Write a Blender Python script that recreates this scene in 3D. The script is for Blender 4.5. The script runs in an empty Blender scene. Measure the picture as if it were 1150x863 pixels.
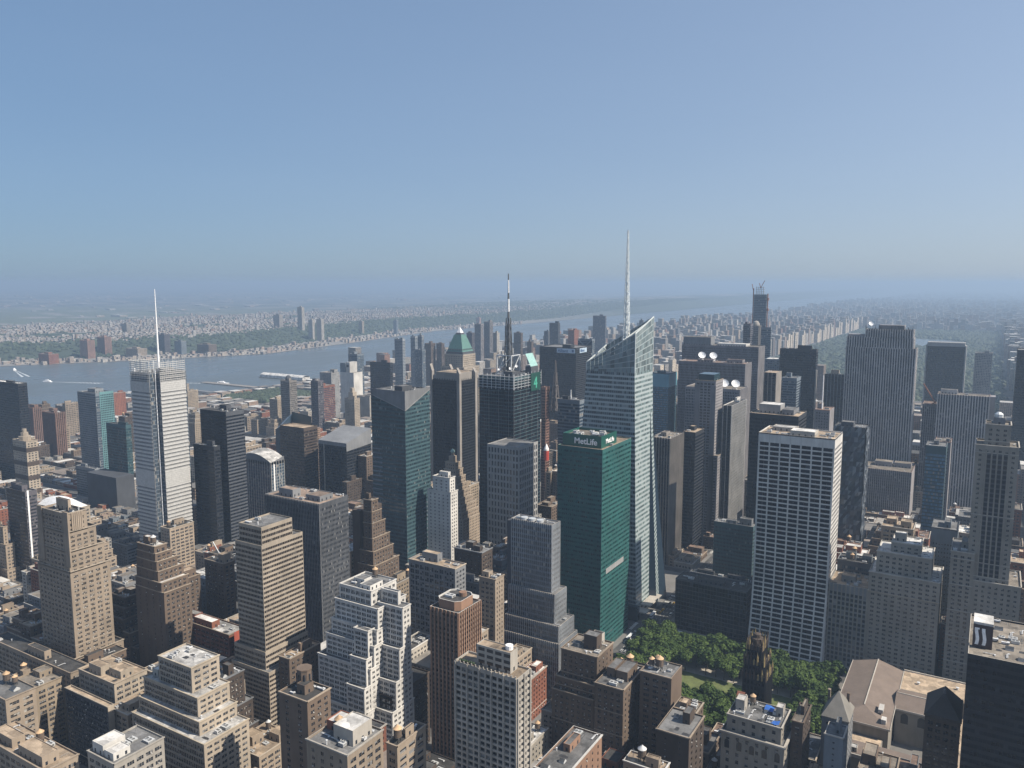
import bpy, math, random
import numpy as np
sc = bpy.context.scene
R = math.radians
# ------------------------------------------------------------------ camera, sky, sun, exposure
cd = bpy.data.cameras.new('camera'); cam = bpy.data.objects.new('camera', cd); sc.collection.objects.link(cam)
cam.location = (-55.1, -25.3, 318.4); cam.rotation_euler = (R(90 - 7.16), 0, R(31.12))
cd.sensor_width = 36; cd.lens = 36 * 892.8 / 1150; cd.clip_start = 1; cd.clip_end = 120000
sc.camera = cam
SUN_EL, SUN_AZ = 46.0, 78.0           # degrees above the horizon; degrees clockwise from uptown (+y)
w = bpy.data.worlds.new('World'); sc.world = w; w.use_nodes = True
wn = w.node_tree.nodes; wl = w.node_tree.links
bg = wn['Background']; sky = wn.new('ShaderNodeTexSky'); sky.sky_type = 'NISHITA'
sky.sun_disc = False; sky.sun_elevation = R(SUN_EL); sky.sun_rotation = R(SUN_AZ)
sky.altitude = 100; sky.air_density = 1.0; sky.dust_density = 0.8; sky.ozone_density = 2.0
gm = wn.new('ShaderNodeGamma'); gm.inputs[1].default_value = 0.38; tn = wn.new('ShaderNodeMix'); tn.data_type = 'RGBA'; tn.blend_type = 'MULTIPLY'; tn.inputs[0].default_value = 1
tn.inputs[7].default_value = (1.32, 1.79, 2.5, 1)      # a veil of high haze evens the clear sky out
wl.new(sky.outputs[0], gm.inputs[0]); wl.new(gm.outputs[0], tn.inputs[6]); 
# hazy air scatters sunlight forward: the sky is paler on the sun's side, deeper blue away from it, with faint uneven smog
tc = wn.new('ShaderNodeTexCoord'); dt = wn.new('ShaderNodeVectorMath'); dt.operation = 'DOT_PRODUCT'; dt.inputs[1].default_value = (math.sin(R(SUN_AZ)), math.cos(R(SUN_AZ)), 0)
ns = wn.new('ShaderNodeTexNoise'); ns.inputs['Scale'].default_value = 2.2; ns.inputs['Detail'].default_value = 4; sm = wn.new('ShaderNodeMapping'); sm.inputs['Scale'].default_value = (1, 1, 5)
nm_ = wn.new('ShaderNodeMath'); nm_.operation = 'MULTIPLY_ADD'; nm_.inputs[1].default_value = .16; rm_ = wn.new('ShaderNodeMapRange'); rm_.inputs[1].default_value = -.72; rm_.inputs[2].default_value = .34
sc_ = wn.new('ShaderNodeMix'); sc_.data_type = 'RGBA'; sc_.inputs[6].default_value = (.80, .83, .82, 1); sc_.inputs[7].default_value = (1.38, 1.17, 1.02, 1); s2_ = wn.new('ShaderNodeMix'); s2_.data_type = 'RGBA'; s2_.blend_type = 'MULTIPLY'; s2_.inputs[0].default_value = 1
wl.new(tc.outputs['Generated'], dt.inputs[0]); wl.new(tc.outputs['Generated'], sm.inputs[0]); wl.new(sm.outputs[0], ns.inputs['Vector']); wl.new(ns.outputs[0], nm_.inputs[0]); wl.new(dt.outputs['Value'], nm_.inputs[2]); wl.new(nm_.outputs[0], rm_.inputs[0]); wl.new(rm_.outputs[0], sc_.inputs[0])
wl.new(tn.outputs[2], s2_.inputs[6]); wl.new(sc_.outputs[2], s2_.inputs[7]); wl.new(s2_.outputs[2], bg.inputs[0]); bg.inputs[1].default_value = 0.08
sd = bpy.data.lights.new('sun', 'SUN'); sun = bpy.data.objects.new('sun', sd); sc.collection.objects.link(sun)
sd.energy = 4.4; sd.angle = R(0.5); sd.color = (1.0, 0.90, 0.76)
sun.rotation_euler = (R(90 - SUN_EL), 0, R(180 - SUN_AZ))
vs = sc.view_settings; vs.view_transform = 'Standard'; vs.look = 'None'; vs.gamma = 1; vs.exposure = 0.82; vs.use_curve_mapping = False
sc.cycles.use_denoising = True
sc.cycles.max_bounces = 5; sc.cycles.diffuse_bounces = 3; sc.cycles.glossy_bounces = 2; sc.cycles.transmission_bounces = 2; sc.cycles.volume_bounces = 0
sc.cycles.caustics_reflective = False; sc.cycles.caustics_refractive = False
HAZE_COLOR = (.46,.62,.83,1); HAZE_DENSITY = 1.25e-4

# ------------------------------------------------------------------ helpers
COL = sc.collection
def tag(o, label=None, cat=None, group=None, kind=None):
    if label: o['label'] = label
    if cat: o['category'] = cat
    if group: o['group'] = group
    if kind: o['kind'] = kind
    return o
def empty(name, loc):
    o = bpy.data.objects.new(name, None); o.location = loc; o.empty_display_size = 2; COL.objects.link(o); return o
class MB:
    """collects quads and polygons, builds ONE mesh object"""
    def __init__(s): s.v = []; s.m = []; s.r = []; s.pv = []; s.pm = []; s.pr = []; s.c = []
    def quads(s, q, mi=0, r=0.5):
        q = np.asarray(q, np.float32).reshape(-1, 4, 3); n = len(q)
        if n == 0: return
        s.v.append(q); s.m.append(np.full(n, mi, np.int32)); s.r.append(np.broadcast_to(np.asarray(r, np.float32), (n,)).copy())
    def poly(s, pts, mi=0, r=0.5): s.pv.append(np.asarray(pts, np.float32)); s.pm.append(mi); s.pr.append(r)
    def box(s, x0, x1, y0, y1, z0, z1, mi=0, bottom=False, r=0.5):
        a = np.array
        q = [[(x0,y0,z0),(x1,y0,z0),(x1,y0,z1),(x0,y0,z1)], [(x1,y0,z0),(x1,y1,z0),(x1,y1,z1),(x1,y0,z1)],
             [(x1,y1,z0),(x0,y1,z0),(x0,y1,z1),(x1,y1,z1)], [(x0,y1,z0),(x0,y0,z0),(x0,y0,z1),(x0,y1,z1)],
             [(x0,y0,z1),(x1,y0,z1),(x1,y1,z1),(x0,y1,z1)]]
        if bottom: q.append([(x0,y1,z0),(x1,y1,z0),(x1,y0,z0),(x0,y0,z0)])
        s.quads(q, mi, r)
    def prism(s, pts, z0, z1, mi=0, top=True):
        n = len(pts)
        for i in range(n):
            a = pts[i]; b = pts[(i+1) % n]
            s.quads([[(a[0],a[1],z0),(b[0],b[1],z0),(b[0],b[1],z1),(a[0],a[1],z1)]], mi)
        if top: s.poly([(p[0],p[1],z1) for p in pts], mi)
    def ring(s, cx, cy, prof, n=16, mi=0, cap=True, ph=0.0):
        """surface of revolution, prof = [(radius, z), ...]"""
        for (r0, za), (r1, zb) in zip(prof[:-1], prof[1:]):
            for i in range(n):
                a = 2*math.pi*(i+ph)/n; b = 2*math.pi*(i+1+ph)/n
                s.quads([[(cx+r0*math.cos(a),cy+r0*math.sin(a),za),(cx+r0*math.cos(b),cy+r0*math.sin(b),za),
                          (cx+r1*math.cos(b),cy+r1*math.sin(b),zb),(cx+r1*math.cos(a),cy+r1*math.sin(a),zb)]], mi)
        if cap:
            r, z = prof[-1]
            if r > .01: s.poly([(cx+r*math.cos(2*math.pi*(i+ph)/n), cy+r*math.sin(2*math.pi*(i+ph)/n), z) for i in range(n)], mi)
    def bar(s, a, b, t, mi=0):
        a = np.array(a, float); b = np.array(b, float); d = b - a; L = np.linalg.norm(d); d /= L
        h = np.array((0,0,1.)) if abs(d[2]) < .9 else np.array((1.,0,0))
        u = np.cross(d, h); u /= np.linalg.norm(u); v = np.cross(d, u); u *= t/2; v *= t/2
        c = [a-u-v, a+u-v, a+u+v, a-u+v]; e = [b-u-v, b+u-v, b+u+v, b-u+v]
        s.quads([[c[i], c[(i+1)%4], e[(i+1)%4], e[i]] for i in range(4)] + [[e[0],e[1],e[2],e[3]], [c[3],c[2],c[1],c[0]]], mi)
    def mesh(s, name, mats, smooth=False):
        V = []; st = []; tot = []; M = []; Rr = []; n = 0
        if s.v:
            q = np.concatenate(s.v); V.append(q.reshape(-1,3)); k = len(q); st.append(np.arange(k)*4); tot.append(np.full(k,4)); M.append(np.concatenate(s.m)); Rr.append(np.concatenate(s.r)); n = k*4
        for p, m, r in zip(s.pv, s.pm, s.pr):
            V.append(p); st.append(np.array([n])); tot.append(np.array([len(p)])); M.append(np.array([m])); Rr.append(np.array([r])); n += len(p)
        V = np.concatenate(V).astype(np.float32); st = np.concatenate(st).astype(np.int32); tot = np.concatenate(tot).astype(np.int32)
        me = bpy.data.meshes.new(name); me.vertices.add(n); me.vertices.foreach_set('co', V.ravel())
        me.loops.add(n); me.loops.foreach_set('vertex_index', np.arange(n, dtype=np.int32))
        me.polygons.add(len(st)); me.polygons.foreach_set('loop_start', st); me.polygons.foreach_set('loop_total', tot)
        me.polygons.foreach_set('material_index', np.concatenate(M).astype(np.int32))
        at = me.attributes.new('rnd', 'FLOAT', 'FACE'); at.data.foreach_set('value', np.concatenate(Rr).astype(np.float32))
        if s.c:
            ac = me.attributes.new('col', 'FLOAT_COLOR', 'FACE'); c = np.concatenate(s.c); ac.data.foreach_set('color', np.c_[c, np.ones(len(c))].astype(np.float32).ravel())
        for m in (mats if isinstance(mats, (list, tuple)) else [mats]): me.materials.append(m)
        me.update(calc_edges=True); me.validate()
        return me
    def obj(s, name, mats, parent=None, **kw):
        o = bpy.data.objects.new(name, s.mesh(name, mats)); COL.objects.link(o)
        if parent is not None:
            o.parent = parent; o.matrix_parent_inverse = parent_inv(parent)
        return tag(o, **kw)
from mathutils import Matrix
def parent_inv(p):
    m = Matrix.Translation(p.location); q = p.parent
    while q is not None: m = Matrix.Translation(q.location) @ m; q = q.parent
    return m.inverted()

# ------------------------------------------------------------------ materials
MC = {}
def nodes(name):
    m = bpy.data.materials.new(name); m.use_nodes = True; nt = m.node_tree
    return m, nt, nt.nodes['Principled BSDF'], nt.nodes.new, nt.links.new
def wall(name, col, var=.25, rough=.85, scale=.05, streak=True):
    if name in MC: return MC[name]
    m, nt, p, N, L = nodes(name)
    g = N('ShaderNodeNewGeometry'); mp = N('ShaderNodeMapping'); mp.inputs['Scale'].default_value = (1, 1, .18 if streak else 1)
    L(g.outputs['Position'], mp.inputs[0])
    n1 = N('ShaderNodeTexNoise'); n1.inputs['Scale'].default_value = scale*6; n1.inputs['Detail'].default_value = 7; n1.inputs['Roughness'].default_value = .72
    L(mp.outputs[0], n1.inputs['Vector'])
    n2 = N('ShaderNodeTexNoise'); n2.inputs['Scale'].default_value = scale; n2.inputs['Detail'].default_value = 2; L(g.outputs['Position'], n2.inputs['Vector'])
    ad = N('ShaderNodeMath'); ad.operation = 'ADD'; L(n1.outputs[0], ad.inputs[0]); L(n2.outputs[0], ad.inputs[1])
    oi = N('ShaderNodeObjectInfo'); ad2 = N('ShaderNodeMath'); ad2.operation = 'MULTIPLY_ADD'; L(oi.outputs['Random'], ad2.inputs[0]); ad2.inputs[1].default_value = .35; L(ad.outputs[0], ad2.inputs[2])
    mr = N('ShaderNodeMapRange'); mr.inputs[1].default_value = .65; mr.inputs[2].default_value = 1.7; mr.inputs[3].default_value = 1-var*1.9; mr.inputs[4].default_value = 1+var*1.15; L(ad2.outputs[0], mr.inputs[0])
    mx = N('ShaderNodeMix'); mx.data_type = 'RGBA'; mx.blend_type = 'MULTIPLY'; mx.inputs[0].default_value = 1
    mx.inputs[6].default_value = (*col, 1); L(mr.outputs[0], mx.inputs[7]); L(mx.outputs[2], p.inputs['Base Color'])
    p.inputs['Roughness'].default_value = rough
    MC[name] = m; return m
def glass(name, col, blind=(.30,.28,.25), share=.12, rough=.12, metal=.0, jit=.02, spec=.5):
    if name in MC: return MC[name]
    m, nt, p, N, L = nodes(name)
    a = N('ShaderNodeAttribute'); a.attribute_name = 'rnd'
    r = N('ShaderNodeValToRGB'); e = r.color_ramp.elements
    e[0].position = 0; e[0].color = (col[0]*.55, col[1]*.55, col[2]*.55, 1); e[1].position = 1 - share; e[1].color = (col[0]*1.5, col[1]*1.5, col[2]*1.5, 1)
    x = e.new(min(.999, 1-share*.98)); x.color = tuple(.5*b + .5*c for b, c in zip(blind, col)) + (1,)
    x = e.new(1.0); x.color = (*blind, 1)
    L(a.outputs['Fac'], r.inputs[0]); L(r.outputs[0], p.inputs['Base Color'])
    p.inputs['Roughness'].default_value = rough; p.inputs['Metallic'].default_value = metal; p.inputs['Specular IOR Level'].default_value = spec
    if jit:
        wn_ = N('ShaderNodeTexWhiteNoise'); wn_.noise_dimensions = '1D'; L(a.outputs['Fac'], wn_.inputs['W'])
        sb = N('ShaderNodeVectorMath'); sb.operation = 'SUBTRACT'; L(wn_.outputs['Color'], sb.inputs[0]); sb.inputs[1].default_value = (.5, .5, .5)
        s2 = N('ShaderNodeVectorMath'); s2.operation = 'SCALE'; L(sb.outputs[0], s2.inputs[0]); s2.inputs['Scale'].default_value = jit*2
        g = N('ShaderNodeNewGeometry'); av = N('ShaderNodeVectorMath'); av.operation = 'ADD'; L(g.outputs['Normal'], av.inputs[0]); L(s2.outputs[0], av.inputs[1])
        nm = N('ShaderNodeVectorMath'); nm.operation = 'NORMALIZE'; L(av.outputs[0], nm.inputs[0]); L(nm.outputs[0], p.inputs['Normal'])
    MC[name] = m; return m
def plain(name, col, rough=.6, metal=0.0, emit=None):
    if name in MC: return MC[name]
    m, nt, p, N, L = nodes(name)
    g = N('ShaderNodeNewGeometry'); n1 = N('ShaderNodeTexNoise'); n1.inputs['Scale'].default_value = .6; n1.inputs['Detail'].default_value = 4; L(g.outputs['Position'], n1.inputs['Vector'])
    mr = N('ShaderNodeMapRange'); mr.inputs[1].default_value = .3; mr.inputs[2].default_value = .7; mr.inputs[3].default_value = .82; mr.inputs[4].default_value = 1.12; L(n1.outputs[0], mr.inputs[0])
    mx = N('ShaderNodeMix'); mx.data_type = 'RGBA'; mx.blend_type = 'MULTIPLY'; mx.inputs[0].default_value = 1; mx.inputs[6].default_value = (*col, 1); L(mr.outputs[0], mx.inputs[7]); L(mx.outputs[2], p.inputs['Base Color'])
    p.inputs['Roughness'].default_value = rough; p.inputs['Metallic'].default_value = metal
    MC[name] = m; return m
WALLS = dict(tan=(.42,.34,.26), tan_light=(.51,.435,.345), buff=(.40,.325,.24), brown=(.185,.135,.10), brown_dark=(.095,.07,.055), red=(.30,.115,.07), redbright=(.42,.10,.06),
    orange=(.42,.25,.165), pale=(.56,.52,.46), white=(.74,.72,.68), limestone=(.42,.385,.33), gray=(.255,.265,.28), gray_light=(.42,.42,.42), gray_dark=(.105,.115,.135), black=(.018,.022,.03),
    blue_gray=(.20,.24,.28), cream=(.55,.47,.36), green_trim=(.018,.12,.115), teal=(.05,.115,.135), turquoise=(.20,.42,.45), concrete=(.36,.33,.30), pink=(.46,.27,.21), steel=(.34,.37,.40), mauve=(.15,.14,.16), rock=(.46,.44,.43), travertine=(.66,.64,.61), silver=(.40,.41,.42), brickbrown=(.21,.125,.10), granite=(.21,.2,.205))
ALB = dict(granite=1.1, travertine=.95, silver=1.0, rock=1.0, brickbrown=.85, orange=.62, white=.68, pale=.66, cream=.7, gray_dark=.6, green_trim=.72, redbright=.9, turquoise=.55, limestone=.6, gray_light=.62, steel=.62)
def W(k): return wall('wall_'+k, tuple(c*ALB.get(k,.68) for c in WALLS[k]))
GL = dict(dark=((.018,.023,.032),(.24,.24,.24),.12), blue=((.03,.05,.075),), green=((.006,.034,.034),(.02,.10,.096),.5), teal=((.018,.04,.05),(.16,.18,.18),.06), black=((.006,.009,.015),(.04,.045,.055),.05), bronze=((.024,.02,.02),(.13,.12,.11),.08),
          pale=((.09,.14,.15),(.25,.3,.3),.12), gray=((.055,.06,.066),), busy=((.028,.03,.034),(.38,.36,.33),.22), sky=((.07,.17,.26),))
def G(k):
    a = GL[k]; return glass('glass_'+k, a[0], *(a[1:]), rough=.1 if k != 'black' else .16, spec=.5 if k != 'black' else .28)
ROOFS = dict(tar=(.05,.049,.048), gravel=(.2,.175,.145), white=(.5,.49,.47), tan=(.34,.265,.19), gray=(.14,.14,.14), brownred=(.19,.13,.1), brown=(.24,.18,.14))
def RF(k):
    if 'roof_'+k in MC: return MC['roof_'+k]
    m = wall('roof_'+k, ROOFS[k], var=.42, rough=.9, scale=.12, streak=False); nt = m.node_tree; p = nt.nodes['Principled BSDF']; N, L = nt.nodes.new, nt.links.new
    src = p.inputs['Base Color'].links[0].from_socket; g = N('ShaderNodeNewGeometry'); v = N('ShaderNodeTexVoronoi'); v.distance = 'CHEBYCHEV'; v.inputs['Scale'].default_value = .16; L(g.outputs['Position'], v.inputs['Vector'])
    sp = N('ShaderNodeSeparateColor'); L(v.outputs['Color'], sp.inputs[0]); r = N('ShaderNodeMapRange'); r.inputs[3].default_value = .55; r.inputs[4].default_value = 1.3; L(sp.outputs[0], r.inputs[0])
    mx = N('ShaderNodeMix'); mx.data_type = 'RGBA'; mx.blend_type = 'MULTIPLY'; mx.inputs[0].default_value = .8; L(src, mx.inputs[6]); L(r.outputs[0], mx.inputs[7]); L(mx.outputs[2], p.inputs['Base Color']); return m

# ------------------------------------------------------------------ facades
DEF = dict(bay=3.4, k=1, flr=3.7, wx=.5, wz=.52, sill=.4, d=.28, edge=.8, cap=2.5, base=0, fin=None, ledge=None, hm=0, pm=0, rev=True)
def style(**k):
    s = dict(DEF); s.update(k); return s
FR = np.random.default_rng(7)
def facade(P0, u, L_, z0, z1, s, mb, panes, lite=False):
    """wall of window bays: P0 start corner, u unit direction (outward normal = u x z); panes gets the glass quads"""
    P0 = np.array(P0, float); u = np.array((u[0], u[1], 0.)); n = np.array((u[1], -u[0], 0.)); zv = np.array((0, 0, 1.))
    def Q(s0, s1, a, b, d0, d1=None, d2=None, d3=None):
        s0, s1, a, b, d0 = np.broadcast_arrays(*[np.asarray(t, float) for t in (s0, s1, a, b, d0)])
        dd = [d0 if t is None else np.broadcast_to(t, d0.shape) for t in (None, d1, d2, d3)]
        c = []
        for ss, zz, de in ((s0,a,dd[0]),(s1,a,dd[1]),(s1,b,dd[2]),(s0,b,dd[3])):
            c.append(P0 + ss[...,None]*u + zz[...,None]*zv - de[...,None]*n)
        return np.stack(c, -2).reshape(-1, 4, 3)
    e = s['edge']; L = L_ - 2*e; zt = z1 - s['cap']; zb = z0 + s['base']
    if L < 2 or zt - zb < 2.2:
        mb.quads(Q(0, L_, z0, z1, 0), s['hm']); return
    nb = max(1, round(L/s['bay'])); b = L/nb; nf = max(1, round((zt-zb)/s['flr'])); f = (zt-zb)/nf
    k = s['k']; mul = .14; ww = (s['wx']*b - (k-1)*mul)/k
    S0 = (e + np.arange(nb)[:,None]*b + (1-s['wx'])*b/2 + np.arange(k)[None]*(ww+mul)).ravel(); S1 = S0 + ww
    h = s['wz']*f; Z0 = zb + np.arange(nf)*f + (f-h)*s['sill']; Z1 = Z0 + h; d = s['d']
    # horizontal strips (full width) and piers between panes
    ha = np.r_[z0, Z1]; hb = np.r_[Z0, z1]
    mb.quads(Q(0, L_, ha, hb, 0), s['hm'])
    pa = np.r_[0, S1]; pb = np.r_[S0, L_]; ok = pb - pa > .02
    mb.quads(Q(pa[ok][None], pb[ok][None], Z0[:,None], Z1[:,None], 0), s['pm'])
    s0, za = [t.ravel() for t in np.meshgrid(S0, Z0)]; s1 = s0 + ww; zb_ = za + h
    if s.get('sash') and not lite:
        zm = za + h*(.5 + .0*za); tt = np.array(.0)
        panes.append(np.stack([Q(s0, s1, za, zm-.03, d+.05), Q(s0, s1, zm+.03, zb_, d), Q(s0, s1, zm-.03, zm+.03, d-.02)], 1))
    else: panes.append(Q(s0, s1, za, zb_, d)[:, None])
    if s.get('corn') and not lite and s['cap'] < 50:
        pr, hh = s['corn']; zc = z1 - hh; e0, e1 = -pr, L_+pr
        mb.quads(np.concatenate([Q(e0, e1, zc, z1+.003, -pr), Q(e0, e1, zc, zc, 0, 0, -pr, -pr), Q(e0, e1, z1+.003, z1+.003, -pr, -pr, 0, 0), Q(e1, e1, zc, z1+.003, -pr, 0, 0, -pr), Q(e0, e0, zc, z1+.003, 0, -pr, -pr, 0)]), 2)
        if zt - zb > 20:
            zl = zb + f*max(2, nf//6) - .3
            mb.quads(np.concatenate([Q(0, L_, zl, zl+.45, -.22), Q(0, L_, zl+.45, zl+.45, -.22, -.22, 0, 0), Q(L_, L_, zl, zl+.45, -.22, 0, 0, -.22)]), 2)
    if s['rev'] and not lite and d > .1:
        mb.quads(np.concatenate([Q(s0, s0, za, zb_, 0, d, d, 0), Q(s1, s1, za, zb_, d, 0, 0, d)]), s['pm'])
        mb.quads(np.concatenate([Q(s0, s1, za, za, 0, 0, d, d), Q(s0, s1, zb_, zb_, d, d, 0, 0)]), s['hm'])
    if s['fin'] and not lite:
        fw, fd, ev = s['fin'][:3]; mi = s['fin'][3] if len(s['fin']) > 3 else s['pm']
        c = e + np.arange(0, nb+1, ev)*b; c = np.clip(c, fw/2, L_-fw/2)
        mb.quads(np.concatenate([Q(c-fw/2, c+fw/2, z0, z1, -fd), Q(c-fw/2, c-fw/2, z0, z1, .0, -fd, -fd, .0), Q(c+fw/2, c+fw/2, z0, z1, -fd, .0, .0, -fd), Q(c-fw/2, c+fw/2, z1, z1, -fd, -fd, 0, 0)]), mi)
    if s['ledge'] and not lite:
        ev, pr, hh = s['ledge'][:3]; mi = s['ledge'][3] if len(s['ledge']) > 3 else s['hm']
        zz = (Z0 - (f-h)*s['sill'])[1::ev] - .02
        if len(zz): mb.quads(np.concatenate([Q(0, L_, zz, zz+hh, -pr), Q(0, L_, zz+hh, zz+hh, -pr, -pr, 0, 0), Q(0, L_, zz, zz, 0, 0, -pr, -pr), Q(L_, L_, zz, zz+hh, -pr, 0, 0, -pr)]), mi)

# ------------------------------------------------------------------ roof furniture (shared meshes, unit size)
def unit_mesh(kind):
    key = 'u_'+kind
    if key in MC: return MC[key]
    b = MB()
    if kind == 'rooftop_unit':
        b.box(-.5,.5,-.5,.5,.12,.9,0); b.box(-.46,.46,-.46,.46,0,.12,1); b.ring(-.22,0,[(.2,.9),(.2,1.0),(.16,1.0)],10,1); b.ring(.24,0,[(.2,.9),(.2,1.0),(.16,1.0)],10,1)
        b.box(-.51,.51,-.3,.3,.3,.7,1); m = [plain('unit_metal',(.45,.46,.46),.5), plain('unit_dark',(.1,.1,.1),.6)]
    elif kind == 'duct':
        b.box(-.5,.5,-.2,.2,.25,.7,0); b.box(.2,.5,-.2,.5,.25,.7,0); b.box(-.4,-.3,-.15,.15,0,.25,1); b.box(.3,.4,-.15,.15,0,.25,1); m = [plain('duct_metal',(.55,.56,.57),.45), plain('unit_dark',(.1,.1,.1),.6)]
    elif kind == 'skylight':
        b.box(-.5,.5,-.5,.5,0,.4,0); b.quads([[(-.5,-.5,.4),(.5,-.5,.4),(.5,0,1),(-.5,0,1)],[(.5,.5,.4),(-.5,.5,.4),(-.5,0,1),(.5,0,1)]],1); b.poly([(.5,-.5,.4),(.5,.5,.4),(.5,0,1)],0); b.poly([(-.5,.5,.4),(-.5,-.5,.4),(-.5,0,1)],0)
        m = [plain('unit_metal',(.45,.46,.46),.5), G('gray')]
    elif kind == 'vent':
        b.ring(0,0,[(.3,0),(.3,.7),(.5,.75),(.5,.92),(.1,1)],10,0); m = [plain('duct_metal',(.55,.56,.57),.45)]
    elif kind == 'pipe_run':
        b.bar((-.5,0,.5),(.5,0,.5),.16,0); b.bar((-.5,.3,.35),(.5,.3,.35),.1,0); b.bar((.5,0,.5),(.5,-.5,.5),.16,0)
        for x in (-.4,0,.4): b.bar((x,.1,0),(x,.1,.5),.07,1)
        m = [plain('duct_metal',(.55,.56,.57),.45), plain('unit_dark',(.1,.1,.1),.6)]
    elif kind == 'railing':
        for x in np.linspace(-.5,.5,7): b.bar((x,0,0),(x,0,1),.02,0)
        b.bar((-.5,0,1),(.5,0,1),.03,0); b.bar((-.5,0,.55),(.5,0,.55),.02,0); m = [plain('rail_gray',(.3,.3,.3),.5)]
    elif kind == 'roof_antenna':
        b.bar((0,0,0),(0,0,1),.05,0)
        for z in (.55,.7,.85): b.bar((-.3,0,z),(.3,0,z),.03,0)
        m = [plain('rail_gray',(.3,.3,.3),.5)]
    elif kind == 'tar_patch':
        b.poly([(-.5,-.45,.02),(.1,-.5,.02),(.5,-.35,.02),(.45,.3,.02),(.1,.5,.02),(-.4,.42,.02)],0); m = [plain('fresh_tar',(.03,.03,.032),.7)]
    elif kind == 'cooling_tower':
        b.box(-.5,.5,-.5,.5,.15,.75,0); b.box(-.48,.48,-.48,.48,0,.15,1); b.ring(-.22,0,[(.2,.75),(.23,1.0),(.19,1.0)],12,0,cap=False); b.ring(.25,0,[(.2,.75),(.23,1.0),(.19,1.0)],12,0,cap=False); b.ring(-.22,0,[(.19,.9),(.02,.92)],12,1); b.ring(.25,0,[(.19,.9),(.02,.92)],12,1)
        for z in (.25,.4,.55): b.box(-.51,.51,-.505,-.5,z,z+.07,1); b.box(.5,.505,-.48,.48,z,z+.07,1)
        m = [plain('unit_metal',(.45,.46,.46),.5), plain('unit_dark',(.1,.1,.1),.6)]
    MC[key] = b.mesh(kind, m); return MC[key]
def put(kind, parent, x, y, z, sx, sy, sz, rz=0):
    o = bpy.data.objects.new(kind, unit_mesh(kind)); COL.objects.link(o); o.parent = parent
    o.location = (x-parent.location.x, y-parent.location.y, z-parent.location.z); o.scale = (sx, sy, sz); o.rotation_euler = (0,0,rz); return o
def tank_meshes():
    if 'tank' in MC: return MC['tank']
    b = MB(); b.ring(0,0,[(1.9,2.6),(1.85,6.2)],14,0,cap=True)
    for z in (3.2,4.2,5.2): b.ring(0,0,[(1.93,z),(1.93,z+.14)],14,1,cap=False)
    t = MB(); t.ring(0,0,[(2.05,6.2),(2.05,6.35),(.25,7.9),(.2,8.0)],14,0)
    l = MB()
    for i in range(4):
        a = math.pi/4+i*math.pi/2; c, s_ = 1.5*math.cos(a), 1.5*math.sin(a); l.bar((c,s_,0),(c,s_,2.6),.28)
        a2 = a+math.pi/2; l.bar((c,s_,.3),(1.5*math.cos(a2),1.5*math.sin(a2),2.4),.14)
    l.box(-1.7,1.7,-1.7,1.7,2.45,2.6,0,True)
    wood = wall('tank_wood',(.13,.095,.07),.3,.9,.8); MC['tank'] = (b.mesh('water_tank',[wood,plain('hoop',(.08,.08,.08))]), t.mesh('tank_roof',[wall('tank_lid',(.50,.34,.2),.3,.8,.6)]), l.mesh('tank_legs',[plain('iron',(.05,.05,.05))]), t.mesh('tank_roof_gray',[plain('tank_lid_gray',(.5,.5,.5))]))
    return MC['tank']
def tank(parent, x, y, z, s=1.0, gray=False):
    b, t, l, tg = tank_meshes()
    o = bpy.data.objects.new('water_tank', b); COL.objects.link(o); o.parent = parent; o.location = (x-parent.location.x, y-parent.location.y, z-parent.location.z); o.scale = (s,s,s)
    for nm, me in (('tank_roof', tg if gray else t), ('tank_legs', l)):
        c = bpy.data.objects.new(nm, me); COL.objects.link(c); c.parent = o
def penthouse(parent, x0, x1, y0, y1, z, h, wm, rm, name='penthouse'):
    b = MB(); b.box(x0,x1,y0,y1,z,z+h,0); t = .25
    for a in ((x0,x1,y0,y0+t),(x0,x1,y1-t,y1),(x0,x0+t,y0+t,y1-t),(x1-t,x1,y0+t,y1-t)): b.box(*a, z+h, z+h+.5, 0)
    b.box(x0+t,x1-t,y0+t,y1-t,z+h,z+h+.06,1)
    n = max(1,int((x1-x0)/4))
    for i in range(n):
        c = x0+(i+.5)*(x1-x0)/n; b.quads([[(c-.6,y0-.02,z+.3),(c+.6,y0-.02,z+.3),(c+.6,y0-.02,z+2.2),(c-.6,y0-.02,z+2.2)]],2)
    n = max(1,int((y1-y0)/4))
    for i in range(n):
        c = y0+(i+.5)*(y1-y0)/n; b.quads([[(x1+.02,c-.6,z+.3),(x1+.02,c+.6,z+.3),(x1+.02,c+.6,z+2.2),(x1+.02,c-.6,z+2.2)]],2)
    return b.obj(name,[wm,rm,G('dark')],parent)
CLUT = 1.0
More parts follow.
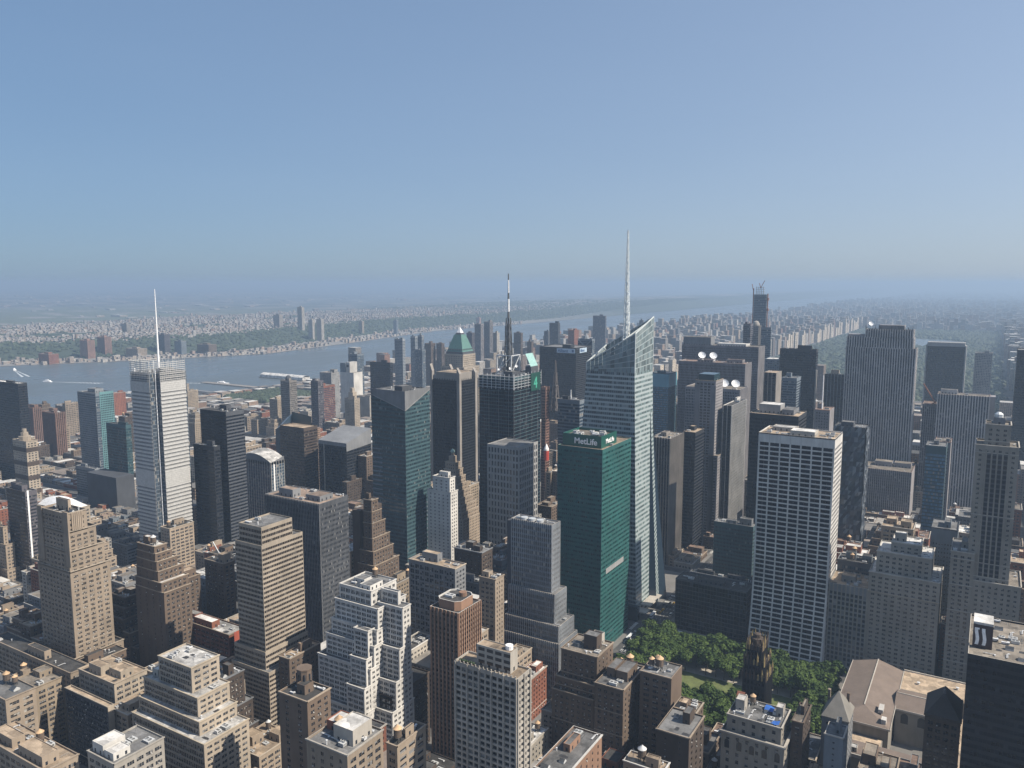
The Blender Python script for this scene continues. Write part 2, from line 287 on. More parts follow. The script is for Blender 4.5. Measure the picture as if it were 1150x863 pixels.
def clutter(root, x0, x1, y0, y1, z, rng, wm, rm, pent=1, units=5, tanks=0, skip=None):
    occ = [skip] if skip else []
    def place(sx, sy):
        for _ in range(14):
            if x1-x0-sx-2.4 < 0 or y1-y0-sy-2.4 < 0: return None
            x = rng.uniform(x0+1.2+sx/2, x1-1.2-sx/2); y = rng.uniform(y0+1.2+sy/2, y1-1.2-sy/2)
            r = (x-sx/2-.4, x+sx/2+.4, y-sy/2-.4, y+sy/2+.4)
            if all(r[1] < o[0] or r[0] > o[1] or r[3] < o[2] or r[2] > o[3] for o in occ): occ.append(r); return x, y
        return None
    for i in range(pent):
        sx = min((x1-x0)*rng.uniform(.22,.42), 22); sy = min((y1-y0)*rng.uniform(.25,.5), 16); p = place(sx, sy)
        if p: penthouse(root, p[0]-sx/2, p[0]+sx/2, p[1]-sy/2, p[1]+sy/2, z, rng.uniform(3,6.5), wm, rm)
    for i in range(tanks):
        p = place(4, 4)
        if p: tank(root, p[0], p[1], z, rng.uniform(.85,1.15), rng.random() < .25)
    for i in range(int(units*CLUT)):
        kd = rng.choice(['rooftop_unit','cooling_tower','duct','skylight','vent','vent','pipe_run','pipe_run','railing','roof_antenna','tar_patch','tar_patch','rooftop_unit']); sx = rng.uniform(2,5.5) if kd != 'vent' else rng.uniform(.8,1.4); sy = rng.uniform(1.8,4) if kd != 'vent' else sx; p = place(sx, sy)
        if not p: continue
        rz = 0
        if kd in ('pipe_run','railing'): sx = rng.uniform(4,7); sy = 2; rz = rng.choice([0,R(90)]); sx = min(sx, 5)
        hz_ = dict(tar_patch=1, railing=1.1, roof_antenna=rng.uniform(3,7), pipe_run=1.2).get(kd, rng.uniform(1.2,2.6))
        if kd == 'roof_antenna': sx = sy = 2.5
        put(kd, root, p[0], p[1], z, sx, sy, hz_, rz)

# ------------------------------------------------------------------ generic building
CAMP = np.array((-55.1,-25.3,318.4)); _yw = R(-31.12); _pt = R(-7.16)
FWD = np.array((math.sin(_yw)*math.cos(_pt), math.cos(_yw)*math.cos(_pt), math.sin(_pt))); RT = np.array((math.cos(_yw), -math.sin(_yw), 0)); UPV = np.cross(RT, FWD)
def in_frame(P):
    d = P - CAMP; z = d @ FWD; return (np.abs(d@RT/z) < .644) & (np.abs(d@UPV/z) < .4835) & (z > 0)
def finish_panes(root, panes, gm, near, ind=100):
    if not panes: return
    W_ = []; C_ = []; N_ = []
    for p in panes:
        p = np.asarray(p, np.float32); p = p[:, None] if p.ndim == 3 else p
        r = FR.random((len(p), p.shape[1])).astype(np.float32)
        if p.shape[1] == 3: r[:,2] = .999; k = FR.random(len(p)) < .25; r[k,1] = .985
        W_.append((p, r)); C_.append(p[:,0].mean(1)); N_.append(np.cross(p[:,0,1]-p[:,0,0], p[:,0,3]-p[:,0,0]))
    c = np.concatenate(C_); nn = np.concatenate(N_); keep = np.ones(len(c), bool); idx = [(i,j) for i,(p,r) in enumerate(W_) for j in range(len(p))] if near else None
    if near:
        vis = in_frame(c) & (((CAMP - c)*nn).sum(1) > 0); dist = np.linalg.norm(c-CAMP, axis=1) + np.where(vis, 0, 1e6); o = np.argsort(dist)[:ind]; o = o[vis[o]]
        for q in o:
            i, j = idx[q]; b = MB(); b.quads(W_[i][0][j], 0, W_[i][1][j]); b.obj('window', [gm], root)
        keep[o] = False
    b = MB(); n0 = 0
    for p, r in W_:
        k = keep[n0:n0+len(p)]; n0 += len(p)
        if k.any(): b.quads(p[k].reshape(-1,4,3), 0, r[k].ravel())
    if b.v: b.obj('window', [gm], root, kind='stuff')
def tiers_build(root, tiers, s, se, mw, roofm, panes, mb, mr, parapet=1.0, zbase=0.0):
    for i, (x0, x1, y0, y1, z1) in enumerate(tiers):
        z0 = tiers[i+1][4] - parapet - .5 if i+1 < len(tiers) else zbase
        if i+1 < len(tiers): z0 = tiers[i+1][4] - parapet
        facade((x0,y0,0),(1,0),x1-x0,z0,z1,s,mb,panes); facade((x1,y0,0),(0,1),y1-y0,z0,z1,se,mb,panes)
        facade((x1,y1,0),(-1,0),x1-x0,z0,z1,s,mb,panes,True); facade((x0,y1,0),(0,-1),y1-y0,z0,z1,se,mb,panes,True)
        t = .35; zr = z1 - parapet
        mr.quads([[(x0+t,y0+t,zr),(x1-t,y0+t,zr),(x1-t,y1-t,zr),(x0+t,y1-t,zr)]])
        for a in ((x0,x1,y0,y0+t),(x0,x1,y1-t,y1),(x0,x0+t,y0+t,y1-t),(x1-t,x1,y0+t,y1-t)):
            mb.quads([[(a[0],a[2],z1),(a[1],a[2],z1),(a[1],a[3],z1),(a[0],a[3],z1)]], 2)
        mb.quads([[(x1-t,y0+t,zr),(x0+t,y0+t,zr),(x0+t,y0+t,z1),(x1-t,y0+t,z1)],[(x0+t,y1-t,zr),(x1-t,y1-t,zr),(x1-t,y1-t,z1),(x0+t,y1-t,z1)],
                  [(x0+t,y0+t,zr),(x0+t,y1-t,zr),(x0+t,y1-t,z1),(x0+t,y0+t,z1)],[(x1-t,y1-t,zr),(x1-t,y0+t,zr),(x1-t,y0+t,z1),(x1-t,y1-t,z1)]], 0)
def building(name, label, stacks, wallm, gl='dark', sp=None, cop=None, roof='gray', s=None, se=None, near=False, cat='building', group=None, pent=1, units=5, tanks=0, seed=1, top=True, extra=None, parapet=1.0, loc=None, skip=None):
    st = stacks[0]; b = st[-1]
    root = empty(name, loc or ((b[0]+b[1])/2, (b[2]+b[3])/2, 0)); tag(root, label, cat, group)
    s = s or style(); se = se or s; panes = []; mb = MB(); mr = MB()
    wm = W(wallm) if isinstance(wallm, str) else wallm; spm = (W(sp) if isinstance(sp, str) else sp) or wm; cm = (W(cop) if isinstance(cop, str) else cop) or wm
    for t in stacks: tiers_build(root, t, s, se, wm, roof, panes, mb, mr, parapet)
    mb.obj('wall', [wm, spm, cm], root); mr.obj('roof', [RF(roof)], root)
    finish_panes(root, panes, G(gl) if isinstance(gl, str) else gl, near)
    if (s.get('sash') or se.get('sash')) and st[-1][2] < 560:
        b_ = MB(); u_ = random.Random(seed+5)
        for p in panes:
            if p.ndim == 4 and p.shape[1] == 3:
                for w_ in p:
                    if u_.random() < .07:
                        q = w_[0]; dx = q[1]-q[0]; n_ = np.array((dx[1],-dx[0],0)); n_ /= max(1e-6,np.linalg.norm(n_)); c_ = (q[0]+q[1])/2 + n_*.3; c_[2] += .3; b_.box(c_[0]-.34,c_[0]+.34,c_[1]-.34,c_[1]+.34,c_[2]-.24,c_[2]+.24,0)
        if b_.v: b_.obj('window_air_conditioner',[plain('ac_gray',(.42,.41,.39),.6)],root,kind='stuff')
    rng = random.Random(seed)
    global CLUT
    CLUT = 2.6 if near else (1.7 if st[-1][2] < 700 else 1.0)
    if top:
        x0,x1,y0,y1,z = st[0]; clutter(root, x0,x1,y0,y1, z-parapet, rng, wm, RF(roof), pent, units, tanks, skip)
        for hi, lo in zip(st[:-1], st[1:]):
            # a few units on the exposed terraces
            if lo[1]-hi[1] > 5: clutter(root, hi[1]+.3, lo[1], lo[2], lo[3], lo[4]-parapet, rng, wm, RF(roof), 0, 2)
            if hi[2]-lo[2] > 5: clutter(root, lo[0], lo[1], lo[2], hi[2]-.3, lo[4]-parapet, rng, wm, RF(roof), 0, 2)
    if extra: extra(root)
    return root
def lettering(text, size, mat, parent, origin, u, name='lettering', depth=.25, sx=1.0):
    c = bpy.data.curves.new(name, 'FONT'); c.body = text; c.size = size; c.extrude = depth; c.offset = size*.018; c.resolution_u = 3
    o = bpy.data.objects.new(name, c); COL.objects.link(o); dg = bpy.context.evaluated_depsgraph_get(); dg.update()
    me = bpy.data.meshes.new_from_object(o.evaluated_get(dg)); bpy.data.objects.remove(o); me.materials.clear(); me.materials.append(mat)
    t = bpy.data.objects.new(name, me); COL.objects.link(t)
    t.parent = parent; n = (u[1], -u[0], 0)
    M = Matrix(((u[0]*sx,0,n[0],origin[0]-parent.location.x),(u[1]*sx,0,n[1],origin[1]-parent.location.y),(0,1,0,origin[2]-parent.location.z),(0,0,0,1)))
    t.matrix_local = M; return t
# ================================================================== SETTING
def interp(tab, v): return np.interp(v, [t[0] for t in tab], [t[1] for t in tab])
FAR = [(-6000,-3700),(-2000,-3500),(1100,-3400),(1579,-3350),(2000,-3100),(2503,-2892),(3300,-3050),(4368,-3312),(6000,-3300),(9000,-3350),(11600,-3400),(16000,-3500),(40000,-3900)]
NEAR = [(-6000,-1980),(600,-1980),(1454,-1960),(1850,-2000),(5765,-2111),(8000,-2140),(11600,-2180),(16000,-2300),(40000,-2600)]
def colmat(name, rough=.9, var=.3, scale=.02, detail=6):
    if name in MC: return MC[name]
    m, nt, p, N, L = nodes(name)
    a = N('ShaderNodeAttribute'); a.attribute_name = 'col'; g = N('ShaderNodeNewGeometry')
    n1 = N('ShaderNodeTexNoise'); n1.inputs['Scale'].default_value = scale; n1.inputs['Detail'].default_value = detail; n1.inputs['Roughness'].default_value = .7; L(g.outputs['Position'], n1.inputs['Vector'])
    mr = N('ShaderNodeMapRange'); mr.inputs[1].default_value = .3; mr.inputs[2].default_value = .7; mr.inputs[3].default_value = 1-var; mr.inputs[4].default_value = 1+var; L(n1.outputs[0], mr.inputs[0])
    mx = N('ShaderNodeMix'); mx.data_type = 'RGBA'; mx.blend_type = 'MULTIPLY'; mx.inputs[0].default_value = 1; L(a.outputs['Color'], mx.inputs[6]); L(mr.outputs[0], mx.inputs[7]); L(mx.outputs[2], p.inputs['Base Color']); p.inputs['Roughness'].default_value = rough
    MC[name] = m; return m
def citymat(name='far_city', bx=3.6, fz=3.5):
    """walls of far buildings: albedo per building with a regular window pattern"""
    if name in MC: return MC[name]
    m, nt, p, N, L = nodes(name)
    def M(op, a, b=None, c=None):
        x = N('ShaderNodeMath'); x.operation = op
        for i, v in enumerate((a, b, c)):
            if v is None: continue
            if isinstance(v, (int, float)): x.inputs[i].default_value = v
            else: L(v, x.inputs[i])
        return x.outputs[0]
    a = N('ShaderNodeAttribute'); a.attribute_name = 'col'; g = N('ShaderNodeNewGeometry')
    sp = N('ShaderNodeSeparateXYZ'); L(g.outputs['Position'], sp.inputs[0]); sn = N('ShaderNodeSeparateXYZ'); L(g.outputs['Normal'], sn.inputs[0])
    ax = M('ABSOLUTE', sn.outputs[0]); isx = M('GREATER_THAN', ax, .5); h = M('ADD', M('MULTIPLY', sp.outputs[1], isx), M('MULTIPLY', sp.outputs[0], M('SUBTRACT', 1, isx)))
    fh = M('LESS_THAN', M('FRACT', M('DIVIDE', h, bx)), .5); fv = M('LESS_THAN', M('FRACT', M('DIVIDE', sp.outputs[2], fz)), .55)
    vert = M('LESS_THAN', M('ABSOLUTE', sn.outputs[2]), .5); mask = M('MULTIPLY', M('MULTIPLY', fh, fv), vert)
    wnz = N('ShaderNodeTexWhiteNoise'); wnz.noise_dimensions = '2D'; cb = N('ShaderNodeCombineXYZ'); L(M('FLOOR', M('DIVIDE', h, bx)), cb.inputs[0]); L(M('FLOOR', M('DIVIDE', sp.outputs[2], fz)), cb.inputs[1]); L(cb.outputs[0], wnz.inputs['Vector'])
    r = N('ShaderNodeValToRGB'); r.color_ramp.elements[0].color = (.02,.024,.03,1); r.color_ramp.elements[1].color = (.25,.24,.22,1); r.color_ramp.elements[1].position = 1; e = r.color_ramp.elements.new(.8); e.color = (.05,.055,.06,1); L(wnz.outputs['Value'], r.inputs[0])
    n1 = N('ShaderNodeTexNoise'); n1.inputs['Scale'].default_value = .15; n1.inputs['Detail'].default_value = 4; L(g.outputs['Position'], n1.inputs['Vector'])
    mr = N('ShaderNodeMapRange'); mr.inputs[1].default_value = .3; mr.inputs[2].default_value = .7; mr.inputs[3].default_value = .75; mr.inputs[4].default_value = 1.2; L(n1.outputs[0], mr.inputs[0])
    m1 = N('ShaderNodeMix'); m1.data_type = 'RGBA'; m1.blend_type = 'MULTIPLY'; m1.inputs[0].default_value = 1; L(a.outputs['Color'], m1.inputs[6]); L(mr.outputs[0], m1.inputs[7])
    m2 = N('ShaderNodeMix'); m2.data_type = 'RGBA'; L(mask, m2.inputs[0]); L(m1.outputs[2], m2.inputs[6]); L(r.outputs[0], m2.inputs[7]); L(m2.outputs[2], p.inputs['Base Color'])
    L(M('SUBTRACT', .85, M('MULTIPLY', mask, .65)), p.inputs['Roughness'])
    MC[name] = m; return m
AVX = [(0,15),(-311,15),(-585,15),(-859,15),(-1133,15),(-1407,15),(-1681,15),(-1960,22)]   # avenue centre lines
STY = [80.5*k for k in range(-4, 27)]
def bway(y): return -311 - 274*y/885
# ground and river
m, nt, p, N, L = nodes('asphalt'); g = N('ShaderNodeNewGeometry'); n1 = N('ShaderNodeTexNoise'); n1.inputs['Scale'].default_value = .12; n1.inputs['Detail'].default_value = 8; L(g.outputs['Position'], n1.inputs['Vector'])
cr = N('ShaderNodeValToRGB'); cr.color_ramp.elements[0].color = (.035,.036,.038,1); cr.color_ramp.elements[0].position = .3; cr.color_ramp.elements[1].color = (.10,.098,.095,1); cr.color_ramp.elements[1].position = .75; L(n1.outputs[0], cr.inputs[0]); L(cr.outputs[0], p.inputs['Base Color']); p.inputs['Roughness'].default_value = .9
ASPH = m
b = MB(); b.quads([[(-36000,-5000,0),(12000,-5000,0),(12000,38000,0),(-36000,38000,0)]]); b.obj('ground', [ASPH], kind='structure')
m, nt, p, N, L = nodes('river_water'); g = N('ShaderNodeNewGeometry'); mp = N('ShaderNodeMapping'); mp.inputs['Scale'].default_value = (1,.35,1); L(g.outputs['Position'], mp.inputs[0])
n1 = N('ShaderNodeTexNoise'); n1.inputs['Scale'].default_value = .03; n1.inputs['Detail'].default_value = 8; n1.inputs['Roughness'].default_value = .7; L(mp.outputs[0], n1.inputs['Vector'])
bp = N('ShaderNodeBump'); bp.inputs['Strength'].default_value = .35; bp.inputs['Distance'].default_value = 6; L(n1.outputs[0], bp.inputs['Height']); L(bp.outputs[0], p.inputs['Normal'])
p.inputs['Base Color'].default_value = (.085,.10,.105,1); n2 = N('ShaderNodeTexNoise'); n2.inputs['Scale'].default_value = .004; n2.inputs['Detail'].default_value = 5; L(mp.outputs[0], n2.inputs['Vector']); r2 = N('ShaderNodeMapRange'); r2.inputs[1].default_value = .35; r2.inputs[2].default_value = .65; r2.inputs[3].default_value = .2; r2.inputs[4].default_value = .42; L(n2.outputs[0], r2.inputs[0]); L(r2.outputs[0], p.inputs['Roughness'])
b = MB(); ys = np.r_[np.arange(-5000, 12000, 250), np.arange(12000, 38001, 2000)]
b.quads([[(interp(FAR,y0)-60,y0,.4),(interp(NEAR,y0),y0,.4),(interp(NEAR,y1),y1,.4),(interp(FAR,y1)-60,y1,.4)] for y0,y1 in zip(ys[:-1],ys[1:])]); b.obj('river', [m], kind='structure')
# far bank: flats, wooded cliff, plateau, meadowland, far ridges
rs = np.random.default_rng(3)
def noise2(x, y, s, seed):
    r = np.random.default_rng(seed); o = np.zeros(np.shape(x)); a = 1.0
    for k in range(4):
        ph = r.uniform(0, 6.28, 4); an = r.uniform(0, 3.14, 2)
        for j in range(2): o += a*np.sin((x*np.cos(an[j])+y*np.sin(an[j]))*6.28/s*(2**k)*(1+.3*j)+ph[j])*np.sin((y*np.cos(an[j])-x*np.sin(an[j]))*5.1/s*(2**k)+ph[2+j])
        a *= .55
    return o
HP = [(0,1.5),(230,2.5),(300,8),(470,52),(700,60),(1500,56),(2500,46),(3100,8),(5200,4),(8000,6),(9500,25),(12000,40),(15000,55),(19000,70),(24000,85),(33000,95)]
HN = [(0,2),(40,8),(200,95),(420,110),(1500,100),(2600,70),(4000,20),(8000,12),(9500,25),(12000,40),(15000,55),(19000,70),(24000,85),(33000,95)]
def nj_height(x, y):
    t = interp(FAR, y) - x; k = np.clip((y-6500)/3500, 0, 1); h = interp(HP, t)*(1-k) + interp(HN, t)*k
    return h + noise2(x, y, 900, 5)*np.clip(h/60, 0, 1)*4*np.clip(t/400, 0, 1)**2
tt = np.r_[0:520:26, 560:3200:110, 3300:10000:350, 10500:33000:1500]; yy = np.r_[-5000:12000:130, 12500:37000:900]
TT, YY = np.meshgrid(tt, yy); XX = interp(FAR, YY) - TT; ZZ = nj_height(XX, YY)
P = np.stack([XX, YY, ZZ], -1); q = np.stack([P[:-1,:-1], P[:-1,1:], P[1:,1:], P[1:,:-1]], 2)[:, :, [0,3,2,1]].reshape(-1,4,3)
c = q.mean(1); t = interp(FAR, c[:,1]) - c[:,0]; n = noise2(c[:,0], c[:,1], 1500, 9) + noise2(c[:,0], c[:,1], 420, 12)*.6
green = np.array((.032,.047,.031)); town = np.array((.20,.185,.17)); marsh = np.array((.085,.10,.055)); flat = np.array((.20,.19,.175))
k = np.clip((c[:,1]-5500)/2500, 0, 1)[:,None]
col = np.where((t < 255)[:,None], flat, np.where((t < 640)[:,None], green, np.where((t < 2700)[:,None], np.where((n > .9)[:,None], green, town), np.where((t < 7800)[:,None], np.where((n > 1.1)[:,None], town, marsh), np.where((n > .2)[:,None], green, town*.7)))))
col = col*(1-k) + np.where((t < 800)[:,None], green, np.where((n > -.2)[:,None], green, town*.8))*k
b = MB(); b.quads(q); b.c = [col]; b.obj('hills', [colmat('land_cover', scale=.008)], kind='structure')
# pavements: one raised slab per block
PAVE = wall('pavement', (.15,.145,.137), .25, .9, .05, False)
b = MB(); LOTS = []
for i in range(len(AVX)-1):
    x1 = AVX[i][0]-AVX[i][1]+4; x0 = AVX[i+1][0]+AVX[i+1][1]-4
    for y0, y1 in zip(STY[:-1], STY[1:]):
        yy0 = y0 + (11 if abs(y0-644) < 1 else 5.5); yy1 = y1 - (11 if abs(y1-644) < 1 else 5.5)
        if i == 0 and 480 < y0 < 640: continue
        # cut the block where the diagonal avenue crosses it
        ba, bb = bway(yy0), bway(yy1)
        if max(ba, bb) > x0+8 and min(ba, bb) < x1-8 and yy0 < 1500:
            h = 13
            if ba+h < x1 and bb+h < x1: b.prism([(max(ba+h,x0),yy0),(x1,yy0),(x1,yy1),(max(bb+h,x0),yy1)], 0, .15)
            if ba-h > x0 and bb-h > x0: b.prism([(x0,yy0),(min(ba-h,x1),yy0),(min(bb-h,x1),yy1),(x0,yy1)], 0, .15)
            elif ba-h > x0: b.prism([(x0,yy0),(ba-h,yy0),(x0,yy1)], 0, .15)
        else: b.box(x0, x1, yy0, yy1, 0, .15)
b.box(-300,-11, 489,629, 0,.15)
b.obj('pavement', [PAVE], kind='structure')
# lane lines, kerb-side lines and crossings on the avenues and streets that can be seen
PAINT = plain('road_paint', (.72,.72,.68), .7); b = MB()
for xa, hw in AVX[1:4]:
    for k in (-5.4,-1.8,1.8,5.4):
        for y in range(300, 1300, 9):
            b.quads([[(xa+k-.1,y,.012),(xa+k+.1,y,.012),(xa+k+.1,y+3.2,.012),(xa+k-.1,y+3.2,.012)]])
    for y in STY[8:17]:
        for off in (-10,8):
            for s_ in np.arange(-9.5, 9.6, 1.25): b.quads([[(xa+s_-.3,y+off-1.5,.012),(xa+s_+.3,y+off-1.5,.012),(xa+s_+.3,y+off+1.5,.012),(xa+s_-.3,y+off+1.5,.012)]])
        for off in (-14.5,12.5):
            hw_ = 8.5 if abs(y-644) < 1 else 4.6
            for s_ in np.arange(-hw_, hw_+.1, 1.25): b.quads([[(xa+off-1.5,y+s_-.3,.012),(xa+off+1.5,y+s_-.3,.012),(xa+off+1.5,y+s_+.3,.012),(xa+off-1.5,y+s_+.3,.012)]])
for x in range(-850, -20, 9):
    for k in (-3.6,0,3.6): b.quads([[(x,644+k-.1,.012),(x+3.2,644+k-.1,.012),(x+3.2,644+k+.1,.012),(x,644+k+.1,.012)]])
b.obj('road_markings', [PAINT], kind='structure')
# bryant park ground: gravel paths and lawn
GRAV = wall('gravel', (.36,.33,.28), .2, .95, .3, False); LAWN = wall('lawn_grass', (.115,.14,.045), .35, .95, .12, False)
b = MB(); b.quads([[(-296,494,.17),(-146,494,.17),(-146,625,.17),(-296,625,.17)]]); b.obj('path', [GRAV], kind='structure')
b = MB(); b.quads([[(-262,537,.2),(-168,537,.2),(-168,583,.2),(-262,583,.2)]]); b.obj('lawn', [LAWN], kind='structure')

# ------------------------------------------------------------------ far city that nobody could count
def city(name, arr, cols, rcols, mat, label):
    arr = np.asarray(arr, float); x0,x1,y0,y1,z0,z1 = arr.T
    V = lambda x,y,z: np.stack([x,y,z],-1)
    F = [np.stack([V(x0,y0,z0),V(x1,y0,z0),V(x1,y0,z1),V(x0,y0,z1)],1), np.stack([V(x1,y0,z0),V(x1,y1,z0),V(x1,y1,z1),V(x1,y0,z1)],1),
         np.stack([V(x1,y1,z0),V(x0,y1,z0),V(x0,y1,z1),V(x1,y1,z1)],1), np.stack([V(x0,y1,z0),V(x0,y0,z0),V(x0,y0,z1),V(x0,y1,z1)],1), np.stack([V(x0,y0,z1),V(x1,y0,z1),V(x1,y1,z1),V(x0,y1,z1)],1)]
    b = MB(); b.quads(np.concatenate(F)); b.c = [np.concatenate([cols]*4+[rcols])]
    return b.obj(name, [mat], label=label, cat='buildings', kind='stuff')
PAL = .72*np.array([(.30,.16,.11),(.34,.22,.15),(.42,.33,.24),(.45,.38,.30),(.22,.16,.13),(.34,.31,.28),(.42,.41,.39),(.52,.49,.45),(.18,.18,.19),(.38,.27,.2)])
RPAL = .8*np.array([(.12,.12,.12),(.2,.19,.18),(.33,.31,.28),(.5,.49,.47),(.66,.65,.62),(.09,.09,.09),(.26,.22,.19)])
def cols_for(n, r):
    return PAL[r.integers(0,len(PAL),n)]*r.uniform(.75,1.2,(n,1)), RPAL[r.integers(0,len(RPAL),n)]*r.uniform(.8,1.1,(n,1))
NOGO = [(-1890,-1700,1425,1645)]
def seen(x, y, m=60):
    d = np.stack([x-CAMP[0], y-CAMP[1]], -1); z = d[:,0]*math.sin(_yw)+d[:,1]*math.cos(_yw); h = d[:,0]*math.cos(_yw)-d[:,1]*math.sin(_yw)
    return (z > 100) & (np.abs(h) < z*.66+m)
def manhattan():
    r = np.random.default_rng(21); out = []
    y = 1250.0
    while y < 15500:
        step = 80.5; a0, a1 = y+8, y+step-8
        x = -1960.0 - max(0, (y-1500))*.02
        while x < 900:
            wdt = r.uniform(13, 34) if y < 6500 else r.uniform(18, 45); xm = x+wdt/2
            ave = np.abs((xm+311) % 274 - 0)
            on_ave = min((xm+311) % 274, 274-(xm+311) % 274) < 16
            park = -870 < xm < 10 and 2012-20 < y < 6120
            if not on_ave and not park:
                for (b0, b1) in ((a0, (a0+a1)/2-r.uniform(0,5)), ((a0+a1)/2+r.uniform(0,5), a1)):
                    if y < 2012:
                        h = r.choice([r.uniform(12,24), r.uniform(20,60), r.uniform(60,125)], p=[.45,.4,.15]) if xm > -1133 else r.choice([r.uniform(10,22), r.uniform(20,45), r.uniform(60,110)], p=[.72,.23,.05])
                        if xm > -300: h = r.uniform(20,70)
                        if xm < -1407 and y < 1950: h = min(h, r.uniform(9,16))
                        elif xm < -1133 and y < 1750: h = min(h, r.uniform(12,30))
                    elif y < 6200:
                        h = r.choice([r.uniform(14,24), r.uniform(30,55), r.uniform(55,95)], p=[.5,.36,.14])
                        if -905 < xm < -870 or 10 < xm < 60: h = r.uniform(48,90)
                    else: h = r.choice([r.uniform(12,24), r.uniform(25,45), r.uniform(45,75)], p=[.75,.2,.05])
                    out.append((x, x+wdt-.3, b0, b1, 0, h))
            x += wdt
        y += step
    a = np.array(out); a = a[seen((a[:,0]+a[:,1])/2, (a[:,2]+a[:,3])/2)]
    east = []; re_ = np.random.default_rng(77); y = 80.5
    while y < 1250:
        x = 16.0
        while x < 420:
            wd = re_.uniform(14, 34)
            if not (120 < x+wd/2 < 146 or 262 < x+wd/2 < 290):
                for b0, b1 in ((y+8, y+38), (y+42, y+72)): east.append((x, x+wd-.3, b0, b1, 0, re_.uniform(18, 46) if x < 60 else re_.uniform(25, 95)))
            x += wd
        y += 80.5
    a = np.concatenate([a, np.array(east)])
    keep = np.ones(len(a), bool)
    for (x0,x1,y0,y1) in NOGO: keep &= ~((a[:,1] > x0-2) & (a[:,0] < x1+2) & (a[:,3] > y0-2) & (a[:,2] < y1+2))
    a = a[keep]; c, rc = cols_for(len(a), r)
    rich = ((a[:,0] > -910) & (a[:,0] < -865) & (a[:,2] > 2000)); c[rich] = np.array((.55,.47,.37))*r.uniform(.85,1.15,(rich.sum(),1))
    city('uptown_city_blocks', a, c, rc, citymat(), 'endless hazy apartment blocks running uptown on both sides of the long green park')
    # beyond the island
    n = 5000; yy_ = r.uniform(15500, 33000, n); xx = r.uniform(-2200, 6000, n); k = seen(xx, yy_); xx, yy_ = xx[k], yy_[k]; s_ = r.uniform(25, 90, len(xx)); h = r.choice([12,18,25,40,70], len(xx), p=[.4,.3,.17,.1,.03])*r.uniform(.8,1.2,len(xx))
    c, rc = cols_for(len(xx), r); city('horizon_city_blocks', np.stack([xx,xx+s_,yy_,yy_+s_*.8,0*xx,h],1), c, rc, citymat(), 'faint low buildings merging into the haze beyond the island')
def jersey():
    r = np.random.default_rng(5); n = 60000; t = r.uniform(560, 2750, n); y = r.uniform(-2500, 7500, n); x = interp(FAR, y)-t
    x = np.round(x/22)*22 + r.uniform(-5,5,n); y = np.round(y/50)*50+r.choice([-12,12],n)+r.uniform(-4,4,n)
    k = seen(x, y) & (noise2(x, y, 1500, 9)+noise2(x, y, 420, 12)*.6 < .95) & (r.random(n) < np.clip(1.1-(y-3800)/3200, .12, .8)); x, y = x[k], y[k]
    _, ui = np.unique(np.round(np.stack([x/11, y/16],1)), axis=0, return_index=True); x, y = x[ui], y[ui]
    s1 = r.uniform(7,16,len(x)); s2 = r.uniform(8,18,len(x)); z = nj_height(x, y); h = r.choice([6,8,10.5,15,30], len(x), p=[.4,.36,.18,.05,.01])*r.uniform(.85,1.15,len(x))
    c, rc = cols_for(len(x), r); k = r.random((len(x),1)); c = c*(1-k*.6)+np.array((.5,.48,.46))*k*.6; rc = rc*(1-k*.7)+np.array((.6,.59,.58))*k*.7
    city('hilltop_town_blocks', np.stack([x-s1/2,x+s1/2,y-s2/2,y+s2/2,z-3,z+h],1), c, rc, citymat(), 'dense pale low houses of the town on the plateau across the river')
    n = 2600; t = r.uniform(20, 215, n); y = r.uniform(900, 5600, n); x = interp(FAR, y)-t; x = np.round(x/26)*26+r.uniform(-4,4,n); y = np.round(y/30)*30+r.uniform(-5,5,n)
    k = seen(x, y) & (noise2(x, y, 500, 44) > -.5); x, y = x[k], y[k]; _, ui = np.unique(np.round(np.stack([x/13, y/15],1)), axis=0, return_index=True); x, y = x[ui], y[ui]
    s1 = r.uniform(8,19,len(x)); s2 = r.uniform(9,22,len(x)); h = r.choice([6,9,12,20],len(x),p=[.35,.35,.22,.08]); c, rc = cols_for(len(x), r); c = c*.6+np.array((.5,.45,.4))*.4
    city('riverside_town_blocks', np.stack([x-s1/2,x+s1/2,y-s2/2,y+s2/2,0*x,1.5+h],1), c, rc, citymat(), 'pale low apartment rows along the far river bank')
    n = 4200; t = 3000+r.random(n)**.7*20000; y = r.uniform(-9000, 26000, n); x = interp(FAR, y)-t; k = seen(x, y) & (noise2(x, y, 1500, 9) > .0); x, y = x[k], y[k]; s1 = r.uniform(25,150,len(x)); s2 = r.uniform(25,100,len(x)); z = nj_height(x, y)
    h = r.choice([8,12,16,30],len(x),p=[.45,.3,.2,.05]); c, rc = cols_for(len(x), r); rc = rc*.4+.5
    city('meadowland_sheds', np.stack([x-s1/2,x+s1/2,y-s2/2,y+s2/2,z-6,z+h],1), c, rc, citymat(), 'long pale warehouses and far suburbs beyond the plateau')
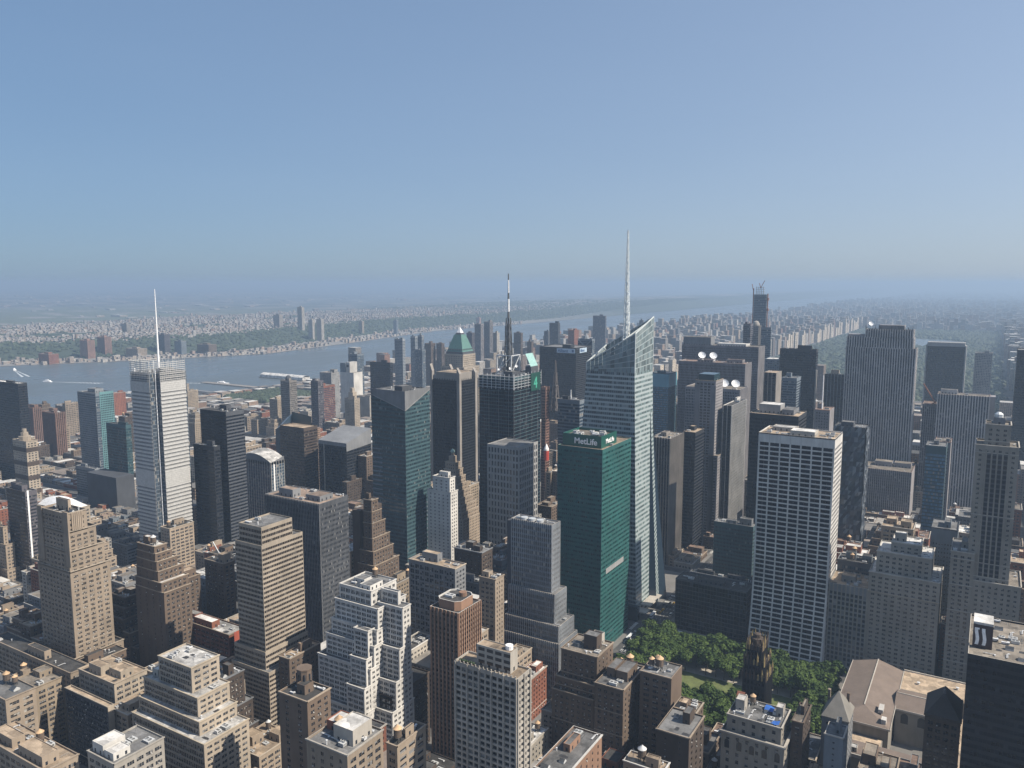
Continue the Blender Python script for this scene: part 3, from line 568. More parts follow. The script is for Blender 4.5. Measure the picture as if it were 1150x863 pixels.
def clumps(name, x, y, z, r_, label, seed, cols, hs=1.0):
    """tree canopy read as one mass: many small uneven domes of leaf facets"""
    rr = np.random.default_rng(seed); n = len(x); na = 6; lv = [(1.0,.0),(.95,.55),(.55,.95),(.02,1.1)]; P = []
    jit = rr.uniform(.75,1.25,(n,4,na)); ph = rr.uniform(0,6.28,n)
    for li, (a, h) in enumerate(lv):
        an = ph[:,None] + np.arange(na)*2*math.pi/na; P.append(np.stack([x[:,None]+r_[:,None]*a*jit[:,li]*np.cos(an), y[:,None]+r_[:,None]*a*jit[:,li]*np.sin(an), z[:,None]+r_[:,None]*h*hs*jit[:,li]+0*an],-1))
    Q = []
    for l in range(3):
        A, B = P[l], P[l+1]; Q.append(np.stack([A, np.roll(A,-1,1), np.roll(B,-1,1), B],2).reshape(-1,4,3))
    b = MB(); b.quads(np.concatenate(Q)); cc = np.repeat(cols[rr.integers(0,len(cols),n)]*rr.uniform(.7,1.3,(n,1)), na, 0); b.c = [np.concatenate([cc]*3)]
    return b.obj(name, [colmat('far_leaves', .8, .35, .3)], label=label, cat='woodland', kind='stuff')
GREENS = np.array([(.030,.047,.027),(.036,.054,.029),(.025,.040,.025),(.042,.058,.032)])
def woods():
    r = np.random.default_rng(8)
    n = 9000; x = r.uniform(-840, -15, n); y = r.uniform(2030, 6100, n); k = seen(x, y, 120) & ~(((x+420)/260)**2+((y-4850)/380)**2 < 1) & ((noise2(x, y, 700, 31) < 1.15) | (r.random(n) < .2)); x, y = x[k], y[k]
    clumps('park_woodland', x, y, 3+0*x, r.uniform(7,13,len(x)), 'long green park of dense treetops stretching uptown between hazy blocks', 4, GREENS, .9)
    n = 9000; t = r.uniform(235, 640, n); y = r.uniform(-600, 11000, n); x = interp(FAR, y)-t; k = seen(x, y); x, y = x[k], y[k]; k = (y > 3000) | (t[:len(x)] < 560); 
    clumps('cliff_woodland', x, y, nj_height(x, y)-1, r.uniform(7,13,len(x)), 'dark green band of trees covering the cliff across the river', 6, GREENS, .8)
    n = 6000; t = r.uniform(650, 3400, n); y = r.uniform(-1500, 10000, n); x = interp(FAR, y)-t; k = seen(x, y) & ((noise2(x, y, 1500, 9)+noise2(x,y,420,12)*.6 > .35) | (y > 5500)); x, y = x[k], y[k]
    clumps('plateau_woodland', x, y, nj_height(x, y)-1, r.uniform(8,16,len(x)), 'scattered green treetops between the houses on the far plateau', 7, GREENS, .6)
    n = 900; x = r.uniform(-1870, -1705, n); y = r.uniform(1440, 1625, n); clumps('riverside_park_woodland', x, y, 2+0*x, r.uniform(7,11,n), 'small green park of trees beside the near river piers', 9, GREENS*1.1, 1.0)
b = MB(); b.quads([[(-845,2030,.25),(-15,2030,.25),(-15,6100,.25),(-845,6100,.25)]]); b.obj('park_lawn', [wall('park_grass', (.05,.07,.035), .3, .95, .02, False)], kind='structure')
b = MB(); b.poly([(-420+250*math.cos(a), 4850+360*math.sin(a), .5) for a in np.linspace(0,6.28,40)[:-1]]); b.obj('reservoir', [MC.get('rw') or bpy.data.materials['river_water']], kind='structure')
HEROES = {
 'navarre': [[-647.6, -614.1, 283.0, 298.1, 155.5], [-653.0, -614.1, 283.0, 304.3, 141.9], [-654.9, -614.1, 283.0, 309.9, 127.5], [-657.0, -614.1, 283.0, 313.2, 112.3], [-662.2, -614.1, 281.0, 320.1, 46.7]],
 'navarre_annex': [[-692.5, -584.7, 262.0, 275.3, 52.1]],
 'leftwindows': [[-608.2, -553.1, 205.0, 222.9, 68.4]],
 'blankwall': [[-618.1, -593.4, 243.0, 262.4, 47.9]],
 'darkslab': [[-570.3, -522.3, 250.0, 254.2, 51.1]],
 'darkslab_loft': [[-574.4, -533.8, 262.0, 285.9, 58.2]],
 'banded_setback': [[-478.9, -447.8, 258.0, 277.9, 93.4], [-490.4, -439.4, 255.0, 277.9, 78.2], [-490.4, -433.4, 251.0, 277.9, 67.1], [-490.4, -423.3, 246.0, 277.9, 59.1]],
 'darkbrick': [[-466.5, -453.0, 285.0, 300.3, 72.8], [-466.7, -452.4, 284.0, 305.9, 51.5], [-466.7, -451.4, 283.0, 308.6, 34.4]],
 'bottomleft_roofs': [[-500.5, -440.8, 168.0, 185.0, 80.5]],
 'whiteboxes': [[-432.5, -410.0, 185.0, 212.5, 85.1]],
 'brown_oct': [[-378.5, -356.9, 262.0, 279.5, 96.3]],
 'cluttered_roof': [[-307.8, -283.2, 214.0, 237.6, 115.4]],
 'browncorner': [[-283.3, -276.9, 240.0, 261.5, 107.8]],
 'ziggurat': [[-421.5, -393.6, 356.0, 382.0, 118.3], [-423.1, -385.6, 353.0, 382.0, 108.9], [-424.9, -385.0, 351.0, 382.0, 95.3], [-427.3, -385.0, 348.0, 382.0, 85.5], [-431.3, -384.9, 344.0, 382.0, 71.5], [-432.7, -384.9, 340.0, 382.0, 43.5]],
 'ziggurat_b': [[-391.7, -377.4, 364.0, 366.8, 118.3], [-391.7, -370.6, 360.0, 368.3, 110.3], [-391.7, -370.6, 356.0, 368.5, 83.9], [-391.7, -370.6, 352.0, 369.5, 62.9], [-391.7, -370.6, 348.0, 370.6, 43.8]],
 'ziggurat_c': [[-400.4, -388.2, 346.0, 354.0, 95.8], [-400.4, -386.7, 342.0, 354.0, 78.5], [-400.4, -385.2, 338.0, 354.0, 60.7], [-400.4, -385.2, 334.0, 354.0, 41.8]],
 'bands1407': [[-489.3, -467.0, 331.0, 358.4, 156.2], [-490.1, -464.0, 328.0, 365.0, 144.6], [-493.3, -462.1, 326.0, 365.0, 71.1], [-493.3, -456.0, 323.0, 365.0, 59.4]],
 'ribbed1411': [[-553.4, -492.8, 411.0, 442.8, 149.2]],
 'stepbrown': [[-520.7, -511.5, 492.0, 500.9, 130.5], [-521.0, -511.5, 492.0, 505.1, 120.0], [-521.3, -511.5, 492.0, 510.0, 109.5], [-521.8, -511.4, 492.0, 515.9, 95.8], [-525.4, -509.9, 491.0, 518.7, 84.2], [-527.0, -508.3, 490.0, 524.5, 71.8]],
 'whiteshaft': [[-525.3, -504.5, 600.0, 609.1, 128.5], [-532.2, -503.6, 600.0, 612.3, 114.1]],
 'lowcornice': [[-438.7, -394.0, 452.0, 466.4, 103.1]],
 'dark515': [[-432.3, -404.5, 505.0, 521.4, 98.1]],
 'tan550': [[-367.4, -353.4, 445.0, 457.3, 105.0]],
 'brownstripe': [[-354.3, -331.9, 368.0, 393.5, 112.3]],
 'residential': [[-260.1, -225.8, 262.0, 273.9, 144.2]],
 'bryant5': [[-368.2, -331.8, 492.0, 505.1, 136.7], [-368.2, -327.0, 488.0, 507.2, 84.1], [-368.2, -320.8, 483.0, 508.3, 61.9], [-368.2, -318.2, 479.0, 508.9, 50.1]],
 'brick50b': [[-279.8, -254.3, 408.0, 432.8, 86.2], [-282.5, -254.3, 406.0, 434.8, 68.0], [-284.0, -254.2, 404.0, 434.8, 59.6]],
 'brick50b2': [[-250.1, -231.2, 396.0, 430.3, 76.2]],
 'tanks720': [[-226.6, -206.6, 411.0, 430.2, 83.5]],
 'tanks690': [[-252.8, -236.6, 432.0, 447.4, 69.1]],
 'reddish755': [[-202.7, -188.7, 398.0, 417.8, 70.1]],
 'plain735': [[-201.1, -182.2, 372.0, 398.5, 73.0]],
 'bottom690': [[-202.9, -181.8, 330.0, 340.2, 76.4]],
 'orangebrick': [[-224.3, -208.5, 275.0, 315.4, 96.0]],
 'engineers': [[-172.6, -142.0, 411.0, 433.8, 71.3], [-175.1, -139.7, 409.0, 436.8, 61.8]],
 'engineers_right': [[-138.4, -132.1, 420.0, 442.9, 72.9]],
 'radiator': [[-171.8, -162.7, 448.0, 461.4, 98.3], [-172.9, -161.0, 447.0, 462.8, 89.4], [-173.4, -159.4, 446.0, 462.8, 80.6]],
 'hsbc': [[-55.1, -26.8, 405.0, 460.0, 139.8]],
 'pyramid_dark': [[-72.7, -56.0, 432.0, 458.0, 90.4]],
 'gable_gray': [[-127.3, -112.5, 452.0, 472.0, 63.4]],
 'paleblock': [[-120.3, -110.6, 418.0, 432.0, 71.6]],
 'metlife': [[-369.4, -327.3, 572.0, 633.5, 181.1]],
 'grace': [[-221.0, -159.3, 659.0, 697.4, 192.5]],
 'hbo': [[-291.3, -225.6, 659.0, 680.3, 48.6]],
 'salmon': [[-114.5, -92.5, 672.0, 694.0, 110.4], [-124.1, -84.1, 666.0, 698.0, 102.7], [-128.7, -77.2, 662.0, 704.0, 85.6]],
 'salmon_west': [[-158.7, -128.5, 661.0, 695.0, 70.3]],
 'fivehundred': [[-54.8, -38.2, 668.0, 688.0, 213.8], [-60.2, -32.2, 664.0, 692.0, 198.2], [-60.2, -24.0, 662.0, 702.0, 92.8]],
 'fivehundred_low': [[-71.5, -55.4, 661.0, 697.0, 113.7]],
 'palegrid1046': [[-88.4, -68.7, 716.0, 746.0, 114.9]],
 'tan1000': [[-127.3, -102.1, 722.0, 747.0, 108.6]],
 'nyt': [[-860.1, -812.8, 495.0, 539.9, 231.8]],
 'seven_ts': [[-584.4, -541.5, 578.0, 618.2, 213.6]],
 'astor': [[-684.9, -641.2, 815.0, 857.8, 194.0]],
 'paramount': [[-613.0, -598.5, 742.0, 753.2, 105.0], [-616.5, -595.4, 741.0, 761.9, 83.7], [-620.2, -592.3, 740.0, 766.8, 56.8], [-622.4, -589.2, 739.0, 771.8, 35.5]],
 'conde': [[-500.5, -461.5, 662.0, 701.1, 152.5]],
 'conde_glass': [[-537.3, -492.5, 703.0, 762.1, 218.9]],
 'blackslope': [[-826.4, -775.7, 745.0, 793.6, 107.6]],
 'redbrown301': [[-899.8, -853.2, 745.0, 771.0, 122.9]],
 'westin': [[-894.4, -834.1, 668.0, 690.5, 91.7]],
 'dark225': [[-841.6, -796.5, 572.0, 597.8, 173.8]],
 'dark217': [[-820.6, -785.7, 545.0, 553.3, 139.5]],
 'blue626': [[-505.8, -476.0, 830.0, 849.7, 179.0]],
 'pink608': [[-567.7, -560.9, 900.0, 910.0, 181.9]],
 'darkleft': [[-1458.4, -1371.4, 640.0, 654.0, 162.1]],
 'bandtower': [[-1239.0, -1203.9, 560.0, 575.8, 99.8]],
 'brick48': [[-1533.6, -1490.1, 760.0, 777.7, 88.3]],
 'brick24': [[-1747.1, -1697.2, 830.0, 845.8, 72.0]],
 'blueglass': [[-1251.6, -1204.1, 665.0, 693.4, 155.4]],
 'blueglass_low': [[-1225.5, -1177.4, 640.0, 648.2, 47.4]],
 'greenset': [[-1140.8, -1094.2, 640.0, 648.2, 120.5]],
 'whitestripe': [[-958.4, -921.0, 411.0, 423.0, 99.8]],
 'dome_host': [[-936.7, -883.5, 428.0, 458.0, 79.9]],
 'setback153': [[-609.1, -588.2, 333.0, 343.7, 121.2], [-610.1, -587.6, 333.0, 347.6, 115.7], [-611.3, -586.5, 333.0, 351.1, 109.6], [-612.0, -585.6, 333.0, 355.6, 102.1], [-612.4, -580.6, 332.0, 355.6, 94.3], [-613.1, -578.0, 332.0, 355.6, 87.1]],
 'crane_brown': [[-633.5, -608.5, 411.0, 422.3, 79.9]],
 'redlow': [[-607.8, -536.4, 356.0, 372.0, 54.3]],
 'leftsetback': [[-977.2, -949.6, 400.0, 404.5, 60.2], [-978.0, -945.0, 399.0, 408.1, 41.5], [-980.2, -943.4, 398.0, 411.8, 14.4]],
 'stripe753': [[-375.3, -355.3, 815.0, 859.8, 146.8]],
 'dark768': [[-359.9, -344.8, 870.0, 903.5, 146.1]],
 'brown1177': [[-360.3, -335.1, 912.0, 942.0, 203.2], [-360.3, -329.7, 911.0, 948.5, 112.5]],
 'grayhost': [[-402.2, -329.6, 1000.0, 1039.2, 182.8]],
 'bw811': [[-329.3, -318.4, 925.0, 989.6, 172.5]],
 'slab1211': [[-432.6, -338.6, 1056.0, 1088.4, 211.1]],
 'slab1221': [[-482.8, -360.9, 1215.0, 1253.9, 222.4]],
 'greenglass735': [[-534.9, -504.1, 1215.0, 1253.5, 172.8]],
 'black842': [[-268.9, -219.2, 815.0, 855.7, 183.8]],
 'bluegrid': [[-394.9, -330.3, 1400.0, 1438.1, 188.2]],
 'black876': [[-345.5, -289.7, 1290.0, 1304.8, 216.1]],
 'bands880': [[-316.9, -295.4, 1180.0, 1211.4, 181.7]],
 'striped858': [[-323.9, -306.9, 1100.0, 1132.3, 196.6]],
 'darkstripes926': [[-277.1, -246.9, 1296.0, 1302.9, 178.5]],
 'pole915': [[-238.5, -220.7, 1010.0, 1041.9, 163.6]],
 'rca': [[-211.9, -149.6, 1222.0, 1243.7, 254.3], [-236.5, -148.8, 1222.0, 1248.2, 243.1], [-237.0, -144.8, 1222.0, 1248.2, 228.2]],
 'rca_base': [[-198.2, -135.9, 1155.0, 1215.0, 65.4]],
 'crystal': [[-188.4, -158.7, 840.0, 866.7, 173.6]],
 'solow': [[-169.5, -100.4, 1850.0, 1880.0, 190.2]],
 'graygrid1095': [[-83.7, -50.9, 1950.0, 1983.0, 172.2]],
 'intl': [[-114.8, -51.7, 1225.0, 1255.0, 166.5]],
 'intl_west': [[-133.4, -114.3, 1235.0, 1276.8, 149.3]],
 'glass1040': [[-106.8, -87.9, 900.0, 928.0, 151.2]],
 'brown1052': [[-100.7, -85.4, 940.0, 968.0, 149.3]],
 'dark1145': [[-20.1, 10.3, 1400.0, 1440.0, 219.7]],
 'teal803': [[-279.5, -241.0, 735.0, 748.5, 85.0]],
 'hbo_back': [[-287.8, -228.0, 690.0, 696.4, 46.0]],
 'tan315': [[-1254.3, -1229.6, 1074.8, 1093.5, 130.0]],
 'gray350': [[-1231.4, -1211.6, 1133.7, 1148.7, 125.0]],
 'zigzag360': [[-1359.7, -1324.1, 1288.5, 1314.3, 120.0]],
 'redblue352': [[-1286.7, -1255.7, 1190.3, 1227.5, 105.0]],
 'whitetower': [[-1385.4, -1342.9, 1382.0, 1413.1, 110.0]],
 'whitebox400': [[-1322.6, -1276.2, 1360.8, 1376.3, 60.0]],
 'tanstep': [[-1160.0, -1134.0, 1154.3, 1170.0, 92.0]],
 'darkblue400': [[-1397.9, -1369.1, 1424.8, 1448.7, 150.0]],
 'dark416': [[-1215.4, -1159.0, 1295.8, 1304.7, 150.0]],
 'gray443': [[-1315.4, -1290.2, 1501.6, 1511.9, 185.0]],
 'twin461': [[-1485.4, -1469.3, 1779.4, 1791.8, 170.0]],
 'twin468': [[-1492.0, -1477.3, 1821.0, 1831.6, 170.0]],
 'tower467': [[-1338.3, -1315.1, 1611.4, 1626.5, 150.0]],
 'brown477': [[-1531.8, -1508.2, 1906.6, 1929.2, 140.0]],
 'brown490': [[-1500.5, -1480.5, 1923.4, 1937.1, 140.0]],
 'dark525': [[-1490.2, -1469.7, 2071.5, 2086.8, 165.0]],
 'tall533': [[-1505.7, -1481.4, 2140.9, 2156.8, 190.0]],
 'tall543': [[-1564.0, -1540.2, 2286.1, 2306.1, 190.0]],
 'white554': [[-1552.0, -1533.6, 2321.5, 2339.1, 150.0]],
 'dark568': [[-1461.8, -1444.2, 2258.3, 2269.9, 180.0]],
 'brown576': [[-1362.9, -1336.5, 2151.9, 2163.1, 165.0]],
 'brown592': [[-1230.7, -1215.5, 2008.6, 2019.3, 150.0]],
 'gray611': [[-1241.6, -1226.0, 2131.9, 2137.6, 175.0]],
 'gray617': [[-1277.6, -1245.2, 2232.7, 2244.9, 195.0]],
 'brown639': [[-1201.3, -1179.3, 2215.9, 2247.3, 175.0]],
 'dark666': [[-1354.7, -1303.1, 2721.8, 2729.9, 200.0]],
 'axa_black': [[-791.4, -713.9, 1296.0, 1361.0, 201.0]],
 'brace650': [[-762.0, -730.6, 1400.0, 1412.3, 210.8]],
 'one57': [[-534.8, -506.4, 1860.0, 1876.9, 294.6]],
 'citydark835': [[-487.8, -473.5, 1600.0, 1620.8, 238.7]],
 'cityspire': [[-498.2, -482.2, 1700.0, 1722.7, 230.5]],
 'dark855': [[-457.0, -437.5, 1620.0, 1627.5, 231.6]],
 'thin718': [[-1140.1, -1126.5, 2654.8, 2663.3, 190.0]],
}
# ================================================================== BUILDINGS ONE BY ONE
def T(*ks): return [[tuple(t) for t in HEROES[k]] for k in ks]
MAS = lambda **k: style(**{**dict(bay=3.9,k=2,wx=.6,wz=.52,flr=3.5,d=.32,edge=1.2,sash=1,corn=(.45,.7)), **k})
LOFT = lambda **k: style(**{**dict(bay=5.2,k=3,wx=.74,wz=.56,flr=3.8,d=.32,edge=1.0,sash=1,corn=(.4,.6)), **k})
BAND = lambda **k: style(**{**dict(bay=3.0,k=2,wx=.95,wz=.46,flr=3.75,d=.3,edge=.3,cap=4), **k})
RIB = lambda **k: style(**{**dict(bay=1.7,k=1,wx=.86,wz=.62,flr=3.8,d=.15,edge=.4,cap=3,hm=1,fin=(.42,.4,1,0)), **k})
CURT = lambda **k: style(**{**dict(bay=1.6,k=1,wx=.93,wz=.60,flr=3.95,d=.08,edge=.15,cap=4,hm=1,rev=False), **k})
SOLID = style(cap=500)
def box_part(name, mat, parent, *boxes, **kw):
    b = MB()
    for x in boxes: b.box(*x)
    return b.obj(name, [mat], parent, **kw)
METAL = plain('galvanised', (.55,.57,.58), .45, .3); WHITEM = plain('white_metal', (.8,.8,.8), .5); RUST = plain('rust', (.28,.12,.07), .8); IRON = plain('iron_dark', (.06,.06,.065), .6); DISHW = plain('dish_white', (.82,.82,.82), .5)
def dish(parent, x, y, z, r, az=150, el=35, name='satellite_dish'):
    b = MB(); b.ring(0,0,[(.05,0),(r*.45,r*.07),(r*.8,r*.24),(r,r*.4),(r*.97,r*.43),(r*.75,r*.26),(r*.4,r*.1),(.05,.04)],18,0)
    b.bar((0,0,0),(0,0,r*.8),r*.06,1); b.ring(0,0,[(r*.1,r*.75),(r*.1,r*.9)],8,1)
    o = b.obj(name, [DISHW, METAL]); o.parent = parent; o.location = (x-parent.location.x, y-parent.location.y, z+r*1.15-parent.location.z); o.rotation_euler = (R(90-el), 0, R(180-az))
    s = MB(); s.bar((0,0,-r*1.15),(0,0,0),r*.16); s.bar((-r*.5,-r*.3,-r*1.15),(0,0,-r*.1),r*.09); s.bar((r*.5,-r*.3,-r*1.15),(0,0,-r*.1),r*.09)
    q = s.obj('dish_mount', [METAL]); q.parent = parent; q.location = o.location
def mast(parent, x, y, z0, z1, w0, w1, mats, name='antenna', bands=None, lattice=True):
    b = MB(); H = z1-z0; n = max(4, int(H/ (w0*1.6+1))); n = min(n, 26)
    if lattice:
        for i in range(n):
            a, c = i/n, (i+1)/n; ra = (w0+(w1-w0)*a)/2; rb = (w0+(w1-w0)*c)/2; za, zb = z0+H*a, z0+H*c; mi = 0 if not bands else bands[int(i*len(bands)/n)]
            for k in range(4):
                t0 = math.pi/4+k*math.pi/2; t1 = t0+math.pi/2
                A = (x+ra*1.41*math.cos(t0), y+ra*1.41*math.sin(t0), za); B = (x+rb*1.41*math.cos(t0), y+rb*1.41*math.sin(t0), zb); Cc = (x+rb*1.41*math.cos(t1), y+rb*1.41*math.sin(t1), zb)
                b.bar(A, B, max(.25, ra*.32), mi); b.bar(A, Cc, max(.18, ra*.2), mi); b.bar(B, Cc, max(.18, ra*.2), mi)
            b.ring(x, y, [(ra*.45, za), (rb*.45, zb)], 6, mi, cap=False)
    else:
        pr = [(w0/2+(w1-w0)/2*t, z0+H*t) for t in np.linspace(0,1,8)]
        for i in range(7): b.ring(x, y, pr[i:i+2], 10, 0 if not bands else bands[int(i*len(bands)/7)], cap=(i == 6))
    return b.obj(name, mats, parent)
BD = {}
def B(key, name, label, wallm, **k):
    ks = k.pop('ks', (key,)); k.setdefault('seed', len(BD)*7+3)
    o = building(name, label, T(*ks), wallm, **k); BD[key] = o
    for q in ks:
        x = HEROES[q][-1]; NOGO.append((x[0],x[1],x[2],x[3]))
    return o
# ---------------------------------------------------------------- front rows, left side
def navarre_x(r):
    x0,x1,y0,y1,z = HEROES['navarre'][0]; w = W('tan')
    b = MB()
    for (cx, cy) in ((x1,y0),(x0,y0)):
        c = 3.0; b.prism([(cx-c,cy-.9),(cx+c,cy-.9),(cx+c,cy+.02),(cx-c,cy+.02)], HEROES['navarre'][1][4]-26, z+1.2)
        b.obj('corner_pier', [w], r); b = MB()
    for i in range(6):
        yy = y0+4+i*(y1-y0-8)/5; b = MB(); b.box(x1, x1+.7, yy-.55, yy+.55, HEROES['navarre'][1][4], z-.6); b.obj('crown_rib', [w], r)
    penthouse(r, x0+9, x1-9, y0+7, y1-6, z-1, 7.5, w, RF('tar'))
B('navarre','stepped_tower','tall tan masonry tower with stepped shoulders and dark open roof, largest at left','tan',cop='tan_light',gl='busy',roof='tar',s=MAS(bay=4.6),se=MAS(bay=5.4,k=3,wx=.6,cap=3),near=True,pent=0,units=3,cat='tower',extra=navarre_x,parapet=1.6)
B('navarre_annex','loft_building','low wide tan block with flat black roof at the foot of the tall tan tower','tan',gl='busy',roof='tar',s=LOFT(),pent=1,units=4)
B('leftwindows','loft_building','tan loft with wide window groups cut by the lower left frame edge','tan',gl='busy',roof='gray',s=MAS(),se=LOFT(bay=7,k=3,wx=.7,wz=.55),near=True,units=3,pent=0,tanks=2,seed=5)
B('blankwall','loft_building','plain buff party wall without windows beside the low tan lofts','buff',roof='gravel',s=SOLID,se=LOFT(cap=3),units=2,pent=1)
B('darkslab','office_building','low block with a dark window wall facing the street and a tan roof edge','tan_light',gl='dark',roof='tan',sp='gray_dark',s=LOFT(bay=3.2,k=2,wx=.9,wz=.72,hm=1,pm=1,cap=2.5),se=MAS(),near=True,units=1,pent=0)
B('darkslab_loft','loft_building','low loft with a sandy roof and white rooftop boxes behind the dark window wall','tan_light',gl='dark',roof='tan',s=LOFT(),units=2,pent=2,seed=11)
def banded_x(r):
    x0,x1,y0,y1,z = HEROES['banded_setback'][1]; q = HEROES['banded_setback'][0]
    for (a,b_) in ((x0+1,q[0]-2),):
        if b_-a > 4: penthouse(r, a+1, b_-2, y0+5, y1-4, z-1, 4, W('pale'), RF('white'))
B('banded_setback','office_building','beige stepped office block with long dark window bands and a white flat roof','tan_light',cop='cream',gl='dark',roof='white',sp='tan_light',s=LOFT(bay=4.6,k=3,wx=.94,wz=.7,flr=4.0,cap=1.8),se=MAS(bay=5,k=2,wx=.7,wz=.5,cap=1.8),near=True,units=5,pent=0,extra=banded_x)
B('darkbrick','loft_building','dark brick loft with dense small windows right behind the beige stepped block','brown_dark',cop='gray',gl='busy',roof='gray',s=MAS(),se=MAS(bay=3.2,k=2,wx=.62,wz=.5),near=True,units=4,pent=1)
B('bottomleft_roofs','loft_building','low roof crowded with tan huts and pipes in the bottom left corner','tan',roof='tan',s=LOFT(),units=9,pent=3,tanks=1,seed=23)
B('whiteboxes','loft_building','pale building with white rooftop cabins in the bottom left of the frame','pale',roof='gray',s=LOFT(),se=LOFT(),units=4,pent=0,extra=lambda r:(penthouse(r,-431,-422,187,199,84.1,5,W('white'),RF('white')),penthouse(r,-421,-413.5,187,196,84.1,3.4,W('white'),RF('white'))))
def oct_x(r):
    b = MB(); b.ring(-371,274,[(4.2,95.3),(4.2,106)],8,0,ph=.5); b.ring(-371,274,[(4.5,106),(4.5,106.8),(3.9,106.8)],8,0,ph=.5)
    for i in range(8):
        a = 2*math.pi*i/8; b.box(-371+3.9*math.cos(a)-.45,-371+3.9*math.cos(a)+.45,274+3.9*math.sin(a)-.45,274+3.9*math.sin(a)+.45,97,104,1)
    b.obj('turret',[W('brown'),G('dark')],r)
B('brown_oct','stepped_tower','brown brick building with an eight sided turret on its dark roof','brown',cop='tan',roof='tar',gl='dark',s=MAS(bay=9,k=2,wx=.25),se=MAS(bay=6,k=2,wx=.5),near=True,units=2,pent=1,extra=oct_x)
def clut_x(r):
    x0,x1,y0,y1,z = HEROES['cluttered_roof'][0]
    penthouse(r,x0+10,x1-3,y0+7,y1-4,z-1,7,W('pale'),RF('white')); penthouse(r,x0+1,x0+8,y0+12,y1-2,z-1,4,W('red'),RF('white'))
B('cluttered_roof','loft_building','tan brick building with white cabins and red boxes crowding its stepped roof','tan',cop='pale',roof='gray',gl='dark',s=MAS(bay=6,k=2,wx=.3),se=LOFT(bay=5.5,k=2,wx=.66),near=True,units=6,pent=0,tanks=1,extra=clut_x)
B('browncorner','loft_building','small tan corner building with three wide openings right of the cluttered roof','tan',roof='tar',gl='dark',s=LOFT(),se=LOFT(bay=7,k=1,wx=.7),units=3,pent=1,tanks=1)
ZS = LOFT(bay=4.4,k=3,wx=.82,wz=.66,flr=3.6,d=.5,edge=.8,cap=1.6)
B('ziggurat','stepped_tower','brilliant white stepped tower with many terraces and projecting bays','white',ks=('ziggurat','ziggurat_b','ziggurat_c'),gl='dark',roof='gray',sp='gray_light',s=ZS,se=LOFT(bay=4,k=2,wx=.6,wz=.52,flr=3.6,cap=1.6),near=True,units=6,pent=2,tanks=1,cat='tower')
B('bands1407','office_tower','beige tower striped with brown window bands and a pale green roof rim','tan_light',cop='cream',gl='bronze',roof='gray',s=BAND(wz=.58,cap=1.6,flr=3.3),se=BAND(wz=.54,cap=1.6,flr=3.3),near=True,units=3,pent=0,cat='tower',extra=lambda r:None)
B('ribbed1411','office_tower','broad gray ribbed slab with a flat brown roof behind the brown banded tower','gray',sp='gray_dark',gl='dark',roof='brown',s=RIB(fin=(.5,.5,1,0)),se=RIB(bay=1.5,fin=(.3,.25,1,0),wz=.5),units=8,pent=2,cat='tower')
B('stepbrown','stepped_tower','narrow brown tower stepping down to the right like a staircase','brown',cop='tan',gl='dark',roof='gravel',s=MAS(bay=4,k=1,wx=.4),se=MAS(bay=3.4,k=1,wx=.45,cap=1.6),units=2,pent=1,tanks=1,cat='tower',extra=lambda r: box_part('party_wall',W('brown_dark'),r,(-536,-527.2,494,524,0,118)))
def shaft_x(r):
    x0,x1,y0,y1,z = HEROES['whiteshaft'][0]; penthouse(r,x0+6,x1-4,y0+3,y1-2,z-1,5,W('white'),RF('white'))
B('whiteshaft','office_tower','slender white shaft tower with a blank middle strip and crenellated top','white',sp='gray_light',gl='dark',roof='gray',s=MAS(bay=5.4,k=2,wx=.34,wz=.46),se=MAS(bay=3,k=1,wx=.45),units=1,pent=0,cat='tower',extra=shaft_x)
B('lowcornice','office_building','wide low building with a pale cornice and tall dark bays below the white shaft tower','gray',cop='tan_light',gl='dark',roof='tan',s=LOFT(bay=5,k=2,wx=.76,wz=.7,flr=4.6),se=MAS(),units=3,pent=1)
B('dark515','loft_building','dark brick block with a jumbled gray roof right of the pale cornice','brown_dark',cop='gray',gl='dark',roof='gray',s=MAS(wx=.35),se=MAS(),units=7,pent=2,seed=3)
B('tan550','loft_building','small tan block with dark south side left of the gray striped stepped tower','tan',gl='dark',roof='gravel',s=MAS(),se=MAS(wx=.35),units=3,pent=1)
building('loft_building','dark low building filling the corner at the foot of the orange brown tower',[[(-372,-330,334,364,15)],[(-389,-374,352,392,52)]],'brown_dark',roof='tar',s=MAS(),units=8,pent=2,seed=77); NOGO.append((-390,-329,333,393))
def bs_x(r):
    x0,x1,y0,y1,z = HEROES['brownstripe'][0]; b = MB(); c = 3.2; X0,X1,Y0,Y1 = x0+2.2,x1-2.2,y0+3,y1-3
    pts = [(X0+c,Y0),(X1-c,Y0),(X1,Y0+c),(X1,Y1-c),(X1-c,Y1),(X0+c,Y1),(X0,Y1-c),(X0,Y0+c)]
    b.prism(pts, z-1, z+5.2, 0, False); b.poly([(p[0],p[1],z+4.2) for p in pts], 2)
    pin = [(p[0]+(((X0+X1)/2)-p[0])*.05, p[1]+(((Y0+Y1)/2)-p[1])*.05) for p in pts]
    for i in range(8):
        j = (i+1)%8; b.quads([[(*pts[i],z+5.2),(*pts[j],z+5.2),(*pin[j],z+5.2),(*pin[i],z+5.2)]],1); b.quads([[(*pin[j],z+4.2),(*pin[i],z+4.2),(*pin[i],z+5.2),(*pin[j],z+5.2)]],1)
    b.obj('crown',[W('orange'),W('white'),RF('tar')],r)
    m = MB(); m.ring((X0+X1)/2+3,(Y0+Y1)/2+4,[(2.6,z+4.2),(2.6,z+6.8)],14,0); m.obj('round_tank',[W('orange')],r); put('rooftop_unit',r,(X0+X1)/2-3,(Y0+Y1)/2-2,z+4.2,6,4,1.8)
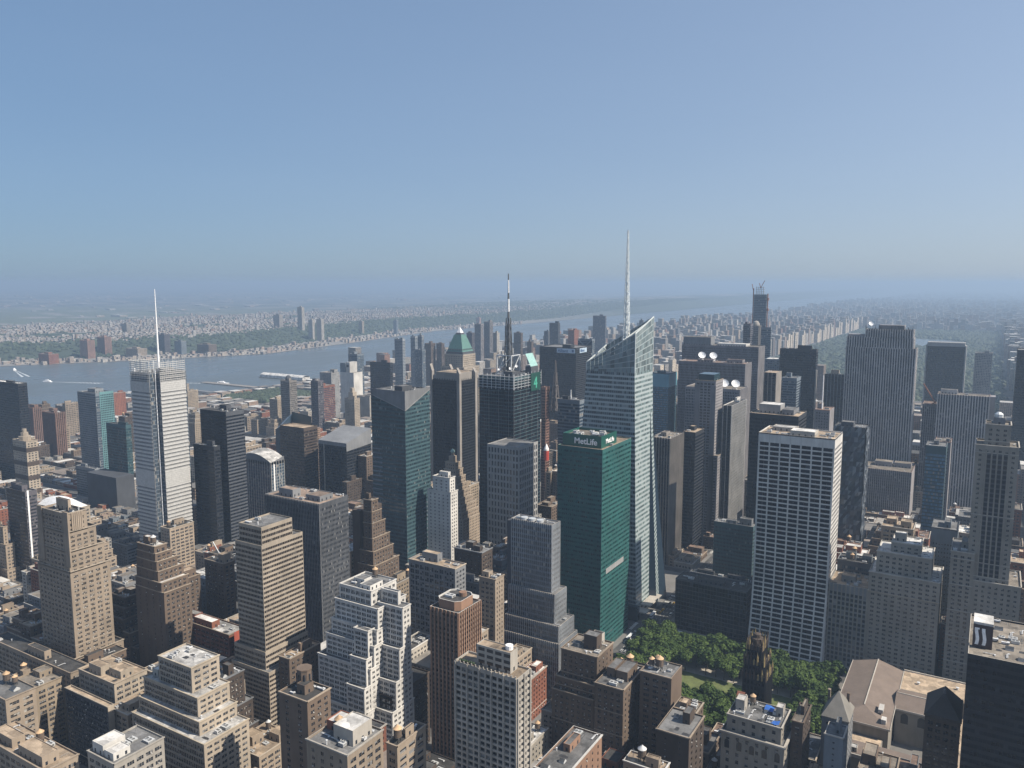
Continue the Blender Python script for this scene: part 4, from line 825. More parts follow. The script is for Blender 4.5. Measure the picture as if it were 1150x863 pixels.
B('brownstripe','apartment_tower','orange brown tower with vertical piers and an eight sided white rimmed crown','orange',cop='white',sp='brown',gl='bronze',roof='tar',s=RIB(bay=3.0,wx=.62,wz=.58,flr=3.3,d=.3,edge=.6,fin=(.9,.55,1,0),cap=1.5),se=RIB(bay=2.6,wx=.6,wz=.55,flr=3.3,d=.3,fin=(.8,.5,1,0),cap=1.5),near=True,units=0,pent=0,cat='tower',extra=bs_x)
def res_x(r):
    x0,x1,y0,y1,z = HEROES['residential'][0]; w = W('pale')
    p = penthouse(r, x0+10, x1-6, y0+4, y1-1.5, z-1, 9.5, w, RF('tan')); b = MB()
    for k_ in range(3):
        for i in range(4):
            xx = x0+11+i*4.6; b.quads([[(xx,y0+3.96,z+.4+k_*3),(xx+3.4,y0+3.96,z+.4+k_*3),(xx+3.4,y0+3.96,z+2+k_*3),(xx,y0+3.96,z+2+k_*3)]],0,.3)
    b.obj('penthouse_window',[G('dark')],r)
    b = MB()
    for i in range(16): 
        xx = x0+1+i*(x1-x0-2)/15; b.box(xx-.25,xx+.25,y0-.02,y0+.4,z,z+.9)
    b.obj('parapet_block',[w],r)
    b = MB(); b.ring(x1-9,y0+8,[(1.8,z+8.6),(1.8,z+10.6)],12,0); b.obj('round_tank',[WHITEM],r)
    for i in range(7):
        q = MB(); xx = x0+2+i*1.25; q.ring(xx, y0+2.2,[(.35,z-1),(.4,z-.5)],8,0); q.ring(xx,y0+2.2,[(.3,z-.5),(.7,z-.1),(.5,z+.5),(.1,z+.8)],7,1); q.obj('planter',[W('red'),wall('shrub',(.04,.07,.03),.4)],r)
B('residential','apartment_tower','cream apartment tower with stacked balconies and a planted roof terrace in front','pale',sp='pale',gl='dark',roof='tan',s=style(bay=3.3,k=1,wx=.76,wz=.64,flr=3.05,d=.9,edge=.6,cap=1.4,fin=(.8,.5,2,0)),se=style(bay=2.9,k=1,wx=.72,wz=.62,flr=3.05,d=.7,edge=.5,cap=1.4,fin=(.9,.5,2,0)),near=True,units=0,pent=0,cat='tower',extra=res_x)
def b5_x(r):
    x0,x1,y0,y1,z = HEROES['bryant5'][0]
    box_part('side_shaft',W('gray_dark'),r,(x0-5.2,x0-.05,y0+2.5,y1-2,0,z-3)); 
    for i in range(3): dd = MB(); dd.ring(x0+9+i*7,(y0+y1)/2-1,[(2.8,z-1),(2.8,z+.9),(2.4,z+.9)],14,0); dd.obj('cooling_fan',[METAL],r)
B('bryant5','office_tower','gray vertical striped tower rising from pale rimmed terraces left of the green tower','silver',cop='tan_light',sp='blue_gray',gl='gray',roof='gray',s=RIB(bay=1.75,fin=(.35,.3,1,0),wz=.66),se=RIB(bay=1.75,fin=(.5,.35,1,0),wz=.5),near=True,units=3,pent=0,cat='tower',extra=b5_x)
def b50_x(r):
    x0,x1,y0,y1,z = HEROES['brick50b'][0]
    penthouse(r,x0+12,x0+21,y0+9,y1-8,z-1,9,W('brown_dark'),RF('gray')); penthouse(r,x0+13,x0+20,y1-7,y1-1.5,z-1,6.5,W('pale'),RF('gray'))
B('brick50b','loft_building','broad dark brick loft with pale belt lines and boxy roof house below the green tower','brown',cop='tan',gl='dark',roof='gravel',s=MAS(bay=4.2,k=2,wx=.5,ledge=(5,.3,.5,2)),se=MAS(bay=6,k=1,wx=.25),near=True,units=5,pent=0,tanks=1,extra=b50_x)
B('brick50b2','stepped_tower','small brown setback loft just right of the broad dark brick loft','brown',cop='tan',gl='dark',roof='gray',s=MAS(bay=4,k=2,wx=.5,ledge=(4,.3,.4,2)),se=MAS(bay=5,k=1,wx=.3),near=True,units=3,pent=2)
def tk_x(r):
    x0,x1,y0,y1,z = HEROES['tanks720'][0]
    for dx,dy,s_ in ((4,9,.9),(9.5,8,1.2),(6,14,.85)): tank(r,x0+dx,y0+dy,z-1,s_)
B('tanks720','loft_building','brown loft facing the park with three brown lidded water tanks on its roof','brown',cop='tan',gl='dark',roof='gray',s=MAS(bay=5.2,k=3,wx=.6),se=SOLID,near=True,units=3,pent=0,tanks=0,extra=tk_x)
def tk2_x(r):
    x0,x1,y0,y1,z = HEROES['tanks690'][0]
    for dx,dy,s_ in ((3,4,.9),(8,7,1.25),(11.5,3,.9)): tank(r,x0+dx,y0+dy,z-1,s_)
B('tanks690','loft_building','dark loft with two tall water tanks beside the avenue and park corner','brown_dark',gl='dark',roof='tar',s=MAS(),se=MAS(),units=3,pent=0,extra=tk2_x)
B('reddish755','loft_building','low brick block with a fenced pale roof terrace beside the park lawn','brown',cop='tan_light',gl='dark',roof='tan',s=SOLID,se=MAS(wx=.4),units=3,pent=1)
B('plain735','loft_building','plain dark walled building with a gray roof parapet in front of the roof terrace','brown_dark',cop='tan',gl='dark',roof='gray',s=MAS(bay=9,k=1,wx=.12,wz=.3),se=MAS(bay=7,wx=.3),units=2,pent=1)
B('bottom690','loft_building','building top with white parapets and vents at the bottom middle right','tan',cop='white',gl='dark',roof='tan',s=LOFT(),se=LOFT(),units=6,pent=1,tanks=2,seed=29)
B('orangebrick','loft_building','orange brick building with white rooftop equipment at the bottom centre','orange',cop='white',gl='dark',roof='gray',s=MAS(),se=MAS(bay=6,k=1,wx=.2),units=6,pent=1,seed=31)
def eng_x(r):
    x0,x1,y0,y1,z = HEROES['engineers'][1]; b = MB(); c = MB()
    n = 5
    for i in range(n):
        xx = x0+3.5+i*(x1-x0-7)/(n-1); zz = z-6.5
        pts = [(xx-1.4,y0-.06,zz-4),(xx+1.4,y0-.06,zz-4),(xx+1.4,y0-.06,zz)]+[(xx+1.4*math.cos(a),y0-.06,zz+1.4*math.sin(a)) for a in np.linspace(.2,math.pi-.2,7)]+[(xx-1.4,y0-.06,zz)]
        b.poly(pts,0,.2)
        for s_ in (-1.9,1.9): c.box(xx+s_-.3,xx+s_+.3,y0-.5,y0-.01,zz-5,zz+2.5)
    b.obj('arched_window',[G('dark')],r,kind='stuff'); c.obj('pilaster',[W('limestone')],r)
    c = MB(); c.box(x0-1.0,x1+1.0,y0-1.0,y0-.01,z-1.2,z-.1); c.box(x1+.01,x1+1.0,y0-.005,y1,z-1.2,z-.1); c.obj('cornice',[W('pale')],r)
    X0,X1,Y0,Y1,Z = HEROES['engineers'][0]; t = plain('blue_tarp',(.03,.12,.42),.6)
    for (cx,cy,s_) in ((X0+20,Y1-5,2.6),(X1-4,Y0+4,2.2),(X1-9,Y1-8,1.6)):
        q = MB(); rr = random.Random(cx); zz = [Z-.2+rr.uniform(-.4,1.2) for _ in range(9)]
        for i in range(2):
            for j in range(2):
                f = lambda a,b_: (cx-s_+a*s_, cy-s_+b_*s_, zz[a*3+b_]); q.quads([[f(i,j),f(i+1,j),f(i+1,j+1),f(i,j+1)]])
        q.obj('tarpaulin',[t],r)
    penthouse(r,X0+3,X0+8,Y0+7,Y0+14,Z-1,7,W('pale'),RF('white')); penthouse(r,X1-6,X1-2,Y1-10,Y1-4,Z-1,5.5,W('pale'),RF('white')); tank(r,X0+10,Y1-4,Z-1,.9)
    h = MB(); h.quads([[(X0+1.5,Y0+12,Z+4),(X0+6,Y0+12,Z+4),(X0+6,Y0+16,Z+7),(X0+1.5,Y0+16,Z+7)]],0); h.quads([[(X0+6,Y0+20,Z+4),(X0+1.5,Y0+20,Z+4),(X0+1.5,Y0+16,Z+7),(X0+6,Y0+16,Z+7)]],0); h.box(X0+1.5,X0+6,Y0+12,Y0+20,Z-1,Z+4,1); h.obj('roof_hut',[W('red'),W('white')],r)
B('engineers','clubhouse','ornate limestone clubhouse with arched windows and blue tarps scattered on its roof','limestone',cop='pale',gl='dark',roof='gray',s=MAS(bay=5.6,k=1,wx=.34,wz=.5,flr=4.5,cap=1.5),se=MAS(bay=5.2,k=1,wx=.3,cap=1.5),near=True,units=12,pent=0,extra=eng_x)
B('engineers_right','loft_building','thin dark brown building wedged on the right side of the ornate clubhouse','brown_dark',cop='brown',gl='dark',roof='gravel',s=MAS(),se=MAS(bay=5,k=1,wx=.3),units=1,pent=1)
def rad_x(r):
    gold = plain('gilding',(.27,.21,.10),.55,.2); t0 = HEROES['radiator'][0]; b = MB(); x0,x1,y0,y1,z = t0
    rr = random.Random(4)
    for tt in HEROES['radiator']:
        X0,X1,Y0,Y1,Z = tt
        for i in range(7):
            f = i/6
            for (px,py) in ((X0+f*(X1-X0),Y0),(X1,Y0+f*(Y1-Y0)),(X0,Y0+f*(Y1-Y0)),(X0+f*(X1-X0),Y1)):
                hh = rr.uniform(1.2,4.8) if rr.random() < .7 else 6; b.ring(px,py,[(.7,Z-2.5),(.6,Z+hh*.4),(.35,Z+hh*.6),(.1,Z+hh)],5,rr.choice([0,1,1]))
    b.ring((x0+x1)/2,(y0+y1)/2,[(4.2,z-1),(3.8,z+3),(2.4,z+3.4),(2.2,z+5.5),(1.2,z+6)],8,1)
    b.obj('pinnacle',[gold,W('brown_dark')],r)
B('radiator','stepped_tower','black brick gothic tower tipped with dull gold pinnacles standing over the park','black',sp='black',cop='brown',gl='black',roof='tar',s=RIB(bay=2.2,fin=(.6,.5,1,0),flr=3.5),se=RIB(bay=2.2,fin=(.6,.5,1,0),flr=3.5),units=0,pent=0,cat='tower',extra=rad_x)
def hsbc_x(r):
    x0,x1,y0,y1,z = HEROES['hsbc'][0]; bk = plain('sign_maroon',(.035,.02,.025),.5)
    box_part('roof_screen',bk,r,(x0+1.5,x0+10,y0+12,y0+14,z-1,z+11)); box_part('screen_cap',RF('white'),r,(x0+1.5,x0+10,y0+12,y0+24,z+11.01,z+12.2))
    m = MB()
    for k in range(2):
        pts = [(x0+3.2+k*3.1+math.sin(t*5)*.35, z+.6+t*8.6) for t in np.linspace(0,1,9)]
        for a,b_ in zip(pts[:-1],pts[1:]): m.quads([[(a[0]-.75,y0+11.95,a[1]),(a[0]+.75,y0+11.95,a[1]),(b_[0]+.75,y0+11.95,b_[1]),(b_[0]-.75,y0+11.95,b_[1])]])
    m.quads([[(x0+2.3,y0+11.94,z+8.4),(x0+4.2,y0+11.94,z+8.4),(x0+4.2,y0+11.94,z+9.3),(x0+2.3,y0+11.94,z+9.3)]]); m.obj('screen_emblem',[DISHW],r)
B('hsbc','office_tower','black glass corner tower with white roof and pale stripes on a maroon screen','black',cop='pale',sp='black',gl='black',roof='gravel',s=CURT(bay=1.8,wz=.5,cap=1.2),units=16,pent=0,cat='tower',extra=hsbc_x)
def pyr_x(r):
    x0,x1,y0,y1,z = HEROES['pyramid_dark'][0]; b = MB(); cx,cy = (x0+x1)/2,(y0+y1)/2; e = .6
    c = [(x0-e,y0-e,z-.9),(x1+e,y0-e,z-.9),(x1+e,y1+e,z-.9),(x0-e,y1+e,z-.9)]; a0,a1 = (cx,cy-4,z+10),(cx,cy+4,z+10)
    b.poly([c[0],c[1],a0]); b.quads([[c[1],c[2],a1,a0]]); b.poly([c[2],c[3],a1]); b.quads([[c[3],c[0],a0,a1]]); b.ring(cx,cy-4,[(.7,z+9),(.6,z+11.5),(.1,z+12)],6,1); b.obj('hip_roof',[wall('slate',(.06,.05,.045),.3),W('gray')],r)
B('pyramid_dark','office_building','old dark building with a steep slate hip roof beside the black glass tower','brown_dark',sp='brown_dark',gl='black',roof='tar',s=LOFT(bay=3.6,k=2,wx=.66),se=LOFT(bay=4,k=2),units=0,pent=0,extra=pyr_x,parapet=.5)
def gab_x(r):
    x0,x1,y0,y1,z = HEROES['gable_gray'][0]; b = MB(); cy = (y0+y1)/2
    b.poly([(x0-.4,y0-.4,z),(x1+.4,y0-.4,z),((x0+x1)/2,cy,z+13)]); b.poly([(x1+.4,y0-.4,z),(x1+.4,y1+.4,z),((x0+x1)/2,cy,z+13)]); b.poly([(x1+.4,y1+.4,z),(x0-.4,y1+.4,z),((x0+x1)/2,cy,z+13)]); b.poly([(x0-.4,y1+.4,z),(x0-.4,y0-.4,z),((x0+x1)/2,cy,z+13)])
    b.obj('pointed_roof',[wall('lead_roof',(.22,.21,.19),.25)],r); box_part('chimney',W('brown'),r,(x1-3.6,x1-2,y1-5,y1-3,z,z+10)); box_part('chimney',W('tan'),r,(x0+.3,x0+1.8,y1-4,y1-2,z,z+9))
B('gable_gray','clubhouse','small gray building with a pointed hip roof and chimneys left of the library roof','gray',cop='limestone',gl='dark',roof='gray',s=MAS(bay=4,k=1,wx=.35),se=MAS(bay=4,k=1,wx=.35),units=0,pent=0,extra=gab_x,parapet=.4)
B('paleblock','loft_building','narrow pale blue gray block below the small pointed roof','blue_gray',cop='pale',gl='dark',roof='gray',s=MAS(bay=5,k=1,wx=.15,wz=.3),units=1,pent=1)
# ---------------------------------------------------------------- round the park
def met_x(r):
    x0,x1,y0,y1,z = HEROES['metlife'][0]; gw = wall('sign_green',(.012,.085,.066),.12,.4); sx1 = x1-4.5; sy0,sy1 = y0+7,y0+39; zt = z+9.5
    b = MB(); t = .5
    for a in ((x0+1,sx1,sy0,sy0+t),(x0+1,sx1,sy1-t,sy1),(x0+1,x0+1+t,sy0+t,sy1-t),(sx1-t,sx1,sy0+t,sy1-t)): b.box(*a,z-1,zt)
    b.obj('sign_screen',[gw],r); box_part('screen_roof',RF('gravel'),r,(x0+1+t,sx1-t,sy0+t,sy1-t,z-1,zt-2.2))
    rr = random.Random(2)
    for i in range(9): put(rr.choice(['rooftop_unit','duct','rooftop_unit']),r,rr.uniform(x0+5,sx1-5),rr.uniform(sy0+4,sy1-4),zt-2.2,rr.uniform(3,7),rr.uniform(3,6),rr.uniform(2,3.4))
    lettering('MetLife',7.2,WHITEM,r,(sx1-25.5,sy0-.05,z+1.6),(1,0),'sign_lettering'); lettering('MetLife',5.6,WHITEM,r,(sx1+.05,sy0+9,z+2.0),(0,1),'sign_lettering')
    box_part('louvre',W('gray_light'),r,(x1+.05,x1+.3,y0+10,y0+48,70,74.5)); box_part('corner_strip',wall('green_shadow_gap',(.012,.06,.05),.1),r,(x0-1.2,x0-.02,y0+2,y1-2,0,z-1.5))
    put('rooftop_unit',r,x1-2.4,y0+24,z-1,2,1.6,2.2)
B('metlife','office_tower','dark green glass tower carrying white lettering on a roof sign screen','green_trim',cop='cream',sp='green_trim',gl='green',roof='tan',s=style(bay=1.9,k=1,wx=.86,wz=.42,flr=3.95,d=.12,edge=.4,cap=2.2,hm=0,rev=False),se=style(bay=1.9,k=1,wx=.88,wz=.44,flr=3.95,d=.12,edge=.4,cap=2.2,rev=False),units=0,pent=0,cat='tower',extra=met_x)
# swept white slab: custom, its south and north walls flare outward towards the street
def grace():
    x0,x1,y0,y1,z = HEROES['grace'][0]; NOGO.append((x0,x1,y0-14,y1+14)); root = tag(empty('office_tower',((x0+x1)/2,(y0+y1)/2,0)),'white travertine slab with a grid of black windows that flares out at its foot','tower')
    wm = W('travertine'); b = MB(); g = []
    off = lambda h: 13.5*max(0.,1-h/88)**2
    nf, nb = 46, 7; zt = z-8; f = zt/nf; bw = (x1-x0-1.6)/nb
    def strip(ya, sgn, xa, xb, za, zb, d=0.): return [(xa,ya+sgn*(off(za)-d),za),(xb,ya+sgn*(off(za)-d),za),(xb,ya+sgn*(off(zb)-d),zb),(xa,ya+sgn*(off(zb)-d),zb)]
    for ya, sg in ((y0,-1),(y1,1)):
        for k in range(nf):
            a = k*f; c = a+f*.25; e = a+f*.97; s_ = []
            b.quads([strip(ya,sg,x0,x1,a,c), strip(ya,sg,x0,x1,e,a+f)])
            for i in range(nb):
                l = x0+.8+i*bw; b.quads([strip(ya,sg,l,l+bw*.07,c,e), strip(ya,sg,l+bw*.93,l+bw,c,e)]); g.append(strip(ya,sg,l+bw*.07,l+bw*.49,c,e,.3)); g.append(strip(ya,sg,l+bw*.51,l+bw*.93,c,e,.3))
                lo = strip(ya,sg,l+bw*.07,l+bw*.93,c,c); hi = strip(ya,sg,l+bw*.07,l+bw*.93,c,c,.3); b.quads([[lo[0],lo[1],hi[1],hi[0]]])
                for xx in (l+bw*.07,l+bw*.93): p0 = strip(ya,sg,xx,xx,c,e); p1 = strip(ya,sg,xx,xx,c,e,.3); b.quads([[p0[0],p1[0],p1[2],p0[2]]])
            b.quads([strip(ya,sg,x0,x0+.8,c,e), strip(ya,sg,x1-.8,x1,c,e)])
        b.quads([strip(ya,sg,x0,x1,zt,z)])
        for i in range(1,nb): xx = x0+.8+i*bw; b.quads([[(xx-.08,ya+sg*.02,zt),(xx+.08,ya+sg*.02,zt),(xx+.08,ya+sg*.02,z),(xx-.08,ya+sg*.02,z)]],1)
    for xx, sgx in ((x1,1),(x0,-1)):
        for k in range(nf+2):
            a, c = k*f, min((k+1)*f, z)
            if a >= z: break
            Y = lambda h: (y0-off(h), y1+off(h))
            b.quads([[(xx,Y(a)[0],a),(xx,Y(a)[1],a),(xx,Y(c)[1],c),(xx,Y(c)[0],c)]])
            if k < nf:
                for j in range(14):
                    yy = y0+1.5+j*(y1-y0-3)/14; w_ = (y1-y0-3)/14; g.append([(xx+.02*sgx,yy+w_*.2,a+f*.45),(xx+.02*sgx,yy+w_*.8,a+f*.45),(xx+.02*sgx,yy+w_*.8,a+f*.95),(xx+.02*sgx,yy+w_*.2,a+f*.95)])
    b.obj('wall',[wm,W('gray_light')],root); finish_panes(root,[np.array(g,float)],G('black'),True)
    c = MB(); c.quads([[(x0+.4,y0+.4,z-1),(x1-.4,y0+.4,z-1),(x1-.4,y1-.4,z-1),(x0+.4,y1-.4,z-1)]],0)
    c.obj('roof',[RF('tan')],root); c = MB()
    for a in ((x0,x1,y0,y0+.4),(x0,x1,y1-.4,y1),(x0,x0+.4,y0+.4,y1-.4),(x1-.4,x1,y0+.4,y1-.4)): c.box(*a,z-1,z+.02)
    c.obj('parapet',[wm],root); rr = random.Random(9); clutter(root,x0,x1,y0,y1,z-1,rr,W('pale'),RF('white'),3,12)
    BD['grace'] = root
grace()
B('hbo','office_building','low dark glass box behind the park trees left of the white flaring slab','gray_dark',cop='gray',sp='black',gl='black',roof='tar',s=style(bay=5.4,k=2,wx=.96,wz=.88,flr=3.9,d=.1,edge=.3,cap=1.5,rev=False),se=CURT(),units=10,pent=3,seed=6)
B('hbo_back','office_building','flat dark roof with gray rows of equipment behind the low glass box','gray_dark',cop='gray',roof='tar',gl='dark',s=LOFT(),units=12,pent=2,seed=8)
B('teal803','office_building','gray green stepped office block just left of the white flaring slab','gray',sp='teal',cop='gray_light',gl='teal',roof='gray',s=BAND(hm=1,wz=.5),se=BAND(hm=1),units=7,pent=2,seed=4)
def salm_x(r):
    x0,x1,y0,y1,z = HEROES['salmon'][2]; b = MB(); b.box(x0-.6,x1+.4,y0-.7,y0-.01,z-17,z-16.2); b.obj('belt_course',[W('tan_light')],r)
B('salmon','office_building','massive gray limestone block with hundreds of paired windows behind the library','limestone',cop='pale',gl='dark',roof='white',s=MAS(bay=5.0,k=2,wx=.52,wz=.48,flr=3.6),se=MAS(),near=True,units=6,pent=1,extra=salm_x)
B('salmon_west','office_building','gray block with tall striped bays between the white slab and the limestone block','limestone',cop='pale',sp='gray',gl='dark',roof='tan',s=RIB(bay=3.1,fin=(1.0,.5,1,0),flr=4.0,cap=6),se=MAS(),units=8,pent=2)
def f5_x(r):
    x0,x1,y0,y1,z = HEROES['fivehundred'][0]; X0,X1,Y0,Y1,Z = HEROES['fivehundred'][1]; b = MB(); g = MB(); m = (X0+X1)/2+.5
    for i,o in enumerate((-5.4,-1.8,1.8,5.4)):
        g.quads([[(m+o-1.25,Y0-.05,96),(m+o+1.25,Y0-.05,96),(m+o+1.25,Y0-.05,Z-6),(m+o-1.25,Y0-.05,Z-6)]],0,.1)
        for zz in np.arange(98,Z-7,3.7): b.quads([[(m+o-1.2,Y0-.08,zz),(m+o+1.2,Y0-.08,zz),(m+o+1.2,Y0-.08,zz+1.3),(m+o-1.2,Y0-.08,zz+1.3)]],1)
    for o in (-7.2,-3.6,0,3.6,7.2): b.box(m+o-.5,m+o+.5,Y0-.6,Y0-.02,96,Z-4)
    b.obj('pier',[W('limestone'),W('gray_dark')],r); g.obj('window_strip',[G('dark')],r); penthouse(r,x0+5,x1-4,y0+4,y1-4,z-1,5,W('gray'),RF('gray')); c = MB(); c.ring((x0+x1)/2,(y0+y1)/2,[(3,z+4),(3,z+6.5),(1.2,z+8)],8,0); c.obj('roof_lantern',[METAL],r)
B('fivehundred','office_tower','slim limestone skyscraper with dark vertical stripes up its middle at the right','limestone',cop='pale',gl='dark',roof='gravel',s=MAS(bay=4.4,k=2,wx=.42,wz=.46,flr=3.7,ledge=(13,.4,.6,2)),se=MAS(),near=True,units=3,pent=0,cat='tower',extra=f5_x,parapet=1.3)
B('fivehundred_low','office_building','limestone wing with stepped ledges joined to the left of the slim striped skyscraper','limestone',cop='pale',gl='dark',roof='gray',s=MAS(bay=5,k=2,wx=.5,ledge=(6,.5,.6,2)),se=MAS(),units=2,pent=1)
B('palegrid1046','office_building','pale blue gray block with small square windows left of the slim striped skyscraper','blue_gray',cop='gray_dark',gl='dark',roof='gray',s=MAS(bay=2.3,k=1,wx=.42,wz=.42,cap=12),units=5,pent=1)
B('tan1000','office_building','tan and pale loft crown with roof gardens behind the limestone block','tan',cop='pale',gl='dark',roof='tan',s=LOFT(),units=4,pent=2)
def library():
    root = tag(empty('library_building',(-90,560,0)),'stone library with brown ridged roofs beside the dark slate hip roof','library'); NOGO.append((-140,-20,488,632))
    wm = W('limestone'); rm = wall('library_roof',(.15,.118,.098),.22,.9,.1,False); rim = W('pale'); b = MB(); r = MB(); k = MB(); g = MB()
    def hall(x0,x1,y0,y1,ez,rz,axis,hips=(1,1)):
        b.box(x0,x1,y0,y1,.16,ez); e = .9
        X0,X1,Y0,Y1 = x0-e,x1+e,y0-e,y1+e
        if axis == 'y':
            c = (x0+x1)/2; h = (x1-x0)/2; ya = Y0+(h if hips[0] else 0); yb = Y1-(h if hips[1] else 0)
            r.quads([[(X1,Y0,ez+.3),(X1,Y1,ez+.3),(c,yb,rz),(c,ya,rz)],[(X0,Y1,ez+.3),(X0,Y0,ez+.3),(c,ya,rz),(c,yb,rz)]]); r.poly([(X0,Y0,ez+.3),(X1,Y0,ez+.3),(c,ya,rz)]); r.poly([(X1,Y1,ez+.3),(X0,Y1,ez+.3),(c,yb,rz)]); k.bar((c,ya,rz),(c,yb,rz+.01),.7)
        else:
            c = (y0+y1)/2; r.quads([[(X0,Y0,ez+.3),(X1,Y0,ez+.3),(X1,c,rz),(X0,c,rz)],[(X1,Y1,ez+.3),(X0,Y1,ez+.3),(X0,c,rz),(X1,c,rz)]]); b.poly([(x1,y0,ez),(x1,y1,ez),(x1,c,rz-.3)]); k.bar((x0,c,rz),(x1,c,rz+.01),.7)
        k.box(X0-.3,X1+.3,Y0-.3,Y0-.004,ez-.5,ez+.8); k.box(X1+.004,X1+.3,Y0,Y1,ez-.5,ez+.8); k.box(X0-.3,X0-.004,Y0,Y1,ez-.5,ez+.8)
    hall(-131,-97,527,620,25,30.5,'y',(1,0)); hall(-96,-62,560,590,24.6,29.5,'x')
    b.box(-96,-44,592,624,.16,24.5); r.quads([[(-95.5,592.5,24.6),(-44.5,592.5,24.6),(-44.5,623.5,24.6),(-95.5,623.5,24.6)]],1); k.box(-96,-44,623.6,624.4,24.5,25.6); k.box(-44.4,-43.6,592,623.5,24.5,25.6)
    b.box(-131,-40,494,512,.16,20); r.quads([[(-130,495,20.6),(-41,495,20.6),(-41,503,22),(-130,503,22)],[(-41,511,20.6),(-130,511,20.6),(-130,503,22),(-41,503,22)]]); k.box(-132,-39,493,493.9,18.8,21); k.box(-39.9,-39,494,512,18.8,21)
    b.box(-128,-100,512.1,525.9,.16,17); b.box(-61.8,-40,512.1,591,.16,14); r.quads([[(-61.5,512.5,14.1),(-40.3,512.5,14.1),(-40.3,591,14.1),(-61.5,591,14.1)]],1); r.quads([[(-127.5,512.5,17.1),(-100.5,512.5,17.1),(-100.5,525.5,17.1),(-127.5,525.5,17.1)]],1)
    for i in range(3):
        x = -90+i*10.5; g.poly([(x-2.3,559.93,15),(x+2.3,559.93,15),(x+2.3,559.93,20)]+[(x+2.3*math.cos(a),559.93,20+2.3*math.sin(a)) for a in np.linspace(.2,2.94,8)]+[(x-2.3,559.93,20)],0,.2)
    for i in range(10): x = -127+i*9; g.quads([[(x-1,493.95,4),(x+1,493.95,4),(x+1,493.95,9),(x-1,493.95,9)],[(x-1,493.95,11.5),(x+1,493.95,11.5),(x+1,493.95,15.5),(x-1,493.95,15.5)]],0,.2)
    for i in range(11): y = 535+i*7.6; g.quads([[(-131.05,y+1.2,6),(-131.05,y-1.2,6),(-131.05,y-1.2,22),(-131.05,y+1.2,22)]],0,.2)
    b.obj('wall',[wm],root); r.obj('roof',[rm,RF('tan')],root); k.obj('cornice',[rim],root); g.obj('window',[G('dark')],root,kind='stuff')
    q = MB(); q.box(-105,-102,540,549,28.5,31); q.obj('skylight',[W('white')],root); q = MB(); q.box(-102,-99,530,535,26,29.5); q.obj('skylight',[W('white')],root)
    for x,y in ((-85,606),(-70,604),(-60,612)): put('vent',root,x,y,24.6,2.4,2.4,1.8)
    penthouse(root,-120,-112,496,501,21,2.4,W('pale'),RF('white')); BD['library'] = root
library()
# ---------------------------------------------------------------- times square
def nyt():
    x0,x1,y0,y1,z = HEROES['nyt'][0]; NOGO.append((x0,x1,y0,y1)); root = tag(empty('office_tower',((x0+x1)/2,(y0+y1)/2,0)),'silver gray skyscraper veiled in fine horizontal rods with a needle mast at the left','tower')
    n = 7.0; mb = MB(); mr = MB(); panes = []; s = style(bay=1.5,k=1,wx=.9,wz=.52,flr=4.2,d=.1,edge=.2,cap=.5,rev=False,hm=0); zt = z-8
    P = [(x0+n,y0),(x1-n,y0),(x1-n,y0+n),(x1,y0+n),(x1,y1-n),(x1-n,y1-n),(x1-n,y1),(x0+n,y1),(x0+n,y1-n),(x0,y1-n),(x0,y0+n),(x0+n,y0+n)]
    for i in range(12):
        a, b = P[i], P[(i+1)%12]; L_ = math.hypot(b[0]-a[0],b[1]-a[1]); u = ((b[0]-a[0])/L_,(b[1]-a[1])/L_); facade((*a,0),u,L_,0,zt,s if L_ > 8 else style(bay=1.5,k=1,wx=.9,wz=.8,flr=4.2,d=.1,edge=.1,cap=.5,rev=False,hm=1),mb,panes,i in (6,7,8,9))
    mr.poly([(p[0],p[1],zt-.6) for p in P]); mb.obj('wall',[W('gray_light'),W('blue_gray')],root); mr.obj('roof',[RF('gray')],root); finish_panes(root,panes,G('blue'),False)
    # rod screens proud of the four faces, rising past the roof
    b = MB(); rm = plain('ceramic_rod',(.45,.45,.44),.55)
    for (a,c,nx,ny) in (((x0+n,y0),(x1-n,y0),0,-1),((x1,y0+n),(x1,y1-n),1,0),((x0,y1-n),(x0,y0+n),-1,0)):
        for zz in np.r_[np.arange(6,z+4,2.1)]:
            fr = (zz % 4.2)/4.2; hh = 2.3 if zz < z-18 else .6
            o = .7; A = (a[0]+nx*o,a[1]+ny*o); C_ = (c[0]+nx*o,c[1]+ny*o)
            if (int(zz/2.1) % 2 == 0) or zz > z-30 or 100 < zz < 116: b.box(min(A[0],C_[0])-.12,max(A[0],C_[0])+.12,min(A[1],C_[1])-.12,max(A[1],C_[1])+.12,zz,zz+hh)
        for t in np.linspace(0,1,13): xx = a[0]+(c[0]-a[0])*t+nx*.75; yy = a[1]+(c[1]-a[1])*t+ny*.75; b.bar((xx,yy,z-22),(xx,yy,z+5+(7*t*13%3)),.22)
    b.obj('rod_screen',[rm],root); rr = random.Random(1)
    for i in range(24): b = MB(); xx = rr.uniform(x0+n,x1-n); yy = rr.uniform(y0+2,y1-2); b.bar((xx,yy,zt-.6),(xx,yy,z+rr.uniform(0,6)),.3); b.obj('roof_pole',[METAL],root)
    clutter(root,x0+n,x1-n,y0+n,y1-n,zt-.6,rr,W('gray'),RF('gray'),1,8)
    mast(root,(x0+x1)/2+1,(y0+y1)/2,zt,313,2.6,.7,[DISHW],lattice=False); c = MB()
    for (xx,yy) in ((x1-n+.6,y0+n-.6),(x0+n-.6,y0+n-.6)): c.bar((xx-.6 if xx < x0+n else xx+.6,yy-.6,0),(xx-.6 if xx < x0+n else xx+.6,yy-.6,z-4),1.0)
    c.obj('corner_column',[WHITEM],root); BD['nyt'] = root
nyt()
